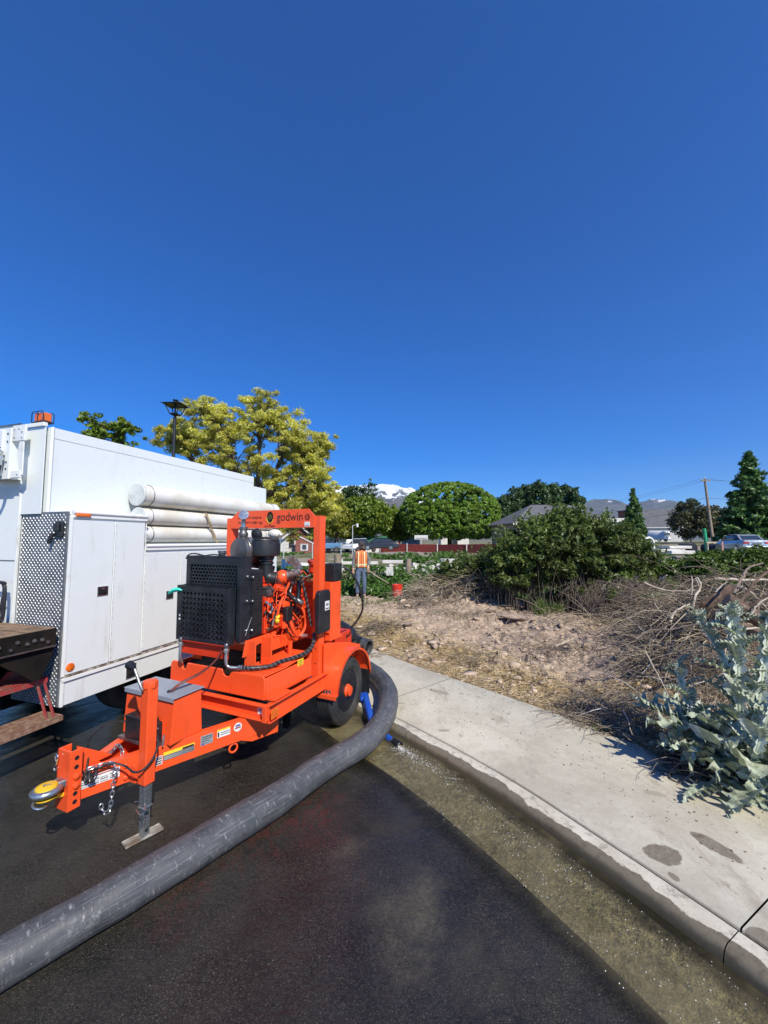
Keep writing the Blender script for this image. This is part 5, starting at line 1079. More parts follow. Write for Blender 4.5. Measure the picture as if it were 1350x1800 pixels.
# ================================================================ FOLIAGE
def leaf_cloud(name, C, Rr, n, size, mat, parent=None, seed=1, flat=.6, aspect=1.6, outward=None, jitter=1.0, up=.35, kind=None, fold=True):
    """C (k,3) clump centres, Rr (k,) clump radii; n leaves as small bent quads"""
    g = np.random.default_rng(seed); C = np.asarray(C, float); Rr = np.asarray(Rr, float); k = len(C)
    w = Rr**2; idx = g.choice(k, n, p=w/w.sum()); v = g.normal(size=(n, 3)); v /= np.linalg.norm(v, axis=1)[:, None]
    rad = Rr[idx]*1.22*(g.random(n)**.75); P = C[idx]+v*rad[:, None]*np.array([1, 1, flat])
    nrm = v*.55+g.normal(size=(n, 3))*.6+np.array([0, 0, up]); nrm /= np.linalg.norm(nrm, axis=1)[:, None]
    a = g.normal(size=(n, 3)); a -= nrm*(a*nrm).sum(1)[:, None]; a /= np.linalg.norm(a, axis=1)[:, None]; b = np.cross(nrm, a)
    s = size*(.55+.9*g.random(n))[:, None]; l = s*aspect/2; h = s/2
    dr_ = nrm*s*.18
    V = np.stack([P-a*l, P-b*h*.9+dr_, P+a*l, P+b*h*.9+dr_], 1).reshape(-1, 3); i = np.arange(n)*4; F = np.c_[i, i+1, i+2, i+3]
    o = link(name, quick_mesh(name, V, F, mat), parent)
    if kind: o['kind'] = kind
    return o
def lobes(c, r, n, seed, shell=.78, lr=(.22, .38), zmin=-.6):
    """clump centres on the skin of an ellipsoid"""
    g = np.random.default_rng(seed); out = []; rad = []; c = np.array(c); r = np.array(r)
    while len(out) < n:
        v = g.normal(size=3); v /= np.linalg.norm(v)
        if v[2] < zmin: continue
        q = c+v*r*(shell+(1-shell)*g.random()*.6 if g.random() < .72 else g.random()*shell); out.append(q); rad.append(g.uniform(*lr)*min(r[0], r[2]))
    return np.array(out), np.array(rad)
def limb(m, p, d, L, r, depth, g, tips, bend=.25, split=(2, 3), shrink=.72, up=.15):
    pts = [p]; rs = [r]; dd = Vector(d)
    for i in range(4):
        dd = (dd+Vector((g.gauss(0, bend*.3), g.gauss(0, bend*.3), g.gauss(0, bend*.2)+up*.2))).normalized(); pts.append(pts[-1]+dd*L/4); rs.append(r*(1-.1*(i+1)))
    m.tube(pts, r, 5 if depth < 2 else 8, False, rs)
    if depth == 0: tips.append(pts[-1]); tips.append(pts[2]); return
    for k in range(g.choice(split)):
        a = Vector((g.gauss(0, 1), g.gauss(0, 1), g.gauss(.15, .6))).normalized(); nd = (dd*.75+a*.75).normalized()
        limb(m, pts[-1] if k else pts[3], nd, L*shrink*g.uniform(.8, 1.15), rs[-1]*.68, depth-1, g, tips, bend, split, shrink, up)
BARK = surf('bark', (.11, .08, .06), (.06, .045, .035), 12, .9, bump=.6, bscale=30, bdist=.01)
BARKG = surf('grey_twig_bark', (.24, .20, .165), (.13, .105, .085), 15, .85)
LY = leafmat('yellow_green_locust_leaves', [(.58, .56, .04), (.38, .44, .04), (.70, .62, .06), (.25, .33, .03), (.64, .62, .20)], .5)
LG = leafmat('bright_willow_leaves', [(0.138, 0.253, 0.025), (0.196, 0.322, 0.034), (0.098, 0.196, 0.021), (0.241, 0.368, 0.052)], .36)
LM = leafmat('maple_green_leaves', [(0.090, 0.173, 0.015), (0.150, 0.240, 0.018), (0.060, 0.112, 0.015), (0.210, 0.255, 0.022)], .3)
LD = leafmat('dark_tree_leaves', [(0.032, 0.072, 0.026), (0.056, 0.112, 0.032), (0.026, 0.053, 0.021), (0.080, 0.136, 0.045)], .2)
LC = leafmat('conifer_needles', [(0.045, 0.112, 0.033), (0.083, 0.180, 0.045), (0.030, 0.075, 0.027), (0.120, 0.210, 0.053)], .2)
LB = leafmat('creek_bush_leaves', [(0.120, 0.168, 0.034), (0.180, 0.228, 0.054), (0.078, 0.120, 0.026), (0.252, 0.282, 0.108), (0.144, 0.192, 0.048)], .38)
LW = leafmat('weed_leaves', [(0.084, 0.168, 0.028), (0.126, 0.224, 0.035), (0.049, 0.105, 0.021), (0.196, 0.238, 0.070), (0.070, 0.154, 0.025)], .3)
LH = leafmat('hedge_leaves', [(.07, .15, .018), (.12, .21, .03), (.04, .085, .012), (.15, .22, .04)], .3)
LGR = leafmat('grass_blades', [(.09, .15, .03), (.06, .12, .02), (.20, .19, .07), (.12, .17, .03)], .3)
def tree(name, label, cat, base, h, crown, mat, nl, ls, seed, group=None, trunk_r=None, lob=60, shell=.8, lr=(.2, .34), zmin=-.6, forks=4, aspect=1.5, flat=.75, bark=BARK, sub=None):
    """crown: list of (cx,cy,cz,rx,ry,rz) relative to the base"""
    t = thing(name, label, cat, base, 0, group); g = random.Random(seed); m = MB(); tr = trunk_r or h*.022
    top = max(c[2] for c in crown); m.tube([(0, 0, -.3), (0, 0, top*.3), (g.uniform(-.1, .1), 0, top*.6), (0, 0, top)], tr, 8, False, [tr*1.2, tr, tr*.75, tr*.3])
    for i in range(forks):
        a = 2*PI*i/forks+g.random(); c = g.choice(crown); m.tube([(0, 0, top*(.25+.1*i % .4)), (c[0]*.5+math.cos(a)*c[3]*.35, math.sin(a)*c[4]*.35, c[2]*.8), (c[0]+math.cos(a)*c[3]*.7, math.sin(a)*c[4]*.7, c[2]+c[5]*.3)], tr, 6, False, [tr*.6, tr*.4, tr*.12])
    m.obj('trunk', bark, t); Cs, Rs = [], []; vol = [c[3]*c[5] for c in crown]
    for i, c in enumerate(crown):
        a, b = lobes(c[:3], c[3:], max(6, int(lob*vol[i]/sum(vol))), seed*7+i, shell, lr, zmin); Cs.append(a); Rs.append(b)
    leaf_cloud('crown', np.vstack(Cs), np.concatenate(Rs), nl, ls, mat, t, seed, flat, aspect); return t
def at(px, dist, z=None):
    x = (px-675)/FPX*dist*1.0026; return Vector((x, dist, (gz(x, dist) if z is None else z)))
def zpix(py, dist): return CH+ray(675, py).z*dist
def wpx(n, dist): return n/FPX*dist

# yellow locust tree behind the truck: real limbs with sprays of leaves at their ends
def locust(base, H, W_, seed, mat, label, px=None, n=42000, ls=.085):
    t = thing('locust_tree', label, 'tree', base); g = random.Random(seed); m = MB(); tips = []
    m.tube([(0, 0, -.3), (.05, 0, H*.15), (0, .05, H*.27)], .2, 10, False, [.24, .20, .17])
    for i in range(13):
        a = 2*PI*i/13+g.uniform(-.3, .3); e = g.uniform(-.05, 1.3); d = Vector((math.cos(a)*math.cos(e)*W_/H*1.2, math.sin(a)*math.cos(e), math.sin(e))).normalized()
        limb(m, Vector((0, .05, H*(.19+.012*i))), d, H*.30, .085, 3, g, tips, .35, (2, 3), .72, .25)
    m.obj('trunk', BARK, t); T = np.array([tuple(p) for p in tips]); T = T[T[:, 2] > H*.12]
    s = H/ max(T[:, 2].max(), 1); 
    leaf_cloud('crown', T, np.random.default_rng(seed).uniform(.20, .46, len(T)), n, ls, mat, t, seed, .7, 2.2); return t
def spray_tree(name, label, dist, px0, lob, mat, seed, n, ls, lr, per, bark=BARK):
    """open airy tree: limbs run out to many small sprays of leaves"""
    p = at(px0, dist, 0); t = thing(name, label, 'tree', p); g = random.Random(seed); m = MB(); C_, R_ = [], []
    fork = Vector((0, 0, 1.5)); m.tube([(0, 0, -.3), (.05, 0, .8), tuple(fork)], .2, 10, False, [.24, .2, .17])
    for (cx, cy, rx, ry, ry2) in lob:
        c = Vector((wpx(cx-px0, dist), 0, zpix(cy, dist))); r = (wpx(rx, dist), wpx(ry2, dist), wpx(ry, dist)); k1 = fork.lerp(c, .55)+Vector((0, 0, .2)); m.tube([tuple(fork), tuple(k1), tuple(c)], .1, 7, False, [.13, .085, .05])
        for i in range(per):
            v = Vector((g.gauss(0, 1), g.gauss(0, 1), g.gauss(.1, 1))).normalized(); q = c+Vector((v.x*r[0], v.y*r[1], v.z*r[2]))*g.uniform(.35, 1.0)
            if q.z < 1.7: continue
            mid = c.lerp(q, .5)+Vector((g.gauss(0, .12), g.gauss(0, .12), g.uniform(-.15, .05))); m.tube([tuple(c.lerp(fork, .25*g.random())), tuple(mid), tuple(q)], .02, 5, False, [.035, .02, .006])
            for s_ in range(3):
                e = q+Vector((g.gauss(0, .22), g.gauss(0, .2), g.gauss(.02, .16))); C_.append(tuple(e)); R_.append(g.uniform(*lr))
                m.tube([tuple(mid.lerp(q, .6)), tuple(e)], .008, 4, False, [.010, .003])
    m.obj('trunk', bark, t); leaf_cloud('crown', C_, R_, n, ls, mat, t, seed, .6, 2.6); return t
lo1 = spray_tree('locust_tree', 'big golden yellow green locust tree with open branches rising behind the white truck', 15.5, 450, [(310, 775, 40, 30, 30), (372, 745, 48, 44, 60), (455, 738, 52, 42, 60), (400, 800, 70, 50, 70), (500, 775, 55, 48, 60), (548, 790, 30, 30, 30), (540, 850, 46, 50, 50), (470, 850, 60, 50, 60), (575, 890, 22, 40, 30), (520, 910, 50, 40, 40)], LY, 5, 115000, .046, (.11, .24), 32)
lo2 = spray_tree('locust_tree', 'small green tree top showing above the truck roof beside the amber beacon', 17.0, 180, [(172, 748, 26, 16, 20), (208, 755, 20, 12, 20), (190, 775, 50, 10, 30)], LM, 12, 4200, .07, (.10, .20), 10)
# ---------------------------------------------------------------- far trees
B = {}
p = at(790, 62); B['round'] = tree('willow_tree', 'big bright green globe willow with a wide round crown behind the red fence', 'tree', p, 9.5,
     [(0, 0, zpix(901, 62)-p.z-.2, wpx(87, 62), 6, wpx(54, 62)*1.02), (-wpx(28, 62), -1, zpix(915, 62)-p.z-.4, wpx(55, 62), 5, wpx(34, 62)), (wpx(30, 62), -1, zpix(915, 62)-p.z-.4, wpx(55, 62), 5, wpx(34, 62))], LG, 150000, .16, 21, lob=2400, shell=.96, lr=(.045, .085), zmin=-.8, trunk_r=.35, forks=7, aspect=2.4)
p = at(640, 58); tree('maple_tree', 'mid green broad tree behind the white shed with the green roof', 'tree', p, 6, [(0, 0, zpix(908, 58)-p.z, wpx(50, 58), 4, wpx(36, 58)), (-wpx(30, 58), 0, zpix(922, 58)-p.z, wpx(36, 58), 3, wpx(26, 58))], LM, 22000, .26, 22, lob=300, lr=(.16, .30), zmin=-1)
p = at(628, 74); tree('spruce_tree', 'dark tree poking up behind the broad green tree in front of the snowy mountain', 'tree', p, 10, [(wpx(22, 74), 0, zpix(862, 74)-p.z, wpx(14, 74), 2, wpx(24, 74)), (-wpx(8, 74), 0, zpix(880, 74)-p.z, wpx(26, 74), 3, wpx(28, 74)), (0, 0, zpix(900, 74)-p.z, wpx(45, 74), 3, wpx(30, 74))], LD, 15000, .30, 23, lob=240, lr=(.18, .34), zmin=-1)
p = at(702, 66); tree('shade_tree', 'dark green tree filling the gap between the shed and the round willow', 'tree', p, 6, [(0, 0, zpix(925, 66)-p.z, wpx(30, 66), 3, wpx(28, 66)), (-wpx(16, 66), 0, zpix(920, 66)-p.z, wpx(22, 66), 3, wpx(34, 66))], LM, 8000, .28, 24, lob=160, lr=(.2, .4), zmin=-1)
p = at(590, 52); tree('shade_tree', 'yellowish green tree just right of the lifting frame above the motorhome', 'tree', p, 6, [(0, 0, zpix(915, 52)-p.z, wpx(26, 52), 3, wpx(36, 52)), (-wpx(28, 52), 0, zpix(905, 52)-p.z, wpx(26, 52), 3, wpx(40, 52))], leafmat('olive_leaves', [(0.180, 0.210, 0.018), (0.105, 0.135, 0.018), (0.270, 0.255, 0.030)], .3), 11000, .24, 25, lob=200, lr=(.2, .36), zmin=-1)
p = at(520, 60); tree('shade_tree', 'dark tree behind the brick house seen through the lifting frame', 'tree', p, 6, [(0, 0, zpix(918, 60)-p.z, wpx(40, 60), 3, wpx(34, 60))], LD, 7000, .28, 26, lob=120, lr=(.22, .4), zmin=-1)
p = at(460, 50); tree('shade_tree', 'brownish tree left of the brick house behind the air filter', 'tree', p, 6, [(0, 0, zpix(918, 50)-p.z, wpx(40, 50), 3, wpx(34, 50))], LM, 6000, .28, 27, lob=120, lr=(.22, .4), zmin=-1)
for i, (px, top, w) in enumerate(((884, 872, 15), (903, 856, 17), (925, 850, 17), (948, 846, 18), (972, 849, 17), (994, 852, 16), (1012, 856, 13))):
    d = 92+2*(i % 3); p = at(px, d); zt = zpix(top, d)-p.z
    tree('poplar_tree', ['leftmost and shortest of the dark poplars behind the long grey roof', 'second dark poplar from the left behind the long grey roof', 'third dark poplar from the left behind the long grey roof', 'tallest dark poplar in the middle of the row behind the grey roof', 'fifth dark poplar from the left behind the long grey roof', 'sixth dark poplar, next to the right end of the row', 'rightmost dark poplar of the row behind the grey roof'][i], 'tree', p, zt,
         [(0, 0, zt*.62, wpx(w, d), 2, zt*.40)], LD, 6500, .38, 30+i, 'dark poplars behind the long roof', lob=110, lr=(.28, .5), zmin=-1, trunk_r=.25)
p = at(1240, 66); tree('dark_thicket', 'dark brown green trees behind the utility pole', 'tree', p, 6, [(-wpx(26, 66), 0, zpix(915, 66)-p.z, wpx(34, 66), 3, wpx(32, 66)), (wpx(12, 66), 0, zpix(920, 66)-p.z, wpx(36, 66), 3, wpx(30, 66)), (wpx(40, 66), 0, zpix(920, 66)-p.z, wpx(26, 66), 3, wpx(30, 66))], leafmat('brown_green_leaves', [(0.058, 0.065, 0.029), (0.091, 0.091, 0.039), (0.039, 0.046, 0.026), (0.117, 0.111, 0.052)], .25), 15000, .28, 41, lob=260, lr=(.16, .34), zmin=-1)
p = at(1212, 74); tree('shade_tree', 'thin bluish green tree top rising left of the utility pole', 'tree', p, 6, [(0, 0, zpix(897, 74)-p.z, wpx(20, 74), 2, wpx(22, 74))], leafmat('blue_green_leaves', [(.05, .09, .05), (.08, .13, .07)], .25), 2600, .30, 42, lob=20)
def conifer(px, dist, top, bottom, halfw, label, seed, nl, ls, levels=26):
    p = at(px, dist); t = thing('conifer_tree', label, 'tree', p); H = zpix(top, dist)-p.z; zb = max(.2, zpix(bottom, dist)-p.z); W_ = wpx(halfw, dist); g = random.Random(seed); C_, R_ = [], []
    m = MB(); m.tube([(0, 0, -.3), (0, 0, H*.95)], .2, 8, False, [W_*.07, .03])
    for i in range(levels):
        f = i/(levels-1); z = zb+(H-zb)*f; w = W_*(1-f)**.82*(.85+.3*g.random())+.05*W_
        for k in range(max(3, int(9*(1-f))+3)):
            a = g.random()*2*PI
            for q in (.35, .68, .95): C_.append((math.cos(a)*w*q, math.sin(a)*w*q, z-(H*.03)*q+g.gauss(0, H*.012))); R_.append(W_*(.13+.07*g.random())*(1.1-.6*f)*(1.15-.4*q))
            if g.random() < .3: m.tube([(0, 0, z), (math.cos(a)*w*.8, math.sin(a)*w*.8, z)], .02, 4, False, [.04, .01])
    m.obj('trunk', BARK, t); leaf_cloud('crown', C_, R_, nl, ls, LC, t, seed, .55, 2.4); return t
conifer(1114, 40, 859, 950, 21, 'small pointed conifer standing alone before the far houses', 51, 9000, .16)
conifer(1322, 38, 796, 948, 50, 'tall dense conifer at the right edge above the silver sedan', 52, 22000, .20, 34)

# ---------------------------------------------------------------- creek bushes
def twigs(name, gen, n, mat, parent=None, sides=3, kind=None, seg=5):
    m_v, m_f = [], []; b = 0
    for i in range(n):
        P_, r0 = gen(i); P_ = [Vector(q) for q in P_]; k = len(P_); ref = Vector((.3, .5, .8)).normalized()
        for q, p_ in enumerate(P_):
            t = (P_[min(q+1, k-1)]-P_[max(q-1, 0)])
            t = t.normalized() if t.length > 1e-6 else Vector((0, 0, 1))
            u = ref-t*ref.dot(t); u = u.normalized() if u.length > 1e-5 else t.orthogonal().normalized(); v = t.cross(u); rr_ = r0*(1-.75*q/(k-1))
            for j in range(sides): a = 2*PI*j/sides; w = p_+(u*math.cos(a)+v*math.sin(a))*rr_; m_v.append((w.x, w.y, w.z))
        for q in range(k-1):
            for j in range(sides): m_f.append((b+q*sides+j, b+q*sides+(j+1) % sides, b+(q+1)*sides+(j+1) % sides, b+(q+1)*sides+j))
        b += k*sides
    o = link(name, quick_mesh(name, m_v, m_f, mat, True), parent)
    if kind: o['kind'] = kind
    return o
def bush(name, label, cat, base, crown, mat, nl, ls, seed, stems=120, lob=90, group=None, lr=(.14, .26), zmin=-.25, aspect=2.2, stemmat=BARKG, shoots=0):
    t = thing(name, label, cat, base, 0, group); g = random.Random(seed); Cs, Rs = [], []; vol = [c[3]*c[5] for c in crown]
    for i, c in enumerate(crown):
        a, b = lobes(c[:3], c[3:], max(5, int(lob*vol[i]/sum(vol))), seed*7+i, .82, lr, zmin); Cs.append(a); Rs.append(b)
    leaf_cloud('foliage', np.vstack(Cs), np.concatenate(Rs), nl, ls, mat, t, seed, .7, aspect)
    def gen(i):
        c = crown[min(len(crown)-1, int(g.random()*len(crown)))]; a = g.random()*2*PI; q = g.random()**.5
        x0, y0 = c[0]+math.cos(a)*c[3]*q*.95, c[1]+math.sin(a)*c[4]*q*.95; z1 = c[2]+c[5]*g.uniform(-.2, .7); lean = g.uniform(-.35, .35)
        P_ = [(x0, y0, -.15)]
        for s_ in (.3, .6, 1.0): P_.append((x0+lean*s_*s_+g.gauss(0, .05), y0+g.gauss(0, .06)-.15*s_*math.sin(a), z1*s_+g.gauss(0, .03)))
        if g.random() < .45: P_.append((P_[-1][0]+lean*1.2+g.gauss(0, .12), P_[-1][1]-.15, P_[-1][2]*.72))
        return P_, g.uniform(.004, .011)
    if stems: twigs('stems', gen, stems, stemmat, t)
    if shoots:
        SC, SR = [], []
        def gs(i):
            c = crown[int(g.random()*len(crown))]; a = g.random()*2*PI; e = g.uniform(.25, 1.3); d = Vector((math.cos(a)*math.cos(e), math.sin(a)*math.cos(e), math.sin(e))); p0 = Vector(c[:3])+Vector((d.x*c[3], d.y*c[4], d.z*c[5]))*.85
            L = g.uniform(.15, .48); P_ = [tuple(p0)]; q = p0.copy(); dd = d+Vector((0, 0, .5))
            for s_ in range(4):
                dd = (dd+Vector((g.gauss(0, .15), g.gauss(0, .15), -.22))).normalized(); q = q+dd*L/4; P_.append(tuple(q)); SC.append(tuple(q)); SR.append(.035+.01*(4-s_))
            return P_, .004
        twigs('shoots', gs, shoots, stemmat, t); leaf_cloud('shoot_leaves', SC, SR, shoots*34, ls*.95, mat, t, seed+1, 1.0, 2.4)
    return t
dB = 9.2; pb_ = Vector((wpx(985-675, dB), dB, gz(wpx(310, dB), dB)))
bush('creek_bush', 'biggest dense green bush with bare stems underneath, in the middle of the creek bank', 'bush', pb_,
     [(-.35, .2, 1.35, 1.05, 1.0, .82), (.75, .15, 1.35, 1.05, .95, .80), (1.55, .3, 1.0, .75, .8, .68), (-1.0, .25, .95, .70, .7, .62), (.2, .1, 1.72, .75, .7, .62), (-.2, .4, .85, 1.3, .8, .6)], LB, 95000, .042, 61, 420, 1300, lr=(.09, .19), shoots=420, zmin=-.6, stemmat=surf('shaded_grey_stems', (.13, .105, .08), (.07, .055, .045), 15, .85))
p2 = Vector((wpx(838-675, 10.8), 10.8, .1))
bush('creek_bush', 'lower rounded green shrub left of the biggest bush on the creek bank', 'bush', p2, [(0, 0, .62, .95, .7, .66), (.7, -.1, .55, .7, .6, .62), (-.7, .2, .40, .6, .5, .45)], LB, 32000, .042, 62, 160, 420, lr=(.09, .2), shoots=160)
p3 = Vector((wpx(1085-675, 8.2), 8.2, gz(wpx(410, 8.2), 8.2)))
bush('bare_shrub', 'leafless tangle of thin grey brown twigs right of the biggest bush', 'shrub', p3, [(0, 0, .55, .9, .6, .45), (.7, .1, .60, .7, .6, .40)], LB, 900, .04, 63, 900, 40, stemmat=surf('dead_twig', (.23, .18, .15), (.12, .09, .075), 18, .9))
for i, (px, d, w, hh, lab) in enumerate(((1200, 9.6, .9, 1.20, 'bright green leafy hedge bush left of the hedge row, before the concrete slabs'), (1262, 9.0, .9, 1.36, 'bright green hedge bush in the middle of the hedge row below the silver sedan'), (1335, 8.6, 1.0, 1.42, 'bright green hedge bush at the right edge of the photo below the sedan'))):
    x = wpx(px-675, d); bush('hedge_bush', lab, 'bush', Vector((x, d, gz(x, d))), [(0, 0, hh*.52, w, .7, hh*.55), (.5, .2, hh*.55, w*.7, .6, hh*.5)], LH, 20000, .05, 70+i, 40, 240, 'green hedge bushes on the creek bank', aspect=1.4)
# weeds: one leafy carpet along the creek
def weeds():
    g = np.random.default_rng(5); n = 900
    x = g.uniform(-4.0, 4.3, n); y = 12.95+g.uniform(-.25, 3.2, n)-.16*np.maximum(x, 0); z = tz(x, y)
    C_ = np.c_[x, y, z+.18+.32*g.random(n)*sstep(y, 12, 13.5)]; R_ = g.uniform(.14, .34, n)
    o = leaf_cloud('weeds', C_, R_, 46000, .062, LW, None, 77, .9, 1.9); tag(o, 'knee high green weeds along the creek behind the worker', kind='stuff')
    n = 700; x = g.uniform(4.6, 12, n); y = g.uniform(9.5, 14, n); C_ = np.c_[x, y, tz(x, y)+.12+.18*g.random(n)]
    o = leaf_cloud('weeds', C_, g.uniform(.15, .3, n), 16000, .07, LW, None, 78, .8, 1.9); tag(o, kind='stuff')
    # grassy tufts further off
    n = 1600; x = g.uniform(-14, 26, n); y = g.uniform(17, 44, n); k = fbm(x*.22, y*.22, 3, 4) > .50; x, y = x[k], y[k]; C_ = np.c_[x, y, tz(x, y)+.08]
    o = leaf_cloud('far_weeds', C_, g.uniform(.2, .55, len(x)), 22000, .15, LW, None, 79, .4, 2.2); tag(o, kind='stuff')
weeds()
def grass_patch(cx, cy, rx, ry, n, h, seed, name='grass', mat=None, lean=.35):
    g = np.random.default_rng(seed); a = g.random(n)*2*PI; q = np.sqrt(g.random(n)); x = cx+np.cos(a)*rx*q; y = cy+np.sin(a)*ry*q; z = tz(x, y)-.01
    hh = h*(.45+.75*g.random(n)); w = .0035+.004*g.random(n); th = g.random(n)*2*PI; lx, ly = g.normal(0, lean, n)*hh, g.normal(0, lean, n)*hh
    dx, dy = np.cos(th)*w, np.sin(th)*w
    V = np.stack([np.c_[x-dx, y-dy, z], np.c_[x+dx, y+dy, z], np.c_[x+lx*.4+dx*.7, y+ly*.4+dy*.7, z+hh*.62], np.c_[x+lx*.4-dx*.7, y+ly*.4-dy*.7, z+hh*.62], np.c_[x+lx+dx*.1, y+ly+dy*.1, z+hh*.95], np.c_[x+lx-dx*.1, y+ly-dy*.1, z+hh*.95]], 1).reshape(-1, 3)
    i = np.arange(n)*6; F = np.vstack([np.c_[i, i+1, i+2, i+3], np.c_[i+3, i+2, i+4, i+5]])
    o = link(name, quick_mesh(name, V, F, mat or LGR)); tag(o, kind='stuff'); return o
for (px, py, r, n, h) in ((1165, 1075, .40, 900, .30), (1130, 1095, .5, 700, .12), (1185, 1060, .35, 700, .26), (952, 1082, .16, 160, .34), (980, 1080, .14, 120, .25), (1075, 1100, .35, 450, .09), (880, 1050, .3, 200, .2), (700, 1057, .5, 300, .12), (640, 1060, .6, 400, .1), (1060, 1290, .10, 50, .08)):
    q = hit(px, py); grass_patch(q.x, q.y, r, r*.7, n, h, px)
# ================================================================ STREET LAMP
p = at(301, 14.0, 0.0); zt = zpix(703, 14.0)
sl = thing('street_lamp', 'black post lantern lamp rising behind the white truck', 'street lamp', p)
MB().lathe([(.11, 0), (.11, .3), (.06, .4), (.055, zt-.72), (.055, zt-.70), (.07, zt-.69), (.045, zt-.66), (.045, zt-.60), (.10, zt-.58), (.13, zt-.54), (.05, zt-.53)], (0, 0, 0), (0, 0, 1), 16).obj('pole', M['black'], sl)
lan = MB(); w0_, w1_, zb, zr = .13, .27, zt-.54, zt-.20
for sx, sy in ((-1, -1), (1, -1), (1, 1), (-1, 1)): lan.tube([(sx*w0_, sy*w0_, zb), (sx*w1_*.95, sy*w1_*.95, zr)], .020, 5)
for a, b in (((-1, -1), (1, -1)), ((1, -1), (1, 1)), ((1, 1), (-1, 1)), ((-1, 1), (-1, -1))): lan.tube([(a[0]*w0_, a[1]*w0_, zb), (b[0]*w0_, b[1]*w0_, zb)], .020, 5); lan.tube([(a[0]*w1_, a[1]*w1_, zr), (b[0]*w1_, b[1]*w1_, zr)], .020, 5)
lan.obj('lantern_cage', M['black'], sl)
rf_ = MB(); q = .36; rf_.add([(-q, -q, zr), (q, -q, zr), (q, q, zr), (-q, q, zr), (-.07, -.07, zt-.09), (.07, -.07, zt-.09), (.07, .07, zt-.09), (-.07, .07, zt-.09)], [(0, 3, 2, 1), (0, 1, 5, 4), (1, 2, 6, 5), (2, 3, 7, 6), (3, 0, 4, 7), (4, 5, 6, 7)])
rf_.lathe([(.06, 0), (.06, .05), (.10, .06), (.10, .085), (0, .09)], (0, 0, zt-.09), (0, 0, 1), 12); rf_.obj('lantern_roof', M['black'], sl)
MB().lathe([(.03, 0), (.03, .26), (.05, .27), (.05, .33)], (0, 0, zb), (0, 0, 1), 10).obj('lamp_holder', M['black'], sl)

# ================================================================ BUILDINGS (built where they stand, sizes in metres)
def shingle(name, c1, c2):
    t = NT(name); P = t.tc; c = t.mix(t.ramp(t.noise(1.5, 5, .7, P), .35, .65), c1, c2); c = t.mix(t.ramp(t.noise(9, 4, .7, P, sc=(1, 1, 3)), .5, .7, 0, .5), c, tuple(v*.6 for v in c1)); return t.fin(c, .85, 0, t.bump(t.noise(12, 3, .6, P), .4, .03))
R_GREY = shingle('grey_shingles', (.13, .13, .14), (.095, .095, .105)); R_BROWN = shingle('brown_shingles', (.16, .115, .10), (.11, .08, .07)); R_GREEN = surf('green_metal_roof', (.05, .16, .085), (.07, .19, .11), 1, .4)
W_TAN = surf('tan_stucco', (.42, .36, .27), (.36, .31, .24), 1.5, .9); W_WHITE = surf('white_siding', (.62, .61, .58), (.55, .54, .51), 1.5, .6); W_BLUEGREY = surf('grey_blue_siding', (.36, .40, .46), (.31, .35, .40), 2, .7); W_BRICK = surf('red_brick_wall', (.26, .09, .065), (.20, .07, .05), 4, .9)
def house(name, label, base, rz, w, d, h, rh, wall, roofm, ends=None, hip=False, win=(), eave=.4, cat='house'):
    """w along local x (ridge direction), d along y; front is -y"""
    t = thing(name, label, cat, base, rz); MB().box(-w/2, w/2, -d/2, d/2, -.6, h).obj('wall', wall, t)
    ex, ey = w/2+eave, d/2+eave; k = (d/2+eave) if hip else 0; z0 = h-.12*0; drop = rh*eave/(d/2)
    m = MB(); zl = h-drop; A = [(-ex, -ey, zl), (ex, -ey, zl), (ex, ey, zl), (-ex, ey, zl)]; Bq = [(-ex+k, 0, h+rh), (ex-k, 0, h+rh)]
    m.add(A+Bq, [(0, 1, 5, 4), (2, 3, 4, 5)]+([(1, 2, 5), (3, 0, 4)] if hip else []))
    o = m.obj('roof', roofm, t, smooth=False); so_ = o.modifiers.new('thick', 'SOLIDIFY'); so_.thickness = .14; so_.offset = -1
    if not hip:
        g = MB(); 
        for x in (-w/2, w/2): g.prism([(-d/2, h-.05), (d/2, h-.05), (0, h+rh-.15)], 'x', x-.01*(1 if x < 0 else -1), x+.12*(1 if x < 0 else -1))
        g.obj('gable', ends or wall, t, smooth=False)
    f = MB(); f.box(-ex, ex, -ey-.02, -ey+.02, zl-.20, zl+.02)
    if not hip:
        for x in (-ex, ex): f.beam((x, -ey, zl-.06), (x, 0, h+rh-.06), .06, .2); f.beam((x, ey, zl-.06), (x, 0, h+rh-.06), .06, .2)
    f.obj('fascia', W_WHITE, t)
    for (face, u, z, ww, hh) in win:
        fr = MB(); gl = MB()
        if face == 'f': fr.box(u-ww/2-.07, u+ww/2+.07, -d/2-.05, -d/2, z-hh/2-.07, z+hh/2+.07); gl.box(u-ww/2, u+ww/2, -d/2-.06, -d/2-.04, z-hh/2, z+hh/2)
        else:
            s_ = -1 if face == 'l' else 1; x = s_*w/2; fr.box(min(x, x+s_*.05), max(x, x+s_*.05), u-ww/2-.07, u+ww/2+.07, z-hh/2-.07, z+hh/2+.07); gl.box(min(x+s_*.04, x+s_*.06), max(x+s_*.04, x+s_*.06), u-ww/2, u+ww/2, z-hh/2, z+hh/2)
        w_ = fr.obj('window', W_WHITE, t); gl.obj('pane', M['glass'], w_)
    return t
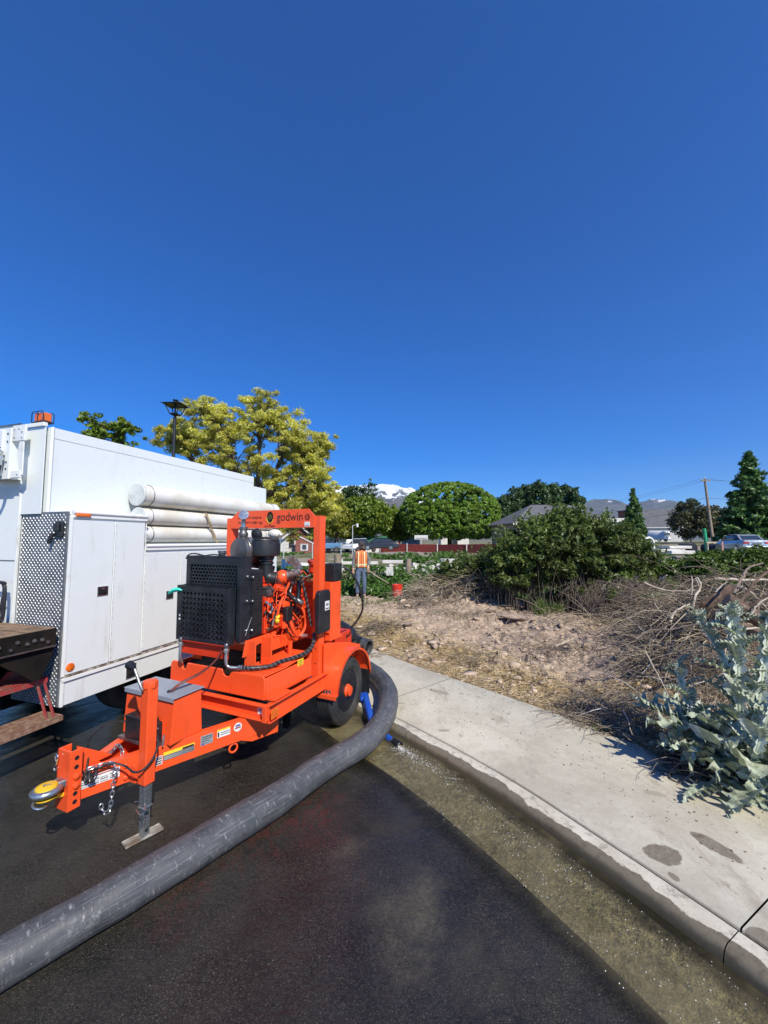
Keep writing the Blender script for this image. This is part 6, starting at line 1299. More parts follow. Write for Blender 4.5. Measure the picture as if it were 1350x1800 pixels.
# long house with the grey hip roof
d = 50; xl, xr = wpx(893-675, d), wpx(1080-675, d); zb = gz((xl+xr)/2, d)
hh = zpix(916, d)-zb; house('long_house', 'long low tan building with a grey hip roof right of the round willow', Vector(((xl+xr)/2, d+3, zb)), .10, xr-xl, 8, hh, zpix(886, d+4)-zpix(913, d), W_TAN, R_GREY, None, True,
      [('f', -(xr-xl)/2+1.0, hh-.95, .8, 1.0), ('f', -(xr-xl)/2+2.2, hh-.95, .5, 1.0), ('f', -1, hh-.9, 1.2, .9), ('f', 3, hh-.9, 1.2, .9)], .6, 'building')
# small annex with flat white fascia
d = 44; q = at(1062, d); MBx = thing('annex', 'low flat roofed annex with white fascia just left of the small conifer', 'building', q); MB().box(-2.4, 2.2, 0, 4, -.5, zpix(918, d)-q.z).obj('wall', W_BLUEGREY, MBx); MB().box(-2.6, 2.4, -.2, 4.2, zpix(918, d)-q.z, zpix(911, d)-q.z).obj('fascia', W_WHITE, MBx); MB().box(-2.3, -.9, -.05, 0, .3, zpix(922, d)-q.z).obj('garage_door', W_WHITE, MBx)
# house on the right with gable towards us
d = 94; q = at(1130, d); hb = zpix(921, d)-q.z
house('gabled_house', 'grey roofed house with a blue grey gable and white long wall behind the white van', at(1146, d+4), -.35, wpx(76, d), 6.4, hb-.2, zpix(891, d)-zpix(919, d)+.2, W_WHITE, R_GREY, W_BLUEGREY, False, [('l', -.6, 1.6, 1.2, 1.3), ('f', 2.0, 1.5, 1.0, .9)])
q = at(1120, 112); ca = thing('far_roof_block', 'flat brown roof block just above the ridge of the gabled house', 'building', q); MB().box(-2.5, 2.6, 0, 5, 0, zpix(898, 112)-q.z).obj('wall', W_BRICK, ca); MB().box(-2.7, 2.8, -.2, 5.2, zpix(898, 112)-q.z, zpix(896, 112)-q.z).obj('roof', R_BROWN, ca)
# brick house seen through the lifting frame
d = 48; q = at(495, d); 
house('brick_house', 'brick and white house with a brown gabled roof seen through the lifting frame', at(490, d+3, .1), -.55, 6.6, 5.6, zpix(945, d)-.1, zpix(925, d+3)-zpix(946, d), W_WHITE, R_BROWN, W_BRICK, False, [('r', -1.0, 1.3, .9, 1.0), ('r', .9, 1.3, .7, .9), ('f', 1.2, 1.2, 1.0, 1.1)])
q = at(541, 47, .1); ba = thing('brick_lean_to', 'low red brick wall with a white framed window under the brown roofed house', 'building', q); MB().prism([(-1.4, 0), (1.4, 0), (1.4, .9), (-1.0, 2.2), (-1.4, 2.2)], 'y', 0, 2).obj('wall', W_BRICK, ba, smooth=False); MB().box(-.8, .1, -.05, 0, .5, 1.3).obj('window', W_WHITE, ba); MB().box(-.6, -.1, -.06, -.04, .62, 1.18).obj('pane', M['glass'], ba)
MB().beam((-1.1, 0, 2.25), (1.5, 0, .95), .15, .12).obj('roof_edge', W_WHITE, ba)
# shed with the green roof
d = 56; q = at(654, d, .2); w = wpx(62, d)
sh_ = thing('shed', 'long white shed with a green metal roof and green end beside the red fence', 'shed', q, .10)
MB().box(-w/2, w/2-wpx(14, d), 0, 3, -.3, zpix(952, d)-.2).obj('wall', W_WHITE, sh_); MB().box(w/2-wpx(14, d), w/2, 0, 3, -.3, zpix(952, d)-.2).obj('green_wall', R_GREEN, sh_)
rr2 = MB(); e0_ = zpix(952, d)-.2; e1_ = zpix(943.5, d)-.2; rr2.add([(-w/2-.1, -.2, e0_), (w/2+.1, -.2, e0_), (w/2-.3, 1.5, e1_+.1), (-w/2+.1, 1.5, e1_+.1), (-w/2-.1, 3.2, e0_), (w/2+.1, 3.2, e0_)], [(0, 1, 2, 3), (3, 2, 5, 4), (0, 3, 4), (1, 5, 2)]); rr2.obj('roof', R_GREEN, sh_, smooth=False)
for k in range(3): MB().box(-w/2+.8+1.0*k, -w/2+1.4+1.0*k, -.04, 0, .5, 1.2).obj('window', M['glass'], sh_)
# buildings glimpsed under the willow
q = at(724, 72, .2); gb = thing('white_outbuilding', 'small white outbuilding half hidden left of the willow trunk', 'building', q); MB().box(-1.8, 1.4, 0, 3, 0, 2.3).obj('wall', W_WHITE, gb); MB().box(-2, 1.6, -.2, 3, 2.3, 2.45).obj('roof', R_GREY, gb)
q = at(800, 76, .2); gb = thing('white_outbuilding', 'pale building glimpsed behind the willow trunks', 'building', q); MB().box(-2.8, 2.6, 0, 3, 0, 3.4).obj('wall', W_WHITE, gb); MB().box(-3, 2.8, -.2, 3, 3.4, 3.6).obj('roof', R_GREY, gb); MB().box(-.6, .4, -.05, 0, .8, 2.1).obj('window', M['glass'], gb)
sg = thing('white_sign', 'small white rectangular sign on a post left of the willow trunk', 'sign', at(740, 56, .2)); MB().box(-.04, .04, -.04, .04, 0, 1.7).obj('post', W_WHITE, sg); MB().box(-.95, .95, -.06, -.02, 1.75, 2.35).obj('board', W_WHITE, sg); MB().box(-.8, .8, -.075, -.06, 1.86, 1.96).obj('print', M['inkgrey'], sg)
# ================================================================ FENCES
def board_fence(name, label, P, hgt, m, pm, bw=.16, sec=5.0, ph=.25):
    t = thing(name, label, 'fence'); m_ = MB(); g = random.Random(3)
    for a, b in zip(P[:-1], P[1:]):
        a, b = Vector(a), Vector(b); L = (b-a).length; n = max(1, int(L/sec))
        for s_ in range(n):
            m_ = MB(); p0 = a.lerp(b, s_/n); p1 = a.lerp(b, (s_+1)/n); k = int((p1-p0).length/bw); dd = (p1-p0)/k
            for i in range(k):
                c = p0+dd*(i+.5); m_.cbox((c.x, c.y+g.uniform(-.012, .012), c.z+hgt/2), (bw*.93, .03, hgt*g.uniform(.985, 1.0)), (0, 0, math.atan2(dd.y, dd.x)))
            o = m_.obj('board_run', m, t, smooth=False); o['kind'] = 'stuff'
            MB().cbox((p0.x, p0.y-.05, p0.z+(hgt+ph)/2), (.10, .10, hgt+ph)).obj('fence_post', pm, t)
    return t
RF = surf('red_brown_fence_stain', (.30, .045, .035), (.22, .04, .03), 2, .75)
fp_ = [(*at(668, 56)[:2], .0), (*at(768, 50)[:2], .0), (*at(880, 42)[:2], .0)]
fz = [zpix(969, 56), zpix(972, 50), zpix(974, 42)]
fp_ = [(a[0], a[1], z-.05) for a, z in zip(fp_, fz)]
board_fence('red_fence', 'long dark red board fence with white posts across the field before the round willow', fp_, 1.12, RF, W_WHITE, .17, 4.2, .12)
WF = surf('white_vinyl', (.80, .80, .78), None, 3, .5)
def rail_fence(P, label, hgt=.9, sec=2.2):
    t = thing('white_rail_fence', label, 'fence')
    for a, b in zip(P[:-1], P[1:]):
        a, b = Vector(a), Vector(b); n = max(1, int((b-a).length/sec))
        for s_ in range(n+1):
            p0 = a.lerp(b, s_/n); MB().box(p0.x-.08, p0.x+.08, p0.y-.08, p0.y+.08, p0.z-.3, p0.z+hgt+.1).obj('fence_post', WF, t)
            if s_ < n:
                p1 = a.lerp(b, (s_+1)/n)
                for z in (.35, .8): MB().beam((p0.x, p0.y, p0.z+hgt*z), (p1.x, p1.y, p1.z+hgt*z), .05, .15).obj('rail', WF, t)
rail_fence([(*at(500, 20)[:2], 0), (*at(600, 20)[:2], 0)], 'white rail fence with square posts seen through the lifting frame', .75)
MGY = surf('chain_link_grey', (.32, .32, .32), (.2, .2, .2), 8, .6, .4)
def wire_fence(P, label, hgt, sec=2.4):
    t = thing('wire_fence', label, 'fence')
    for a, b in zip(P[:-1], P[1:]):
        a, b = Vector(a), Vector(b); n = max(1, int((b-a).length/sec))
        for s_ in range(n+1):
            p0 = a.lerp(b, s_/n); MB().tube([(p0.x, p0.y, p0.z-.2), (p0.x, p0.y, p0.z+hgt)], .04, 6).obj('fence_post', M['capgrey'], t)
            if s_ < n:
                p1 = a.lerp(b, (s_+1)/n)
                for k in range(5): MB().tube([p0+Vector((0, 0, hgt*(.15+.2*k))), p1+Vector((0, 0, hgt*(.15+.2*k)))], .010, 4).obj('wire', MGY, t)
wire_fence([(*at(500, 34)[:2], 0), (*at(600, 34)[:2], .1)], 'grey post and wire fence before the brick house', 1.5)
FW = surf('grey_weathered_boards', (.20, .17, .14), (.13, .11, .095), 3, .85)
d = 60; board_fence('grey_board_fence', 'weathered grey board fence behind the silver sedan', [tuple(at(1272, 60, zpix(951, 60))), tuple(at(1345, 56, zpix(951, 56)))], .95, FW, FW, .18, 3.5, .05)
# ================================================================ POLES, WIRES, PIPES
PW = surf('grey_pole_wood', (.30, .24, .18), (.20, .16, .12), 5, .85)
q = at(1251, 52); up_ = thing('utility_pole', 'tall wooden utility pole with a crossarm right of the white van', 'utility pole', q); zt = zpix(841, 52)-q.z; lx = wpx(-9, 52)
MB().tube([(0, 0, -.4), (lx, 0, zt)], .2, 10, True, [.19, .13]).obj('pole', PW, up_)
MB().box(lx-.62, lx+.62, -.20, -.08, zt-.38, zt-.24).obj('crossarm', PW, up_)
for x in (-.55, -.25, .55): MB().lathe([(.05, 0), (.07, .05), (.04, .10), (.06, .14), (0, .16)], (lx+x, -.14, zt-.24), (0, 0, 1), 8).obj('insulator', M['capgrey'], up_)
MB().lathe([(.05, 0), (.09, .02), (.03, .16)], (lx, 0, zt), (0, 0, 1), 8).obj('pole_cap', M['capgrey'], up_)
def wire_line(a, b, sag, r=.014, label=None):
    a, b = Vector(a), Vector(b); c = [a.lerp(b, k/24)-Vector((0, 0, sag*4*(k/24)*(1-k/24))) for k in range(25)]
    o = MB().tube(c, r, 5, False).obj('power_line', M['steel_dark']); tag(o, label, 'power line', 'power lines on the wooden pole'); return o
tp = q+Vector((lx, 0, zt))
for i, (dx, dz, py, sag, lab) in enumerate(((-.55, -.1, 868, 1.3, 'upper power line running left from the crossarm tip over the long roof'), (.55, -.1, 873, 1.3, 'second power line running left from the far end of the crossarm'), (0, -2.6, 893, 1.0, 'thick lower cable running left from the middle of the pole'), (0, -3.9, 905, .6, 'lowest cable running left from the pole past the gabled house'))):
    e_ = at(940, 105, zpix(py+26, 105)); wire_line(tp+Vector((dx, 0, dz)), e_, sag, .020 if i > 1 else .014, lab)
    lab2 = ['upper power line running right from the crossarm over the tall conifer', 'second power line running right from the crossarm', 'thick lower cable running right from the middle of the pole', 'lowest cable running right from the pole behind the tall conifer'][i]
    wire_line(tp+Vector((dx, 0, dz)), at(1450, 46, zpix((835, 838, 868, 902)[i], 46)), .5, .020 if i > 1 else .014, lab2)
GP = surf('green_plastic_pipe', (.02, .36, .16), (.03, .30, .14), 4, .4)
q = at(1241, 22); gp_ = MB().tube([(0, 0, -.2), (wpx(-5, 22), 0, zpix(929, 22)-q.z)], .085, 14).obj('green_pipe', GP, None, loc=q); tag(gp_, 'upright bright green plastic pipe standing in the gravel', 'pipe')
for px, lab in ((1217, 'black culvert pipe end left of the green pipe'), (1259, 'black culvert pipe end right of the green pipe')):
    q = at(px, 23, zpix(968, 23)); c_ = MB().lathe([(.26, 0), (.30, .0), (.30, .05), (.27, .06), (.27, .8), (0, .8)], q+Vector((0, 0, .12)), (-.35, .9, 0), 22).obj('culvert_pipe', M['black'], None); tag(c_, lab, 'culvert', 'black culvert pipe ends in the gravel')
st = MB(); q = at(1266, 21, zpix(976, 21)); st.box(q.x-.04, q.x+.04, q.y-.02, q.y+.02, q.z-.2, q.z+.72); o = st.obj('survey_stake', surf('pinkish_wood', (.42, .20, .15), (.4, .3, .2), 5, .7), None); tag(o, 'thin reddish survey stake left of the silver sedan', 'stake')
st = MB(); q = at(1248, 20, zpix(972, 20)); st.box(q.x-.25, q.x+.25, q.y, q.y+.1, q.z+.5, q.z+.56); st.box(q.x-.22, q.x-.18, q.y, q.y+.1, q.z-.2, q.z+.5); o = st.obj('small_barricade', surf('bare_timber', (.45, .36, .26), None, 5, .7)); tag(o, 'small bare timber crosspiece on a stake beside the utility pole', 'stake')
q = at(1146, 20, zpix(973, 20)); o = MB().tube(cat3([(0, 0, -.1), (0, 0, .5), (-.05, 0, .70), (-.22, 0, .80), (-.40, 0, .72)], 6), .06, 10).obj('bent_pipe', M['pvc'], None, loc=q); tag(o, 'bent white pipe rising beside the biggest creek bush', 'pipe')
q = at(620, 44, .1); lp = thing('light_pole', 'slim pale light pole with a short arm behind the motorhome', 'light pole', q); zt = zpix(923, 44)-.1; MB().tube([(0, 0, 0), (0, 0, zt)], .045, 8).obj('pole', M['capgrey'], lp); MB().tube([(0, 0, zt-.05), (.5, 0, zt+.05)], .03, 6).obj('arm', M['capgrey'], lp); MB().box(.45, .65, -.08, .08, zt-.22, zt+.18).obj('lamp_head', M['whitelab'], lp)
# concrete slabs, blocks and rubble beyond the creek
CW = surf('pale_broken_concrete', (.62, .60, .55), (.48, .45, .40), 3, .85, bump=.4, bscale=12, bdist=.02)
for k, (px, py, w, h, d) in enumerate(((1192, 962, 38, 5, 16.5), (1178, 968, 44, 5, 16.3), (1196, 971, 44, 6, 16.0))):
    q = at(px, d, zpix(py+h/2, d)); o = MB().cbox((0, .4, wpx(h, d)/2), (wpx(w, d), .9, wpx(h, d))).obj('concrete_slab', CW, None, .02, loc=q, rot=(0, 0, .06*k-.05)); tag(o, ['topmost pale concrete slab of the pile beyond the creek', 'middle pale concrete slab of the pile beyond the creek', 'bottom pale concrete slab of the pile beyond the creek'][k], 'slab', 'stacked concrete slabs')
gR = random.Random(14)
def rock_mesh(seed, sub=2):
    import bmesh
    bm = bmesh.new(); bmesh.ops.create_icosphere(bm, subdivisions=sub, radius=1); g = random.Random(seed); n1 = Vector((g.random()*9, g.random()*9, g.random()*9))
    from mathutils import noise as mn
    pl = [Vector((g.gauss(0, 1), g.gauss(0, 1), g.gauss(0, 1))).normalized() for _ in range(9)]
    for v in bm.verts:
        c = v.co.copy()
        for q in pl:
            dd = c.dot(q)
            if dd > .62: c -= q*(dd-.62)
        v.co = c*(1+.22*mn.noise(v.co*1.4+n1)+.08*mn.noise(v.co*4+n1))
    me = bpy.data.meshes.new('rock'); bm.to_mesh(me); bm.free(); return me
RK = [rock_mesh(i) for i in range(6)]; RKS = [rock_mesh(20+i, 1) for i in range(5)]
M['clay'] = surf('dry_clay_lump', (.38, .29, .225), (.26, .19, .145), 4, .92, bump=.6, bscale=40, bdist=.01)
M['rockgrey'] = surf('pale_grey_rock', (.46, .43, .39), (.30, .27, .24), 5, .85, bump=.5, bscale=30, bdist=.01)
for m_ in RK+RKS: m_.materials.append(M['clay'])
RKG = []
for m_ in RK: c_ = m_.copy(); c_.materials[0] = M['rockgrey']; RKG.append(c_)
def rock(px, py, wpix, hpix, lab, cat='rock', grey=False, group=None, rz=None, dist=None):
    q = hit(px, py) if dist is None else at(px, dist, zpix(py, dist)); k = gR.randrange(6); o = link('rock', (RKG if grey else RK)[k], None, q, (gR.uniform(-.2, .2), gR.uniform(-.2, .2), gR.random()*6 if rz is None else rz))
    w = wpx(wpix, q.y)/2*1.15; h = wpx(hpix, q.y)/2*1.2; o.scale = (w, w*.75, h); o.location.z += h*.55; tag(o, lab, cat, group); return o
rock(903, 1088, 52, 10, 'long flat tan rock lying at the foot of the biggest bush', rz=.1); rock(912, 1070, 30, 13, 'rounded pale rock right above the long flat rock, by the biggest bush')
rock(668, 1143, 8, 6, 'small pale chip next to the open hose coupling', grey=True); rock(622, 1047, 22, 24, 'grey boulder standing beside the feet of the worker', grey=True)
rock(793, 1060, 18, 8, 'pale lump right of the root pile at the dirt edge'); rock(862, 1078, 20, 9, 'clay lump just left of the rounded pale rock'); rock(655, 1118, 16, 9, 'clay lump beyond the open hose coupling'); rock(718, 1105, 20, 9, 'clay lump in the middle of the bare dirt'); rock(848, 1052, 16, 9, 'pale stone on the crest of the dirt ridge')
# broken concrete strewn in a strip beyond the creek
rub = MB()
cr = MB(); g = random.Random(8)
for k in range(150):
    px = g.uniform(585, 900); d = g.gauss(24, 1.8)-(px-585)*.006; q = at(px, d); cr.cbox((q.x, q.y, q.z+.03), (g.uniform(.15, .7), g.uniform(.1, .5), g.uniform(.05, .22)), (g.uniform(-.4, .4), g.uniform(-.4, .4), g.random()*3))
tag(cr.obj('rubble', CW, None, smooth=False), 'strip of broken pale concrete rubble beyond the creek', kind='stuff')
for k, (px, py, w, h, d, lab) in enumerate(((835, 985, 120, 4, 19, 'long pale concrete edge beyond the creek left of the biggest bush'), (905, 981, 60, 5, 18, 'short pale concrete edge half hidden by the biggest bush'), (630, 990, 70, 4.5, 20, 'pale concrete beam behind the worker'), (690, 988, 36, 5, 19, 'pale broken slab right of the worker'))):
    q = at(px, d, zpix(py+h/2, d)); o = MB().cbox((0, .3, wpx(h, d)/2), (wpx(w, d), .7, wpx(h, d))).obj('concrete_beam', CW, None, .02, loc=q, rot=(0, 0, g.uniform(-.1, .1))); tag(o, lab, 'concrete beam')
ph = MB(); 
for k in range(120):
    px = g.uniform(1165, 1245); d = g.gauss(16.5, .8); q = at(px, d); ph.cbox((q.x, q.y, q.z+g.random()*.25*math.exp(-((px-1205)/30)**2)), (g.uniform(.1, .5), g.uniform(.1, .4), g.uniform(.08, .3)), (g.uniform(-.5, .5), g.uniform(-.5, .5), g.random()*3))
tag(ph.obj('rubble', CW, None, smooth=False), 'white rubble heap round the stacked slabs', kind='stuff')
rt = thing('concrete_block_stub', 'white concrete block with a round hole behind the weeds, right of the worker', 'block', at(685, 15.5, zpix(1012, 15.5))); MB().box(-.14, .14, 0, .25, 0, .32).obj('block', CW, rt, .01); MB().lathe([(0, 0), (.07, 0), (.07, .004)], (0.02, -.004, .12), (0, -1, 0), 14).obj('bore', M['capgrey'], rt)
q = at(1191, 11.5, zpix(995, 11.5)); o = MB().box(-.10, .10, 0, .2, -.5, .28).obj('stump_post', surf('grey_concrete_post', (.26, .23, .19), (.16, .14, .12), 9, .9), None, .01, loc=q); tag(o, 'short grey post standing before the white rubble heap', 'post')
for px, d, lab in ((594, 17, 'dark wooden post behind the black cable'), (717, 17.5, 'weathered post in the weeds right of the orange bucket')):
    q = at(px, d, zpix(1000, d)); o = MB().tube([(0, 0, -.6), (.02, 0, .45 if px > 700 else .62)], .16 if px < 600 else .13, 10).obj('wooden_post', PW, None, loc=q); tag(o, lab, 'post')

# ================================================================ VEHICLES
TY = M['rubber']
def loft(secs, name, mat, parent, smooth=True):
    """secs: list of (y, [(x,z)...]) with equal point counts; closes the ends"""
    m = MB(); n = len(secs[0][1]); vs = [(x, y, z) for y, P_ in secs for x, z in P_]; fs = [(i*n+j, i*n+(j+1) % n, (i+1)*n+(j+1) % n, (i+1)*n+j) for i in range(len(secs)-1) for j in range(n)]
    fs += [tuple(range(n)), tuple((len(secs)-1)*n+j for j in range(n-1, -1, -1))]; m.add(vs, fs); return m.obj(name, mat, parent)
def sec(w, z0, z1, r=.12, tum=0.0):
    h = w/2; return [(-h+r, z0), (h-r, z0), (h, z0+r), (h, (z0+z1)/2), (h-tum, z1-r), (h-tum-r, z1), (-h+tum+r, z1), (-h+tum, z1-r), (-h, (z0+z1)/2), (-h, z0+r)]
def carwheels(t, xs, ys, r, w=.2):
    for y in ys:
        for s_ in (-1, 1):
            x = s_*xs; o = MB().lathe([(r*.62, -w/2), (r*.95, -w/2), (r, -w/2+.03), (r, w/2-.03), (r*.95, w/2), (r*.62, w/2)], (x, y, r), (1, 0, 0), 22).obj('wheel', TY, t)
            MB().lathe([(0, 0), (r*.25, 0), (r*.6, -.02), (r*.62, .02)], (x+s_*w*.42, y, r), (s_, 0, 0), 16).obj('rim', M['chrome'], o)
def sedan(label, base, rz, mat, group=None):
    t = thing('parked_car', label, 'car', base, rz, group); W_ = 1.78
    body = [(-2.28, W_*.80, .38, .78, .10), (-2.20, W_*.95, .30, .98, .12), (-1.9, W_, .26, 1.04, .12), (-1.2, W_, .24, 1.0, .12), (0, W_, .22, .96, .12), (1.0, W_, .22, .93, .12), (1.8, W_*.97, .24, .84, .12), (2.2, W_*.86, .28, .66, .10), (2.3, W_*.7, .36, .56, .06)]
    loft([(y, sec(w, a, b, r, .05)) for y, w, a, b, r in body], 'body', mat, t)
    cab = [(-1.75, W_*.80, .92, 1.02, .04), (-1.15, W_*.80, .90, 1.36, .08), (-.6, W_*.79, .90, 1.45, .09), (.2, W_*.79, .88, 1.44, .09), (.65, W_*.78, .88, 1.33, .08), (1.25, W_*.80, .86, .94, .03)]
    loft([(y, sec(w, a, b, r, .10)) for y, w, a, b, r in cab], 'cabin', M['glass'], t)
    roof = [(-1.12, W_*.70, 1.36, 1.385, .01), (-.6, W_*.70, 1.445, 1.475, .012), (.2, W_*.70, 1.44, 1.468, .012), (.55, W_*.69, 1.36, 1.385, .01)]
    loft([(y, sec(w, a, b, r, .02)) for y, w, a, b, r in roof], 'roof', mat, t)
    for s_ in (-1, 1):
        for (y0, z0, y1, z1) in ((-1.72, 1.0, -1.12, 1.37), (.58, 1.37, 1.22, .94), (-.35, .95, -.35, 1.44)): MB().beam((s_*W_*.375, y0, z0), (s_*W_*.345, y1, z1), .07, .05).obj('pillar', mat, t)
        MB().cbox((s_*W_*.36, -2.235, .80), (.36, .10, .17), (0, 0, s_*.22)).obj('taillight', M['redlens'], t, .03)
        MB().cbox((s_*(W_/2+.06), .78, .98), (.16, .10, .12)).obj('mirror', mat, t, .03)
    MB().box(-.26, .26, -2.32, -2.27, .66, .80).obj('number_plate', M['inkgrey'], t); MB().box(-.75, .75, -2.33, -2.16, .34, .56).obj('rear_bumper', mat, t, .05); MB().box(-.5, .5, -2.335, -2.325, .30, .38).obj('bumper_insert', M['black'], t); MB().box(-.62, .62, -2.295, -2.265, .83, .86).obj('chrome_strip', M['chrome'], t)
    carwheels(t, W_/2-.10, (-1.35, 1.38), .32); return t
SIL = surf('silver_blue_car_paint', (.46, .52, .56), None, 3, .25, .35, coat=.6); BLU = surf('light_blue_paint', (.10, .22, .38), None, 3, .3, coat=.5); WHP = surf('white_car_paint', (.78, .79, .80), None, 3, .25, coat=.6); DKP = surf('dark_car_paint', (.03, .03, .035), None, 3, .25, coat=.6)
dd_ = 29.5; q = at(1341, dd_, zpix(973, dd_)); sedan('silver blue sedan seen from behind at the right edge of the photo', q+Vector((0, 2.1, 0)), -.30, SIL)
q = at(1326, 44, zpix(965, 44)); sedan('white car mostly hidden behind the silver sedan', q, -.5, WHP)
def van(label, base, rz, mat):
    t = thing('white_van', label, 'van', base, rz); W_ = 2.0
    loft([(y, sec(w, a, b, r, tm)) for y, w, a, b, r, tm in ((-2.7, W_*.95, .40, 1.98, .10, .10), (-2.62, W_, .36, 2.06, .14, .12), (1.2, W_, .36, 2.08, .16, .12), (1.75, W_*.98, .36, 1.75, .16, .16), (2.0, W_*.97, .36, 1.22, .12, .1), (2.7, W_*.9, .40, 1.08, .12, .1), (2.8, W_*.8, .45, .95, .1, .1))], 'body', mat, t)
    for s_ in (-1, 1):
        MB().box(s_*.48-.36, s_*.48+.36, -2.72, -2.69, 1.22, 1.76).obj('rear_window', M['glass'], t, .03); MB().box(s_*.86-.08, s_*.86+.08, -2.74, -2.70, .95, 1.30).obj('taillight', M['redlens'], t); MB().cbox((s_*.985, 1.45, 1.45), (.02, .6, .42)).obj('side_window', M['glass'], t)
    MB().box(-.9, .9, -2.80, -2.66, .38, .52).obj('rear_bumper', M['inkgrey'], t, .02); MB().box(-.01, .01, -2.725, -2.70, .5, 1.9).obj('door_gap', M['inkgrey'], t); MB().box(-.2, .2, -2.73, -2.70, .85, .97).obj('number_plate', M['steel_dark'], t)
    carwheels(t, .88, (-1.7, 1.9), .37); return t
q = at(1160, 80, zpix(952, 80)); van('white cargo van parked in front of the gabled house', q+Vector((0, 2, 0)), .30, WHP)
# motorhome, pickups and cars by the shed
q = at(588, 54, zpix(970, 54)+.1); mh = thing('motorhome', 'long white caravan with small dark windows left of the shed', 'caravan', q, .03); L_ = wpx(68, 54)
MB().box(-L_/2-1.2, L_/2, 0, 2.3, .5, zpix(948, 54)-q.z).obj('body', WHP, mh, .12)
for x in (-1.9, .3, 1.4): MB().box(x-.25, x+.25, -.03, .01, 1.25, 1.65).obj('window', M['glass'], mh)
MB().box(.85, 1.05, -.03, .01, .8, 1.7).obj('door_window', M['glass'], mh); MB().box(-L_/2-1.2, L_/2, -.02, .0, .95, 1.05).obj('stripe', BLU, mh); MB().box(-1.2, -.6, .8, 1.5, zpix(948, 54)-q.z, zpix(946, 54)-q.z+.1).obj('roof_vent', WHP, mh)
for x in (-1.6, .4): MB().lathe([(.33, 0), (.33, .2)], (x, -.02, .33), (0, 1, 0), 16).obj('wheel', TY, mh)
def pickup(label, base, rz, mat):
    t = thing('parked_truck', label, 'pickup', base, rz); W_ = 1.9
    loft([(y, sec(w, a, b, r, tm)) for y, w, a, b, r, tm in ((-2.6, W_*.95, .5, 1.15, .06, .02), (-2.5, W_, .45, 1.2, .08, .02), (.6, W_, .45, 1.18, .08, .02), (1.5, W_, .45, 1.12, .1, .06), (2.5, W_*.95, .45, 1.0, .1, .06), (2.6, W_*.85, .5, .9, .08, .06))], 'body', mat, t)
    loft([(y, sec(w, a, b, r, .14)) for y, w, a, b, r in ((-.5, W_*.86, 1.1, 1.65, .06), (-.35, W_*.86, 1.1, 1.76, .08), (.6, W_*.86, 1.1, 1.74, .08), (1.35, W_*.84, 1.08, 1.18, .04))], 'cabin', M['glass'], t)
    loft([(y, sec(W_*.70, a, b, .02, .02)) for y, a, b in ((-.4, 1.73, 1.79), (.6, 1.72, 1.78))], 'roof', mat, t)
    for s_ in (-1, 1): MB().box(s_*.8-.1, s_*.8+.1, 2.57, 2.63, .75, .92).obj('headlight', M['chrome'], t, .02)
    carwheels(t, .85, (-1.6, 1.6), .38); return t
pickup('light blue pickup in front of the caravan beside the right frame post', at(566, 50, zpix(971, 50)), 2.3, BLU)
pickup('white pickup with a dark windscreen between the caravan and the worker', at(634, 50, zpix(971, 50)), 2.5, WHP)
sedan('dark car in front of the white shed left of the red fence', at(668, 47, zpix(967, 47)), 1.5, DKP)
# ================================================================ WORKER
def skin_mesh(name, V, E, R, mat, parent, sub=2, root=0):
    me = bpy.data.meshes.new(name); me.from_pydata([tuple(v) for v in V], E, []); o = link(name, me, parent); me.materials.append(mat)
    sk_ = o.modifiers.new('skin', 'SKIN'); sk_.use_smooth_shade = True
    for i, r in enumerate(R): me.skin_vertices[0].data[i].radius = (r, r) if not isinstance(r, tuple) else r
    me.skin_vertices[0].data[root].use_root = True
    s_ = o.modifiers.new('sub', 'SUBSURF'); s_.levels = sub; s_.render_levels = sub; return o
dP = 12.3; fz_ = zpix(1051, dP); WP = thing('person', 'worker in orange safety vest, dark cap and jeans standing with a thin pole', 'person', at(635, dP, fz_), .12)
SKN = surf('skin_tone', (.46, .26, .17), (.40, .22, .14), 8, .5)
# joints: pelvis, spine, chest, neck, head; arms; legs (facing the camera: -y)
hnd = []
V = [(0, 0, .90), (0, .01, 1.08), (0, .01, 1.28), (0, .0, 1.42), (.01, -.03, 1.50), (.01, -.05, 1.58), (.01, -.04, 1.66),
     (-.17, .01, 1.37), (-.23, .02, 1.10), (-.25, -.03, .86), (.17, .01, 1.37), (.24, .0, 1.12), (.22, -.13, .95),
     (-.09, 0, .86), (-.10, -.03, .47), (-.11, .03, .08), (-.12, -.10, .04), (.09, 0, .86), (.10, -.02, .47), (.11, .04, .08), (.13, -.09, .04)]
E_ = [(0, 1), (1, 2), (2, 3), (3, 4), (4, 5), (5, 6), (2, 7), (7, 8), (8, 9), (2, 10), (10, 11), (11, 12), (0, 13), (13, 14), (14, 15), (15, 16), (0, 17), (17, 18), (18, 19), (19, 20)]
R_ = [.12, .115, .13, .055, .062, .085, .07, .055, .042, .030, .055, .042, .030, .085, .058, .042, .04, .085, .058, .042, .04]
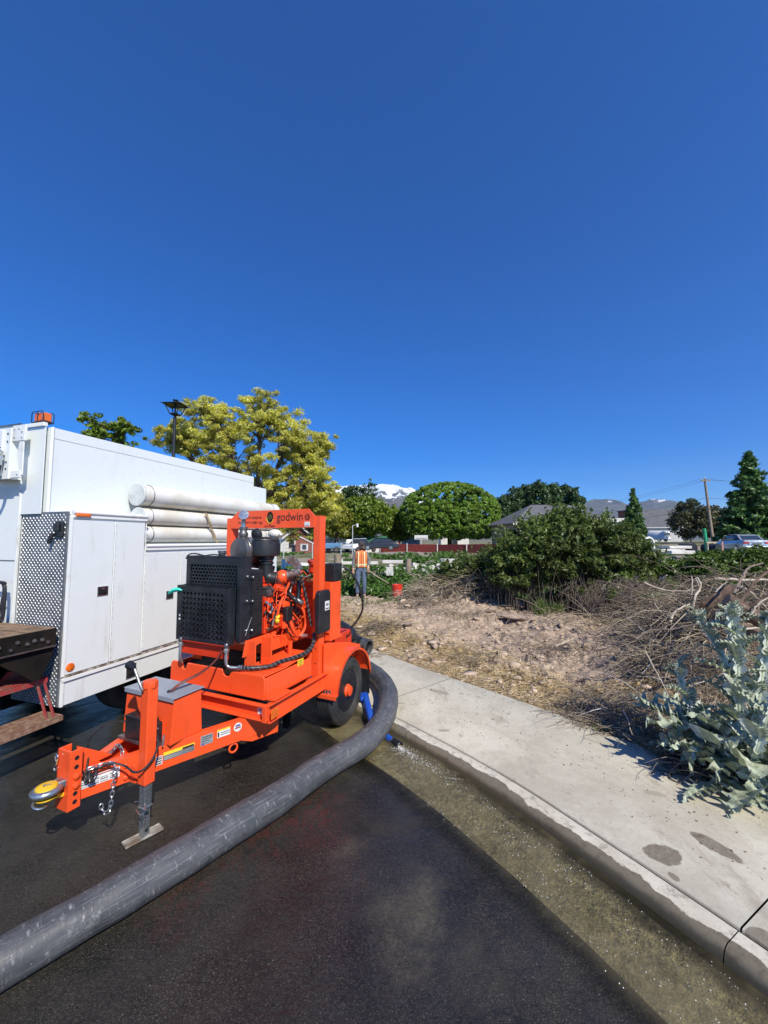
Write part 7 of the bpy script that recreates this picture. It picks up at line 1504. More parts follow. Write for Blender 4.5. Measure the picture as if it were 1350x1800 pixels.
for (w_, base_) in ((9, (-.25, -.03, .86)), (12, (.22, -.13, .95))):
    b0 = len(V); bx_, by_, bz_ = base_; dn = -1; V.append((bx_, by_-.01, bz_-.07)); E_.append((w_, b0)); R_.append((.034, .020))
    for k, (ox, L1) in enumerate(((-.028, .055), (-.010, .066), (.010, .063), (.027, .05))):
        i0 = len(V); V += [(bx_+ox, by_-.015, bz_-.11), (bx_+ox*1.1, by_-.03, bz_-.11-L1*.6), (bx_+ox*1.05, by_-.05, bz_-.11-L1)]; E_ += [(b0, i0), (i0, i0+1), (i0+1, i0+2)]; R_ += [.0095, .009, .007]
    i0 = len(V); sx = 1 if bx_ < 0 else -1; V += [(bx_+sx*.035, by_-.03, bz_-.06), (bx_+sx*.045, by_-.05, bz_-.10)]; E_ += [(w_, i0), (i0, i0+1)]; R_ += [.012, .009]
skin_mesh('body', V, E_, R_, SKN, WP)
PL = surf('dark_plaid_cloth', (.10, .11, .12), (.22, .22, .22), 30, .85); JN = surf('blue_jeans', (.075, .11, .17), (.12, .16, .23), 12, .85, bump=.3, bscale=40, bdist=.01)
skin_mesh('shirt', [(0, .01, .93), (0, .01, 1.12), (0, .01, 1.30), (0, .0, 1.41), (-.175, .01, 1.37), (-.235, .02, 1.10), (-.252, -.02, .91), (.175, .01, 1.37), (.245, .0, 1.12), (.225, -.11, .98)], [(0, 1), (1, 2), (2, 3), (2, 4), (4, 5), (5, 6), (2, 7), (7, 8), (8, 9)], [.14, .135, .15, .07, .070, .056, .046, .070, .056, .046], PL, WP, 2, 1)
skin_mesh('jeans', [(0, 0, .93), (-.09, 0, .84), (-.10, -.03, .47), (-.112, .03, .10), (.09, 0, .84), (.10, -.02, .47), (.112, .04, .10), (0, 0, .99)], [(0, 1), (1, 2), (2, 3), (0, 4), (4, 5), (5, 6), (0, 7)], [.14, .10, .077, .064, .10, .077, .064, .13], JN, WP, 2, 0)
VO = surf('orange_vest_cloth', (.80, .22, .06), (.70, .17, .05), 10, .8); VY = surf('pale_reflective_tape', (.80, .68, .38), None, 10, .5)
def ell(rx, ry, z, y0=.01, n=20, gap=0): return [(rx*math.cos(a), y0+ry*math.sin(a), z) for a in [2*PI*k/n for k in range(n)]]
vm = MB(); rings = [ell(.185, .150, .95), ell(.190, .155, 1.08), ell(.200, .160, 1.22), ell(.205, .155, 1.33), ell(.165, .12, 1.425), ell(.085, .075, 1.455)]; n = 20
vm.add([p_ for r_ in rings for p_ in r_], [(i*n+j, i*n+(j+1) % n, (i+1)*n+(j+1) % n, (i+1)*n+j) for i in range(len(rings)-1) for j in range(n)]); vo = vm.obj('safety_vest', VO, WP)
for x in (-.09, .09): MB().tube([(x, -.128, 1.42), (x, -.160, 1.33), (x*1.05, -.158, 1.2), (x*1.05, -.148, .96)], .022, 6).obj('reflective_stripe', VY, vo)
MB().ring((0, .01, 1.04), (0, 0, 1), .155, .001, 4, 4); t_ = MB(); r1, r2 = ell(.194, .159, 1.0), ell(.196, .161, 1.05); t_.add(r1+r2, [(j, (j+1) % n, n+(j+1) % n, n+j) for j in range(n)]); t_.obj('reflective_stripe', VY, vo)
MB().tube([(0, -.150, .96), (0, -.162, 1.2), (0, -.14, 1.40)], .006, 5).obj('vest_zip', M['black'], vo)
hd_ = MB(); hd_.sphere((.01, -.045, 1.60), .098, 18, 12, (.92, 1.0, 1.15)); hdo = hd_.obj('face', SKN, WP)
MB().sphere((.01, -.055, 1.535), .078, 14, 9, (1, .95, .80)).obj('beard', surf('dark_beard', (.035, .02, .015), (.06, .035, .025), 40, .9), hdo)
MB().lathe([(0, 0), (.012, .01), (.017, .035), (0, .04)], (.01, -.150, 1.575), (0, .35, 1), 8).obj('nose', SKN, hdo)
for s_ in (-1, 1): MB().sphere((.01+s_*.032, -.135, 1.612), .010, 8, 6).obj('eye', M['black'], hdo); MB().sphere((.01+s_*.092, -.04, 1.59), .022, 8, 6, (.4, .7, 1.2)).obj('ear', SKN, hdo)
MB().box(-.012, .035, -.138, -.128, 1.548, 1.554).obj('mouth', surf('lips', (.30, .12, .10), None, 5, .6), hdo)
cpo = MB(); cpo.lathe([(.108, 0), (.110, .04), (.095, .09), (.05, .118), (0, .124)], (.01, -.04, 1.625), (0, 0, 1), 20); cpp = cpo.obj('cap', surf('dark_brown_cap', (.05, .035, .035), (.07, .05, .05), 20, .85), WP)
MB().prism([(-.075, -.12), (-.06, -.20), (.01, -.225), (.08, -.20), (.095, -.12)], 'z', 1.628, 1.638).obj('cap_brim', M['black'], cpp, .002)
for x, y in ((-.115, -.02), (.12, -.01)): MB().sphere((x, y-.03, .045), .06, 12, 8, (.85, 2.1, .75)).obj('boot', surf('dusty_boot_leather', (.30, .25, .20), (.20, .16, .12), 10, .85), WP)
stf = MB().tube([WP.location+Vector((.20, -.16, .90)), WP.location+Vector((.42, -.3, .74)), WP.location+Vector((.86, -.35, .48))], .013, 7).obj('wooden_pole', surf('pale_stick', (.45, .38, .26), (.3, .24, .17), 10, .8)); tag(stf, 'thin pale wooden handle held low by the worker', 'tool handle')
# bucket
dK = 11.2; q = at(698, dK, zpix(1051, dK)); bkt = thing('bucket', 'orange red plastic bucket with a white mark standing at the dirt edge', 'bucket', q, .3)
BK = surf('orange_red_plastic', (.72, .045, .022), (.60, .04, .02), 10, .4); hb_ = wpx(23, dK)
MB().lathe([(.118, 0), (.122, .0), (.145, hb_*.78), (.155, hb_*.79), (.155, hb_*.83), (.147, hb_*.84), (.149, hb_*.93), (.158, hb_*.94), (.158, hb_), (.145, hb_), (.135, hb_*.9), (.112, .02), (0, .02)], (0, 0, 0), (0, 0, 1), 30).obj('pail', BK, bkt)
MB().tube(cat3([(-.15, 0, hb_*.9), (-.05, .12, hb_*1.02), (.12, .14, hb_*1.10), (.20, .05, hb_*1.02), (.155, 0, hb_*.9)], 6), .004, 6).obj('bail', M['steel'], bkt)
a_ = -PI/2-.3
lm_ = MB()
def onb(a, z, r=.1475): k = z/hb_; rr_ = .122+.023*k/.78+.0012; return (rr_*math.cos(a), rr_*math.sin(a), z)
for (a0_, z0_, a1_, z1_, w_) in ((-.30, .30, .05, .58, .10), (-.12, .22, .24, .50, .10), (-.34, .46, -.02, .68, .05), (.02, .18, .32, .36, .05)):
    P_ = [onb(a_+a0_, hb_*z0_), onb(a_+a0_+w_, hb_*(z0_-.06)), onb(a_+a1_+w_, hb_*(z1_-.06)), onb(a_+a1_, hb_*z1_)]; lm_.add(P_, [(0, 1, 2, 3)])
lm_.obj('white_mark', M['whitelab'], bkt, smooth=False)
# ================================================================ LOOSE STUFF ON THE DIRT
_gx = np.arange(-5, 9, .035); _gy = np.arange(1.8, 14, .035); _GX, _GY = np.meshgrid(_gx, _gy, indexing='ij'); _GZ = tz(_GX, _GY)
_gz_slow = gz
def gz(x, y):
    i = int((x+5)/.035); j = int((y-1.8)/.035)
    return float(_GZ[i, j]) if 0 <= i < len(_gx) and 0 <= j < len(_gy) else _gz_slow(x, y)
def rnd_dirt(g, n, zone='all'):
    """points on the bare dirt in front of the creek"""
    X, Y = [], []
    while sum(len(a) for a in X) < n:
        r = 2.6*np.exp(g.random(n*3)*math.log(12.5/2.6)); a = g.uniform(-.22, .86, n*3); x = r*np.sin(a); y = r*np.cos(a)
        d = dist_kerb(x, y)-WALK; k = (d > .03) & (y < 12.0-.1*x)
        if zone == 'edge': k &= d < 1.25
        if zone == 'pile': k &= (x > 1.75) & (np.abs(y-(3.9+.55*(x-2.4))) < 1.5) & (x < 6.5) & (d > .08)
        if zone == 'right': k &= (x > .18*y+.6) & (y > 3.2)
        X.append(x[k]); Y.append(y[k])
    x, y = np.concatenate(X)[:n], np.concatenate(Y)[:n]; return x, y, tz(x, y)
def lumps(name, n, smin, smax, mat, seed, zone='all', tall=.6):
    g = np.random.default_rng(seed); x, y, z = rnd_dirt(g, n, zone)
    me = rock_mesh(99, 1); bv = np.array([v.co[:] for v in me.vertices]); bf = np.array([p.vertices[:] for p in me.polygons]); k = len(bv)
    s = smin*(smax/smin)**(g.random(n)**2.2)*(.5+np.hypot(x, y)/6); th = g.random(n)*2*PI; c, s_ = np.cos(th), np.sin(th)
    asp = g.uniform(.55, 1.1, (n, 3)); B_ = bv[None]*asp[:, None]*s[:, None, None]*np.array([1, 1, tall])*(1+.25*g.normal(size=(n, k, 1)))
    V = np.empty((n, k, 3)); V[..., 0] = B_[..., 0]*c[:, None]-B_[..., 1]*s_[:, None]+x[:, None]; V[..., 1] = B_[..., 0]*s_[:, None]+B_[..., 1]*c[:, None]+y[:, None]; V[..., 2] = B_[..., 2]+z[:, None]+s[:, None]*.12
    F = (bf[None]+(np.arange(n)*k)[:, None, None]).reshape(-1, 3); o = link(name, quick_mesh(name, V.reshape(-1, 3), F, mat)); tag(o, kind='stuff'); return o
def clodmat():
    t = NT('clod'); c = t.mix(t.isl(), (.58, .455, .35), (.32, .235, .17)); c = t.mix(t.ramp(t.noise(40, 4, .7), .5, .7, 0, .6), c, (.42, .34, .27)); return t.fin(c, .95, 0, t.bump(t.noise(90, 4, .7), .5, .006), None, .1)
CLM = clodmat()
lumps('clods', 9000, .003, .034, CLM, 1, 'all', .45); lumps('clods', 700, .015, .075, CLM, 5, 'all', .6); lumps('clods', 1300, .008, .030, CLM, 3, 'edge')
def fibres(name, n, L0, L1, w, mat, seed, zone, lift=.02, tilt=.25, curve=.3, seg=3):
    g = np.random.default_rng(seed); x, y, z = rnd_dirt(g, n, zone); sc = .7+np.hypot(x, y)/9; L = g.uniform(L0, L1, n)*sc; th = g.random(n)*2*PI; bend = g.normal(0, curve, n); ti = np.abs(g.normal(0, tilt, n)); w_ = w*sc*g.uniform(.6, 1.4, n)
    P_ = [];
    for q in range(seg+1):
        t = q/seg; a = th+bend*t; P_.append(np.c_[x+np.cos(a)*L*t, y+np.sin(a)*L*t, z+lift*.4+L*np.sin(ti)*t*(1-.45*t)])
    V = []
    for q in range(seg+1):
        a = th+bend*q/seg+PI/2; ww = w_*(1-.5*q/seg); o_ = np.c_[np.cos(a)*ww, np.sin(a)*ww, ww*.6]; V += [P_[q]-o_, P_[q]+o_]
    V = np.stack(V, 1).reshape(-1, 3); i = np.arange(n)*2*(seg+1); F = np.vstack([np.c_[i+2*q, i+2*q+1, i+2*q+3, i+2*q+2] for q in range(seg)])
    o = link(name, quick_mesh(name, V, F, mat)); tag(o, kind='stuff'); return o
def fibmat(name, cols):
    t = NT(name); r = t.n.new('ShaderNodeValToRGB'); t.l.new(t.isl(), r.inputs[0]); e = r.color_ramp.elements; k = len(cols)
    for j, c in enumerate(cols):
        el = e[0] if j == 0 else (e[1] if j == k-1 else e.new(j/(k-1))); el.position = j/(k-1); el.color = (*c, 1)
    return t.fin(r.outputs[0], .8, 0, None, None, .2)
ST = fibmat('straw', [(.44, .33, .17), (.30, .21, .10), (.16, .11, .06), (.50, .40, .24)]); DT = fibmat('dry_twigs', [(.30, .24, .18), (.16, .12, .09), (.42, .35, .27), (.10, .075, .055)])
fibres('straw', 15000, .03, .10, .0018, ST, 11, 'edge'); fibres('straw', 6500, .03, .13, .0015, DT, 12, 'all'); fibres('dry_stalks', 600, .10, .45, .0022, DT, 13, 'right', .03, .3, .6, 4)
# curved vines heaped at the right
def heap(name, cx, cy, rx, ry, h, n, seed, mat, r=(.0018, .005), L=(.3, .9), kind='stuff', lab=None):
    g = random.Random(seed)
    def gen(i):
        a = g.random()*2*PI; q = math.sqrt(g.random()); x = cx+math.cos(a)*rx*q; y = cy+math.sin(a)*ry*q; z0 = gz(x, y)
        top = h*(1-q*q)*(.3+.9*g.random()); Ls = g.uniform(*L); th = g.random()*2*PI; P_ = []; cv = g.gauss(0, 1.1); el = g.gauss(.15, .35)
        px, py, pz = x, y, z0+top*.8
        for s in range(6):
            P_.append((px, py, max(pz, gz(px, py)+.004))); px += math.cos(th)*Ls/5; py += math.sin(th)*Ls/5; pz += math.sin(el)*Ls/5; th += cv/5+g.gauss(0, .15); el -= .22+g.gauss(0, .12)
        return P_, g.uniform(*r)
    o = twigs(name, gen, n, mat, None, 3, kind); tag(o, lab); return o
TWL = fibmat('pale_dry_vines', [(.55, .46, .34), (.38, .30, .21), (.66, .58, .45), (.20, .15, .10)]); TWD = fibmat('dark_dead_vines', [(.09, .07, .05), (.20, .155, .115), (.04, .03, .024), (.33, .27, .20)])
heap('vine_tangle', 2.25, 3.85, .50, .42, .22, 420, 1, TWL, (.0014, .0034), (.2, .55)); heap('vine_tangle', 2.35, 3.95, .65, .5, .25, 520, 2, TWD, (.002, .005), (.2, .6))
heap('vine_tangle', 3.55, 4.6, .65, .6, .38, 430, 3, TWD, (.002, .007), (.3, .8)); heap('vine_tangle', 3.55, 4.7, .7, .6, .42, 300, 4, TWL, (.0016, .005), (.3, .9))
heap('vine_tangle', 4.9, 5.6, 1.2, 1.0, .9, 900, 5, TWD, (.003, .010), (.4, 1.3)); heap('vine_tangle', 4.9, 5.5, 1.25, 1.0, .95, 620, 6, TWL, (.0025, .008), (.4, 1.4))
heap('vine_tangle', 5.7, 7.3, 1.1, .8, .7, 420, 7, TWL, (.003, .008), (.5, 1.5)); heap('vine_tangle', 3.9, 7.6, 1.0, .35, .2, 110, 8, TWL, (.003, .007), (.5, 1.3))
heap('root_pile', 1.15, 10.8, .75, .45, .50, 520, 9, TWL, (.004, .011), (.3, .9)); heap('root_pile', 2.25, 10.3, .95, .5, .55, 620, 10, TWL, (.004, .012), (.3, 1.0)); heap('root_pile', 2.2, 10.2, .6, .4, .5, 260, 11, TWD, (.005, .012), (.3, .8))
heap('root_clump', -.10, 7.25, .42, .22, .20, 160, 12, TWD, (.003, .009), (.15, .4)); heap('root_clump', 1.25, 5.6, .35, .2, .08, 140, 13, TWD, (.002, .006), (.1, .35)); heap('root_clump', 2.6, 5.9, .8, .35, .08, 160, 14, TWD, (.002, .006), (.2, .6)); heap('root_clump', .9, 9.6, .6, .35, .18, 160, 15, TWD, (.003, .008), (.2, .5))
heap('root_clump', 1.55, 8.3, .6, .35, .18, 200, 16, TWL, (.003, .007), (.2, .5)); heap('root_clump', -.15, 5.95, .22, .12, .07, 50, 17, TWL, (.004, .009), (.1, .25))
# single sticks and branches one can pick out
def stick(pts, r, mat, lab, name='branch', cat='branch', n=7, r1=.45):
    c = cat3([tuple(p) for p in pts], 6); k = len(c); g = random.Random(len(lab)); c = [p+Vector((g.gauss(0, r*.25), g.gauss(0, r*.25), g.gauss(0, r*.25))) for p in c]
    o = MB().tube(c, r, n, True, [r*(1-(1-r1)*i/(k-1)) for i in range(k)]).obj(name, mat); tag(o, lab, cat); return o
PALE = surf('pale_peeled_wood', (.50, .43, .34), (.36, .29, .21), 14, .75, bump=.4, bscale=60, bdist=.003); BRN = surf('red_brown_bark', (.085, .052, .036), (.16, .105, .07), 12, .9, bump=.7, bscale=30, bdist=.008); GRB = surf('grey_brown_branch', (.22, .17, .13), (.13, .10, .08), 14, .85, bump=.4, bscale=50, bdist=.003)
P3 = lambda px, py, d: D(px, py, d)
stick([P3(1132, 1024, 5.6), P3(1165, 1037, 5.5), P3(1200, 1039, 5.4), P3(1222, 1036, 5.4)], .013, PALE, 'pale curved branch reaching left from the brush pile over the grass')
stick([P3(1179, 1092, 4.6), P3(1184, 1078, 4.6), P3(1198, 1068, 4.6), P3(1212, 1062, 4.7)], .014, PALE, 'short thick bleached stick standing beside the green grass clump')
stick([P3(1218, 1068, 4.9), P3(1222, 1048, 4.9), P3(1230, 1035, 5.0), P3(1224, 1018, 5.0)], .016, PALE, 'forked pale root rising from the left end of the brush pile')
stick([P3(1215, 1046, 5.0), P3(1217, 1030, 5.0), P3(1216, 1012, 5.1)], .010, PALE, 'thin upright pale stick at the left end of the brush pile')
stick([P3(1228, 1040, 5.0), P3(1232, 1028, 5.0), P3(1226, 1016, 5.1), P3(1222, 1018, 5.1)], .012, PALE, 'small hooked pale stick beside the upright one on the brush pile')
stick([P3(1117, 1124, 4.3), P3(1140, 1109, 4.3), P3(1180, 1106, 4.2), P3(1220, 1098, 4.1), P3(1262, 1096, 4.0), P3(1290, 1098, 3.9)], .013, GRB, 'long grey branch sweeping left from under the thistle top')
stick([P3(1256, 1018, 5.3), P3(1290, 1019, 5.2), P3(1350, 1020, 5.2), P3(1400, 1022, 5.2)], .022, PALE, 'pale straight pole lying level along the top of the brush pile')
stick([P3(1258, 1041, 5.0), P3(1268, 1030, 5.0), P3(1279, 1023, 5.0)], .012, PALE, 'short pale stub left of the reddish log')
stick([P3(1290, 1044, 4.6), P3(1302, 1020, 4.7), P3(1316, 998, 4.8), P3(1340, 990, 4.9)], .018, GRB, 'grey branch leaning up and right over the hedge bush')
stick([P3(1300, 1062, 4.2), P3(1330, 1020, 4.3), P3(1362, 995, 4.4)], .018, BRN, 'dark thick branch leaning up at the right edge')
stick([P3(1278, 1090, 4.2), P3(1322, 1062, 4.1), P3(1372, 1040, 4.0)], .022, BRN, 'dark branch crossing behind the thistle top')
stick([P3(1134, 1144, 3.9), P3(1150, 1175, 3.8), P3(1163, 1198, 3.7), P3(1180, 1235, 3.5)], .007, PALE, 'thin straight dry stem slanting down to the vine heap')
stick([P3(1150, 1060, 5.2), P3(1162, 1076, 5.1), P3(1180, 1080, 5.0)], .006, PALE, 'thin looping twig over the grass clump')
stick([P3(975, 1136, 5.9), P3(1000, 1126, 6.1), P3(1010, 1121, 6.2)], .014, PALE, 'pale stick lying on the bare dirt left of the grass patch')
stick([P3(1302, 1108, 3.5), P3(1330, 1104, 3.6), P3(1365, 1110, 3.6)], .010, PALE, 'thin pale twig right of the thistle head')
stick([P3(1094, 1248, 3.55), P3(1103, 1262, 3.5), P3(1108, 1282, 3.4), P3(1112, 1292, 3.35)], .005, PALE, 'thin whitish vine hanging down the front of the vine heap')
stick([P3(1030, 1224, 3.75), P3(1050, 1236, 3.65), P3(1068, 1246, 3.6)], .006, GRB, 'small dark twig lying on the straw by the vine heap')
for k, (x0, y0, x1, y1, d) in enumerate(((1240, 1118, 1300, 1090, 4.0), (1255, 1140, 1340, 1120, 3.8), (1300, 1030, 1350, 1072, 4.6), (1268, 1060, 1330, 1036, 4.8), (1320, 1080, 1352, 1050, 4.0), (1285, 1010, 1330, 1048, 5.0))):
    stick([P3(x0, y0, d), P3((x0+x1)/2, (y0+y1)/2-6, d), P3(x1, y1, d)], .008+.003*(k % 3), (PALE, GRB)[k % 2], ['short grey stick crossing the shade behind the thistle', 'brown stick low behind the thistle leaves', 'pale stick slanting down right across the brush pile', 'brown stick slanting up right across the brush pile', 'short pale stick at the right edge above the sawn log', 'brown stick near the top of the brush pile'][k])
def log(c, ax, L, r, lab, seed):
    g = random.Random(seed); ax = Vector(ax).normalized(); pts = [Vector(c)+ax*L*(t-.5) for t in (0, .03, .3, .6, .97, 1)]; m = MB(); n = 12
    k = len(pts); x = ax.orthogonal().normalized(); y = ax.cross(x); vs = []; rj = [g.uniform(.82, 1.15) for _ in range(n)]
    for i, p in enumerate(pts):
        f = (.93, 1, 1.04, .98, 1, .93)[i]
        for j in range(n): a = 2*PI*j/n; vs.append(p+(x*math.cos(a)+y*math.sin(a))*r*f*rj[j])
    m.add(vs, [(i*n+j, i*n+(j+1) % n, (i+1)*n+(j+1) % n, (i+1)*n+j) for i in range(k-1) for j in range(n)]); t = thing('log', lab, 'log'); m.obj('log_bark', BRN, t)
    for i, s_ in ((0, -1), (k-1, 1)): MB().add([vs[i*n+j]+ax*s_*.002 for j in range(n)], [tuple(range(n))]).obj('cut_end', surf('sawn_wood', (.34, .22, .13), (.22, .14, .08), 10, .8), t, smooth=False)
    return t
log(P3(1262, 1050, 5.0), (.8, -.1, .55), .42, .062, 'reddish brown split log on the left end of the brush pile', 1)
log(P3(1322, 1082, 4.1), (.75, -.35, -.6), .50, .075, 'sawn brown log end right of the thistle head', 2)
log(P3(1300, 1100, 3.9), (.7, -.5, -.4), .42, .055, 'smaller sawn log just below the larger one by the thistle head', 3)

# ================================================================ THISTLE
def thistle_mat():
    t = NT('woolly_thistle_leaf'); uv = t.sep(t.uv()); P = t.tc
    rib = t.ramp(t.math('ABSOLUTE', t.math('SUBTRACT', uv[1], .5)), .055, .015)
    c = t.mix(t.ramp(t.noise(14, 5, .7, P), .35, .65), (.28, .32, .21), (.46, .50, .38)); c = t.mix(t.ramp(t.noise(60, 4, .7, P), .55, .7, 0, .5), c, (.42, .48, .44))
    c = t.mix(t.math('MULTIPLY', rib, .7), c, (.46, .52, .40)); c = t.mix(t.ramp(t.math('ABSOLUTE', t.math('SUBTRACT', uv[1], .5)), .36, .49, 0, .75), c, (.74, .78, .72))
    vein = t.math('SINE', t.math('ADD', t.math('MULTIPLY', uv[0], 75), t.math('MULTIPLY', t.math('ABSOLUTE', t.math('SUBTRACT', uv[1], .5)), 22)))
    n = t.bump(t.math('ADD', t.math('MULTIPLY', vein, .5), t.noise(40, 4, .6, P)), .5, .006)
    d = t.n.new('ShaderNodeBsdfDiffuse'); tr = t.n.new('ShaderNodeBsdfTranslucent'); g = t.n.new('ShaderNodeBsdfGlossy'); g.inputs['Roughness'].default_value = .42
    t.l.new(c, d.inputs[0]); t.l.new(n, d.inputs['Normal']); t.l.new(n, g.inputs['Normal']); c2 = t.mix(.5, c, (.2, .32, .06)); t.l.new(c2, tr.inputs[0])
    m1 = t.n.new('ShaderNodeMixShader'); m1.inputs[0].default_value = .22; t.l.new(d.outputs[0], m1.inputs[1]); t.l.new(tr.outputs[0], m1.inputs[2])
    m2 = t.n.new('ShaderNodeMixShader'); m2.inputs[0].default_value = .05; t.l.new(m1.outputs[0], m2.inputs[1]); t.l.new(g.outputs[0], m2.inputs[2]); t.l.new(m2.outputs[0], t.out.inputs[0]); return t.m
TM = thistle_mat()
def thistle_leaf(seed, lobes_=8, droop=.5, wid=.20, wav=.045):
    """unit-length spiny leaf along +x, curving down"""
    g = random.Random(seed); N = lobes_*6; V, F, UV = [], [], []; ph = g.random()*6
    def mid(t): return Vector((t*(1-.10*droop*t), .03*math.sin(2.4*t+ph), .30*t*(1-.4*t)-droop*t*t*.62))
    rows = 5; W = []
    for i in range(N+1):
        t = i/N; f = (t*lobes_) % 1.0; env = math.sin(PI*min(1, t*1.05+.04))**.62*(1-.35*t)+.03; spike = (1-abs(f-.5)*2)**.8
        W.append((t, wid*env*(.24+.95*spike)+(0.004), spike))
    for i, (t, w, sp) in enumerate(W):
        m_ = mid(t); tan = (mid(min(1, t+.01))-mid(max(0, t-.01))).normalized(); side = tan.cross(Vector((0, 0, 1))).normalized(); nr_ = side.cross(tan)
        for k in range(-2, 3):
            s_ = k/2; fwd = .05*sp*abs(s_); lift = wav*math.sin(t*lobes_*PI*2+k*1.3+ph)*abs(s_)+.10*abs(s_)*w*1.5+.06*abs(s_)*sp*(1 if (i//3) % 2 else -.6)*w*3
            V.append(m_+side*(s_*w)+tan*fwd+nr_*lift); UV.append((t, .5+s_*.5*min(1, w/wid*1.2)))
    for i in range(N):
        for k in range(4): a = i*5+k; F.append((a, a+1, a+6, a+5))
    # spines at lobe tips
    b = len(V)
    for i, (t, w, sp) in enumerate(W):
        if sp > .88:
            for k in (0, 4):
                p_ = Vector(V[i*5+k]); m_ = mid(t); d_ = (p_-m_).normalized()+Vector((.35, 0, .1)); q_ = p_+d_*.035; V += [p_+Vector((.006, 0, 0)), p_-Vector((.006, 0, 0)), q_]; UV += [(t, 1)]*3; F.append((b, b+1, b+2, b+2)); b += 3
    F = [f for f in F]; quads = [f for f in F if f[2] != f[3]]; tris = [f[:3] for f in F if f[2] == f[3]]
    me = bpy.data.meshes.new('leaf'); me.from_pydata([tuple(v) for v in V], [], quads+tris); me.materials.append(TM); l = me.uv_layers.new(name='UVMap')
    for lp in me.loops: l.data[lp.index].uv = UV[lp.vertex_index]
    me.shade_smooth(); return me
TL_ = [thistle_leaf(i, 7+i % 3, .30+.14*i, .22+.018*i, .035+.008*i) for i in range(6)]
TB = Vector((2.62, 3.0, .09)); th_ = thing('thistle', 'large silvery green spiny thistle leaning over the sidewalk at the right edge', 'plant', TB); gT = random.Random(77)
STM = surf('pale_thistle_stem', (.36, .42, .28), (.46, .50, .38), 14, .7)
def put_leaf(p, az, el, L, roll=0, k=None):
    me = TL_[gT.randrange(6) if k is None else k]; o = link('leaf', me, th_, Vector(p)-TB); R_ = Matrix.Rotation(az, 3, 'Z') @ Matrix.Rotation(-el, 3, 'Y') @ Matrix.Rotation(roll, 3, 'X'); o.rotation_euler = R_.to_euler(); o.scale = (L, L*gT.uniform(.8, 1.15), L*gT.uniform(.8, 1.1)); return o
def stem(P_, r0, nl, L0, L1, az0=0):
    c = cat3([tuple(Vector(p)-TB) for p in P_], 10); k = len(c); o = MB().tube(c, r0, 9, True, [r0*(1-.6*i/(k-1)) for i in range(k)]).obj('stem', STM, th_)
    wm = MB()
    for s_ in range(4):                                           # spiny wings down the stem
        a = s_*PI/2+.4; u = Vector((math.cos(a), math.sin(a), 0)); vs = []
        for i, p in enumerate(c): w = r0*(1.5+1.6*(i % 2)); vs += [p, p+u*w]
        wm.add(vs, [(2*i, 2*i+1, 2*i+3, 2*i+2) for i in range(k-1)])
    wm.obj('stem_wing', TM, o, smooth=False)
    for i in range(nl):
        t = (i+.6)/nl; q = c[min(k-1, int(t*(k-1)))]+TB; az_ = az0+i*2.4+gT.uniform(-.3, .3); L = L0+(L1-L0)*t; put_leaf(q, az_, .5+.65*t+gT.uniform(-.15, .2), L*gT.uniform(.85, 1.15), gT.uniform(-.3, .3))
    return c[-1]+TB
tA = stem([TB+Vector((0, 0, 0)), D(1298, 1235, 2.90), D(1296, 1150, 2.92), D(1284, 1078, 2.95)], .021, 22, .36, .15)
tB_ = stem([D(1297, 1232, 2.90), D(1268, 1150, 3.0), D(1240, 1106, 3.08), D(1222, 1080, 3.12)], .012, 12, .24, .10, 1.5)
tC = stem([TB+Vector((.05, .05, 0)), D(1330, 1250, 2.85), D(1345, 1150, 2.88), D(1352, 1085, 2.9)], .018, 15, .34, .14, 2.2)
tD = stem([TB+Vector((-.1, .1, 0)), D(1240, 1290, 3.05), D(1205, 1225, 3.15), D(1192, 1170, 3.2)], .014, 13, .32, .14, 3.0)
tE = stem([TB+Vector((.0, -.05, .05)), D(1325, 1330, 2.65), D(1345, 1270, 2.6), D(1365, 1215, 2.6)], .014, 9, .34, .18, .6)
for tip, r in ((tA, .030), (tB_, .020), (tC, .028), (tD, .02)):
    bd = MB(); bd.sphere(tip-TB, r, 12, 8, (1, 1, 1.1))
    for i in range(46):
        a = gT.random()*2*PI; e = gT.uniform(-.9, 1.3); d_ = Vector((math.cos(a)*math.cos(e), math.sin(a)*math.cos(e), math.sin(e))); p_ = tip-TB+d_*r; bd.tube([p_, p_+d_*r*.9], .0022, 3, False, [.0022, .0004])
    bd.obj('bud', STM, th_)
    for i in range(7): put_leaf(tip-Vector((0, 0, .03)), i*.9+gT.random(), gT.uniform(.3, 1.0), r*gT.uniform(3.4, 5.2), gT.uniform(-.3, .3))
for i in range(64):                                                # basal rosette
    az_ = gT.uniform(1.5, 5.2) if i % 4 else gT.uniform(0, 6.28); el = gT.uniform(.05, .85); L = gT.uniform(.38, .68); put_leaf(TB+Vector((gT.gauss(0, .09), gT.gauss(0, .09), gT.uniform(.02, .22))), az_, el, L, gT.uniform(-.35, .35))
lw = put_leaf(G(1268, 1388, .115)+Vector((0, 0, .012)), math.radians(198), -.02, .40, .05, 0); lw['label'] = 'big old leaf lying flat on the sidewalk'
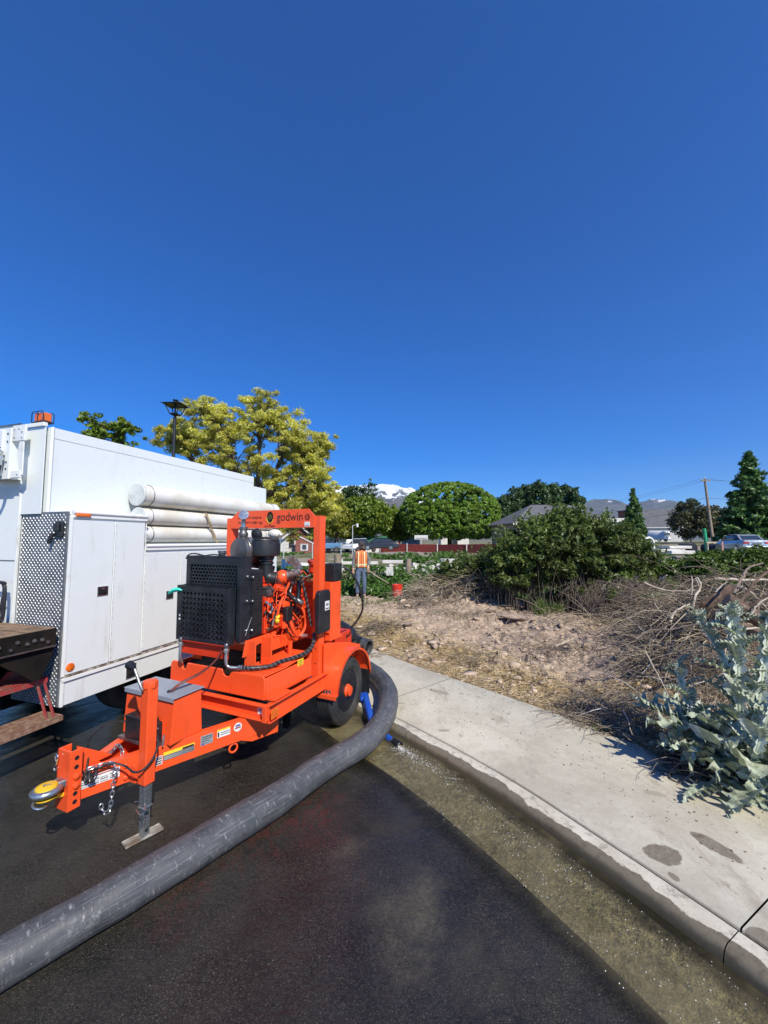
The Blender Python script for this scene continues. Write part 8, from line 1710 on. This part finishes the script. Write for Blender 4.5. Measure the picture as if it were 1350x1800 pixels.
for i in range(5): put_leaf(TB+Vector((gT.uniform(-.15, .1), gT.uniform(-.25, 0), .04)), math.radians(gT.uniform(185, 265)), gT.uniform(.0, .25), gT.uniform(.40, .55), gT.uniform(-.3, .3))
for i in range(7): put_leaf(Vector((gT.uniform(2.5, 2.95), gT.uniform(2.45, 2.85), .11)), math.radians(gT.uniform(120, 300)), gT.uniform(.1, .6), gT.uniform(.35, .5), gT.uniform(-.3, .3))
# brown dead leaf mass under the thistle
heap('dead_leaf_tangle', 2.38, 3.02, .38, .22, .14, 190, 40, TWD, (.003, .010), (.15, .45))
dl = surf('dead_brown_leaf', (.13, .10, .06), (.22, .17, .10), 14, .9)
for i in range(9):
    me = TL_[i % 6].copy(); me.materials[0] = dl; o = link('dead_leaf', me, th_, Vector((2.50+gT.uniform(-.15, .25), 3.03+gT.uniform(-.2, .2), .12))-TB, (gT.uniform(-.5, .5), gT.uniform(-.4, .1), gT.uniform(2, 5))); o.scale = (.32, .34, .3)
# small litter on the sidewalk
g = np.random.default_rng(31); n = 420; s_ = g.uniform(s_near(1.6, 1.6), s_near(-.2, 4.2), n); o_ = WALK*(1-.75*g.random(n)**1.3); xx, yy, nx, ny = jat(s_); m = MB()
for i in range(n):
    x, y = xx[i]+nx[i]*o_[i], yy[i]+ny[i]*o_[i]; k = g.uniform(.0015, .006); m.cbox((x, y, .1003+k*.4), (k*g.uniform(.8, 2.6), k, k*.8), (0, 0, g.random()*3))
tag(m.obj('sidewalk_crumbs', surf('dark_crumbs', (.13, .09, .065), (.24, .18, .13), 60, .9), None, smooth=False), kind='stuff')
# ================================================================ AIR
hz = MB().box(-6200, 23000, -60, 15000, -45, 2600).obj('haze', None, None, smooth=False); hz['kind'] = 'stuff'
hm_ = bpy.data.materials.new('thin_blue_air'); hm_.use_nodes = True; nn = hm_.node_tree.nodes; nn.remove(nn['Principled BSDF']); pv = nn.new('ShaderNodeVolumePrincipled')
pv.inputs['Color'].default_value = (.55, .74, 1.0, 1); pv.inputs['Density'].default_value = 3.4e-5; pv.inputs['Anisotropy'].default_value = .2
hm_.node_tree.links.new(pv.outputs[0], nn['Material Output'].inputs['Volume']); hz.data.materials.append(hm_)
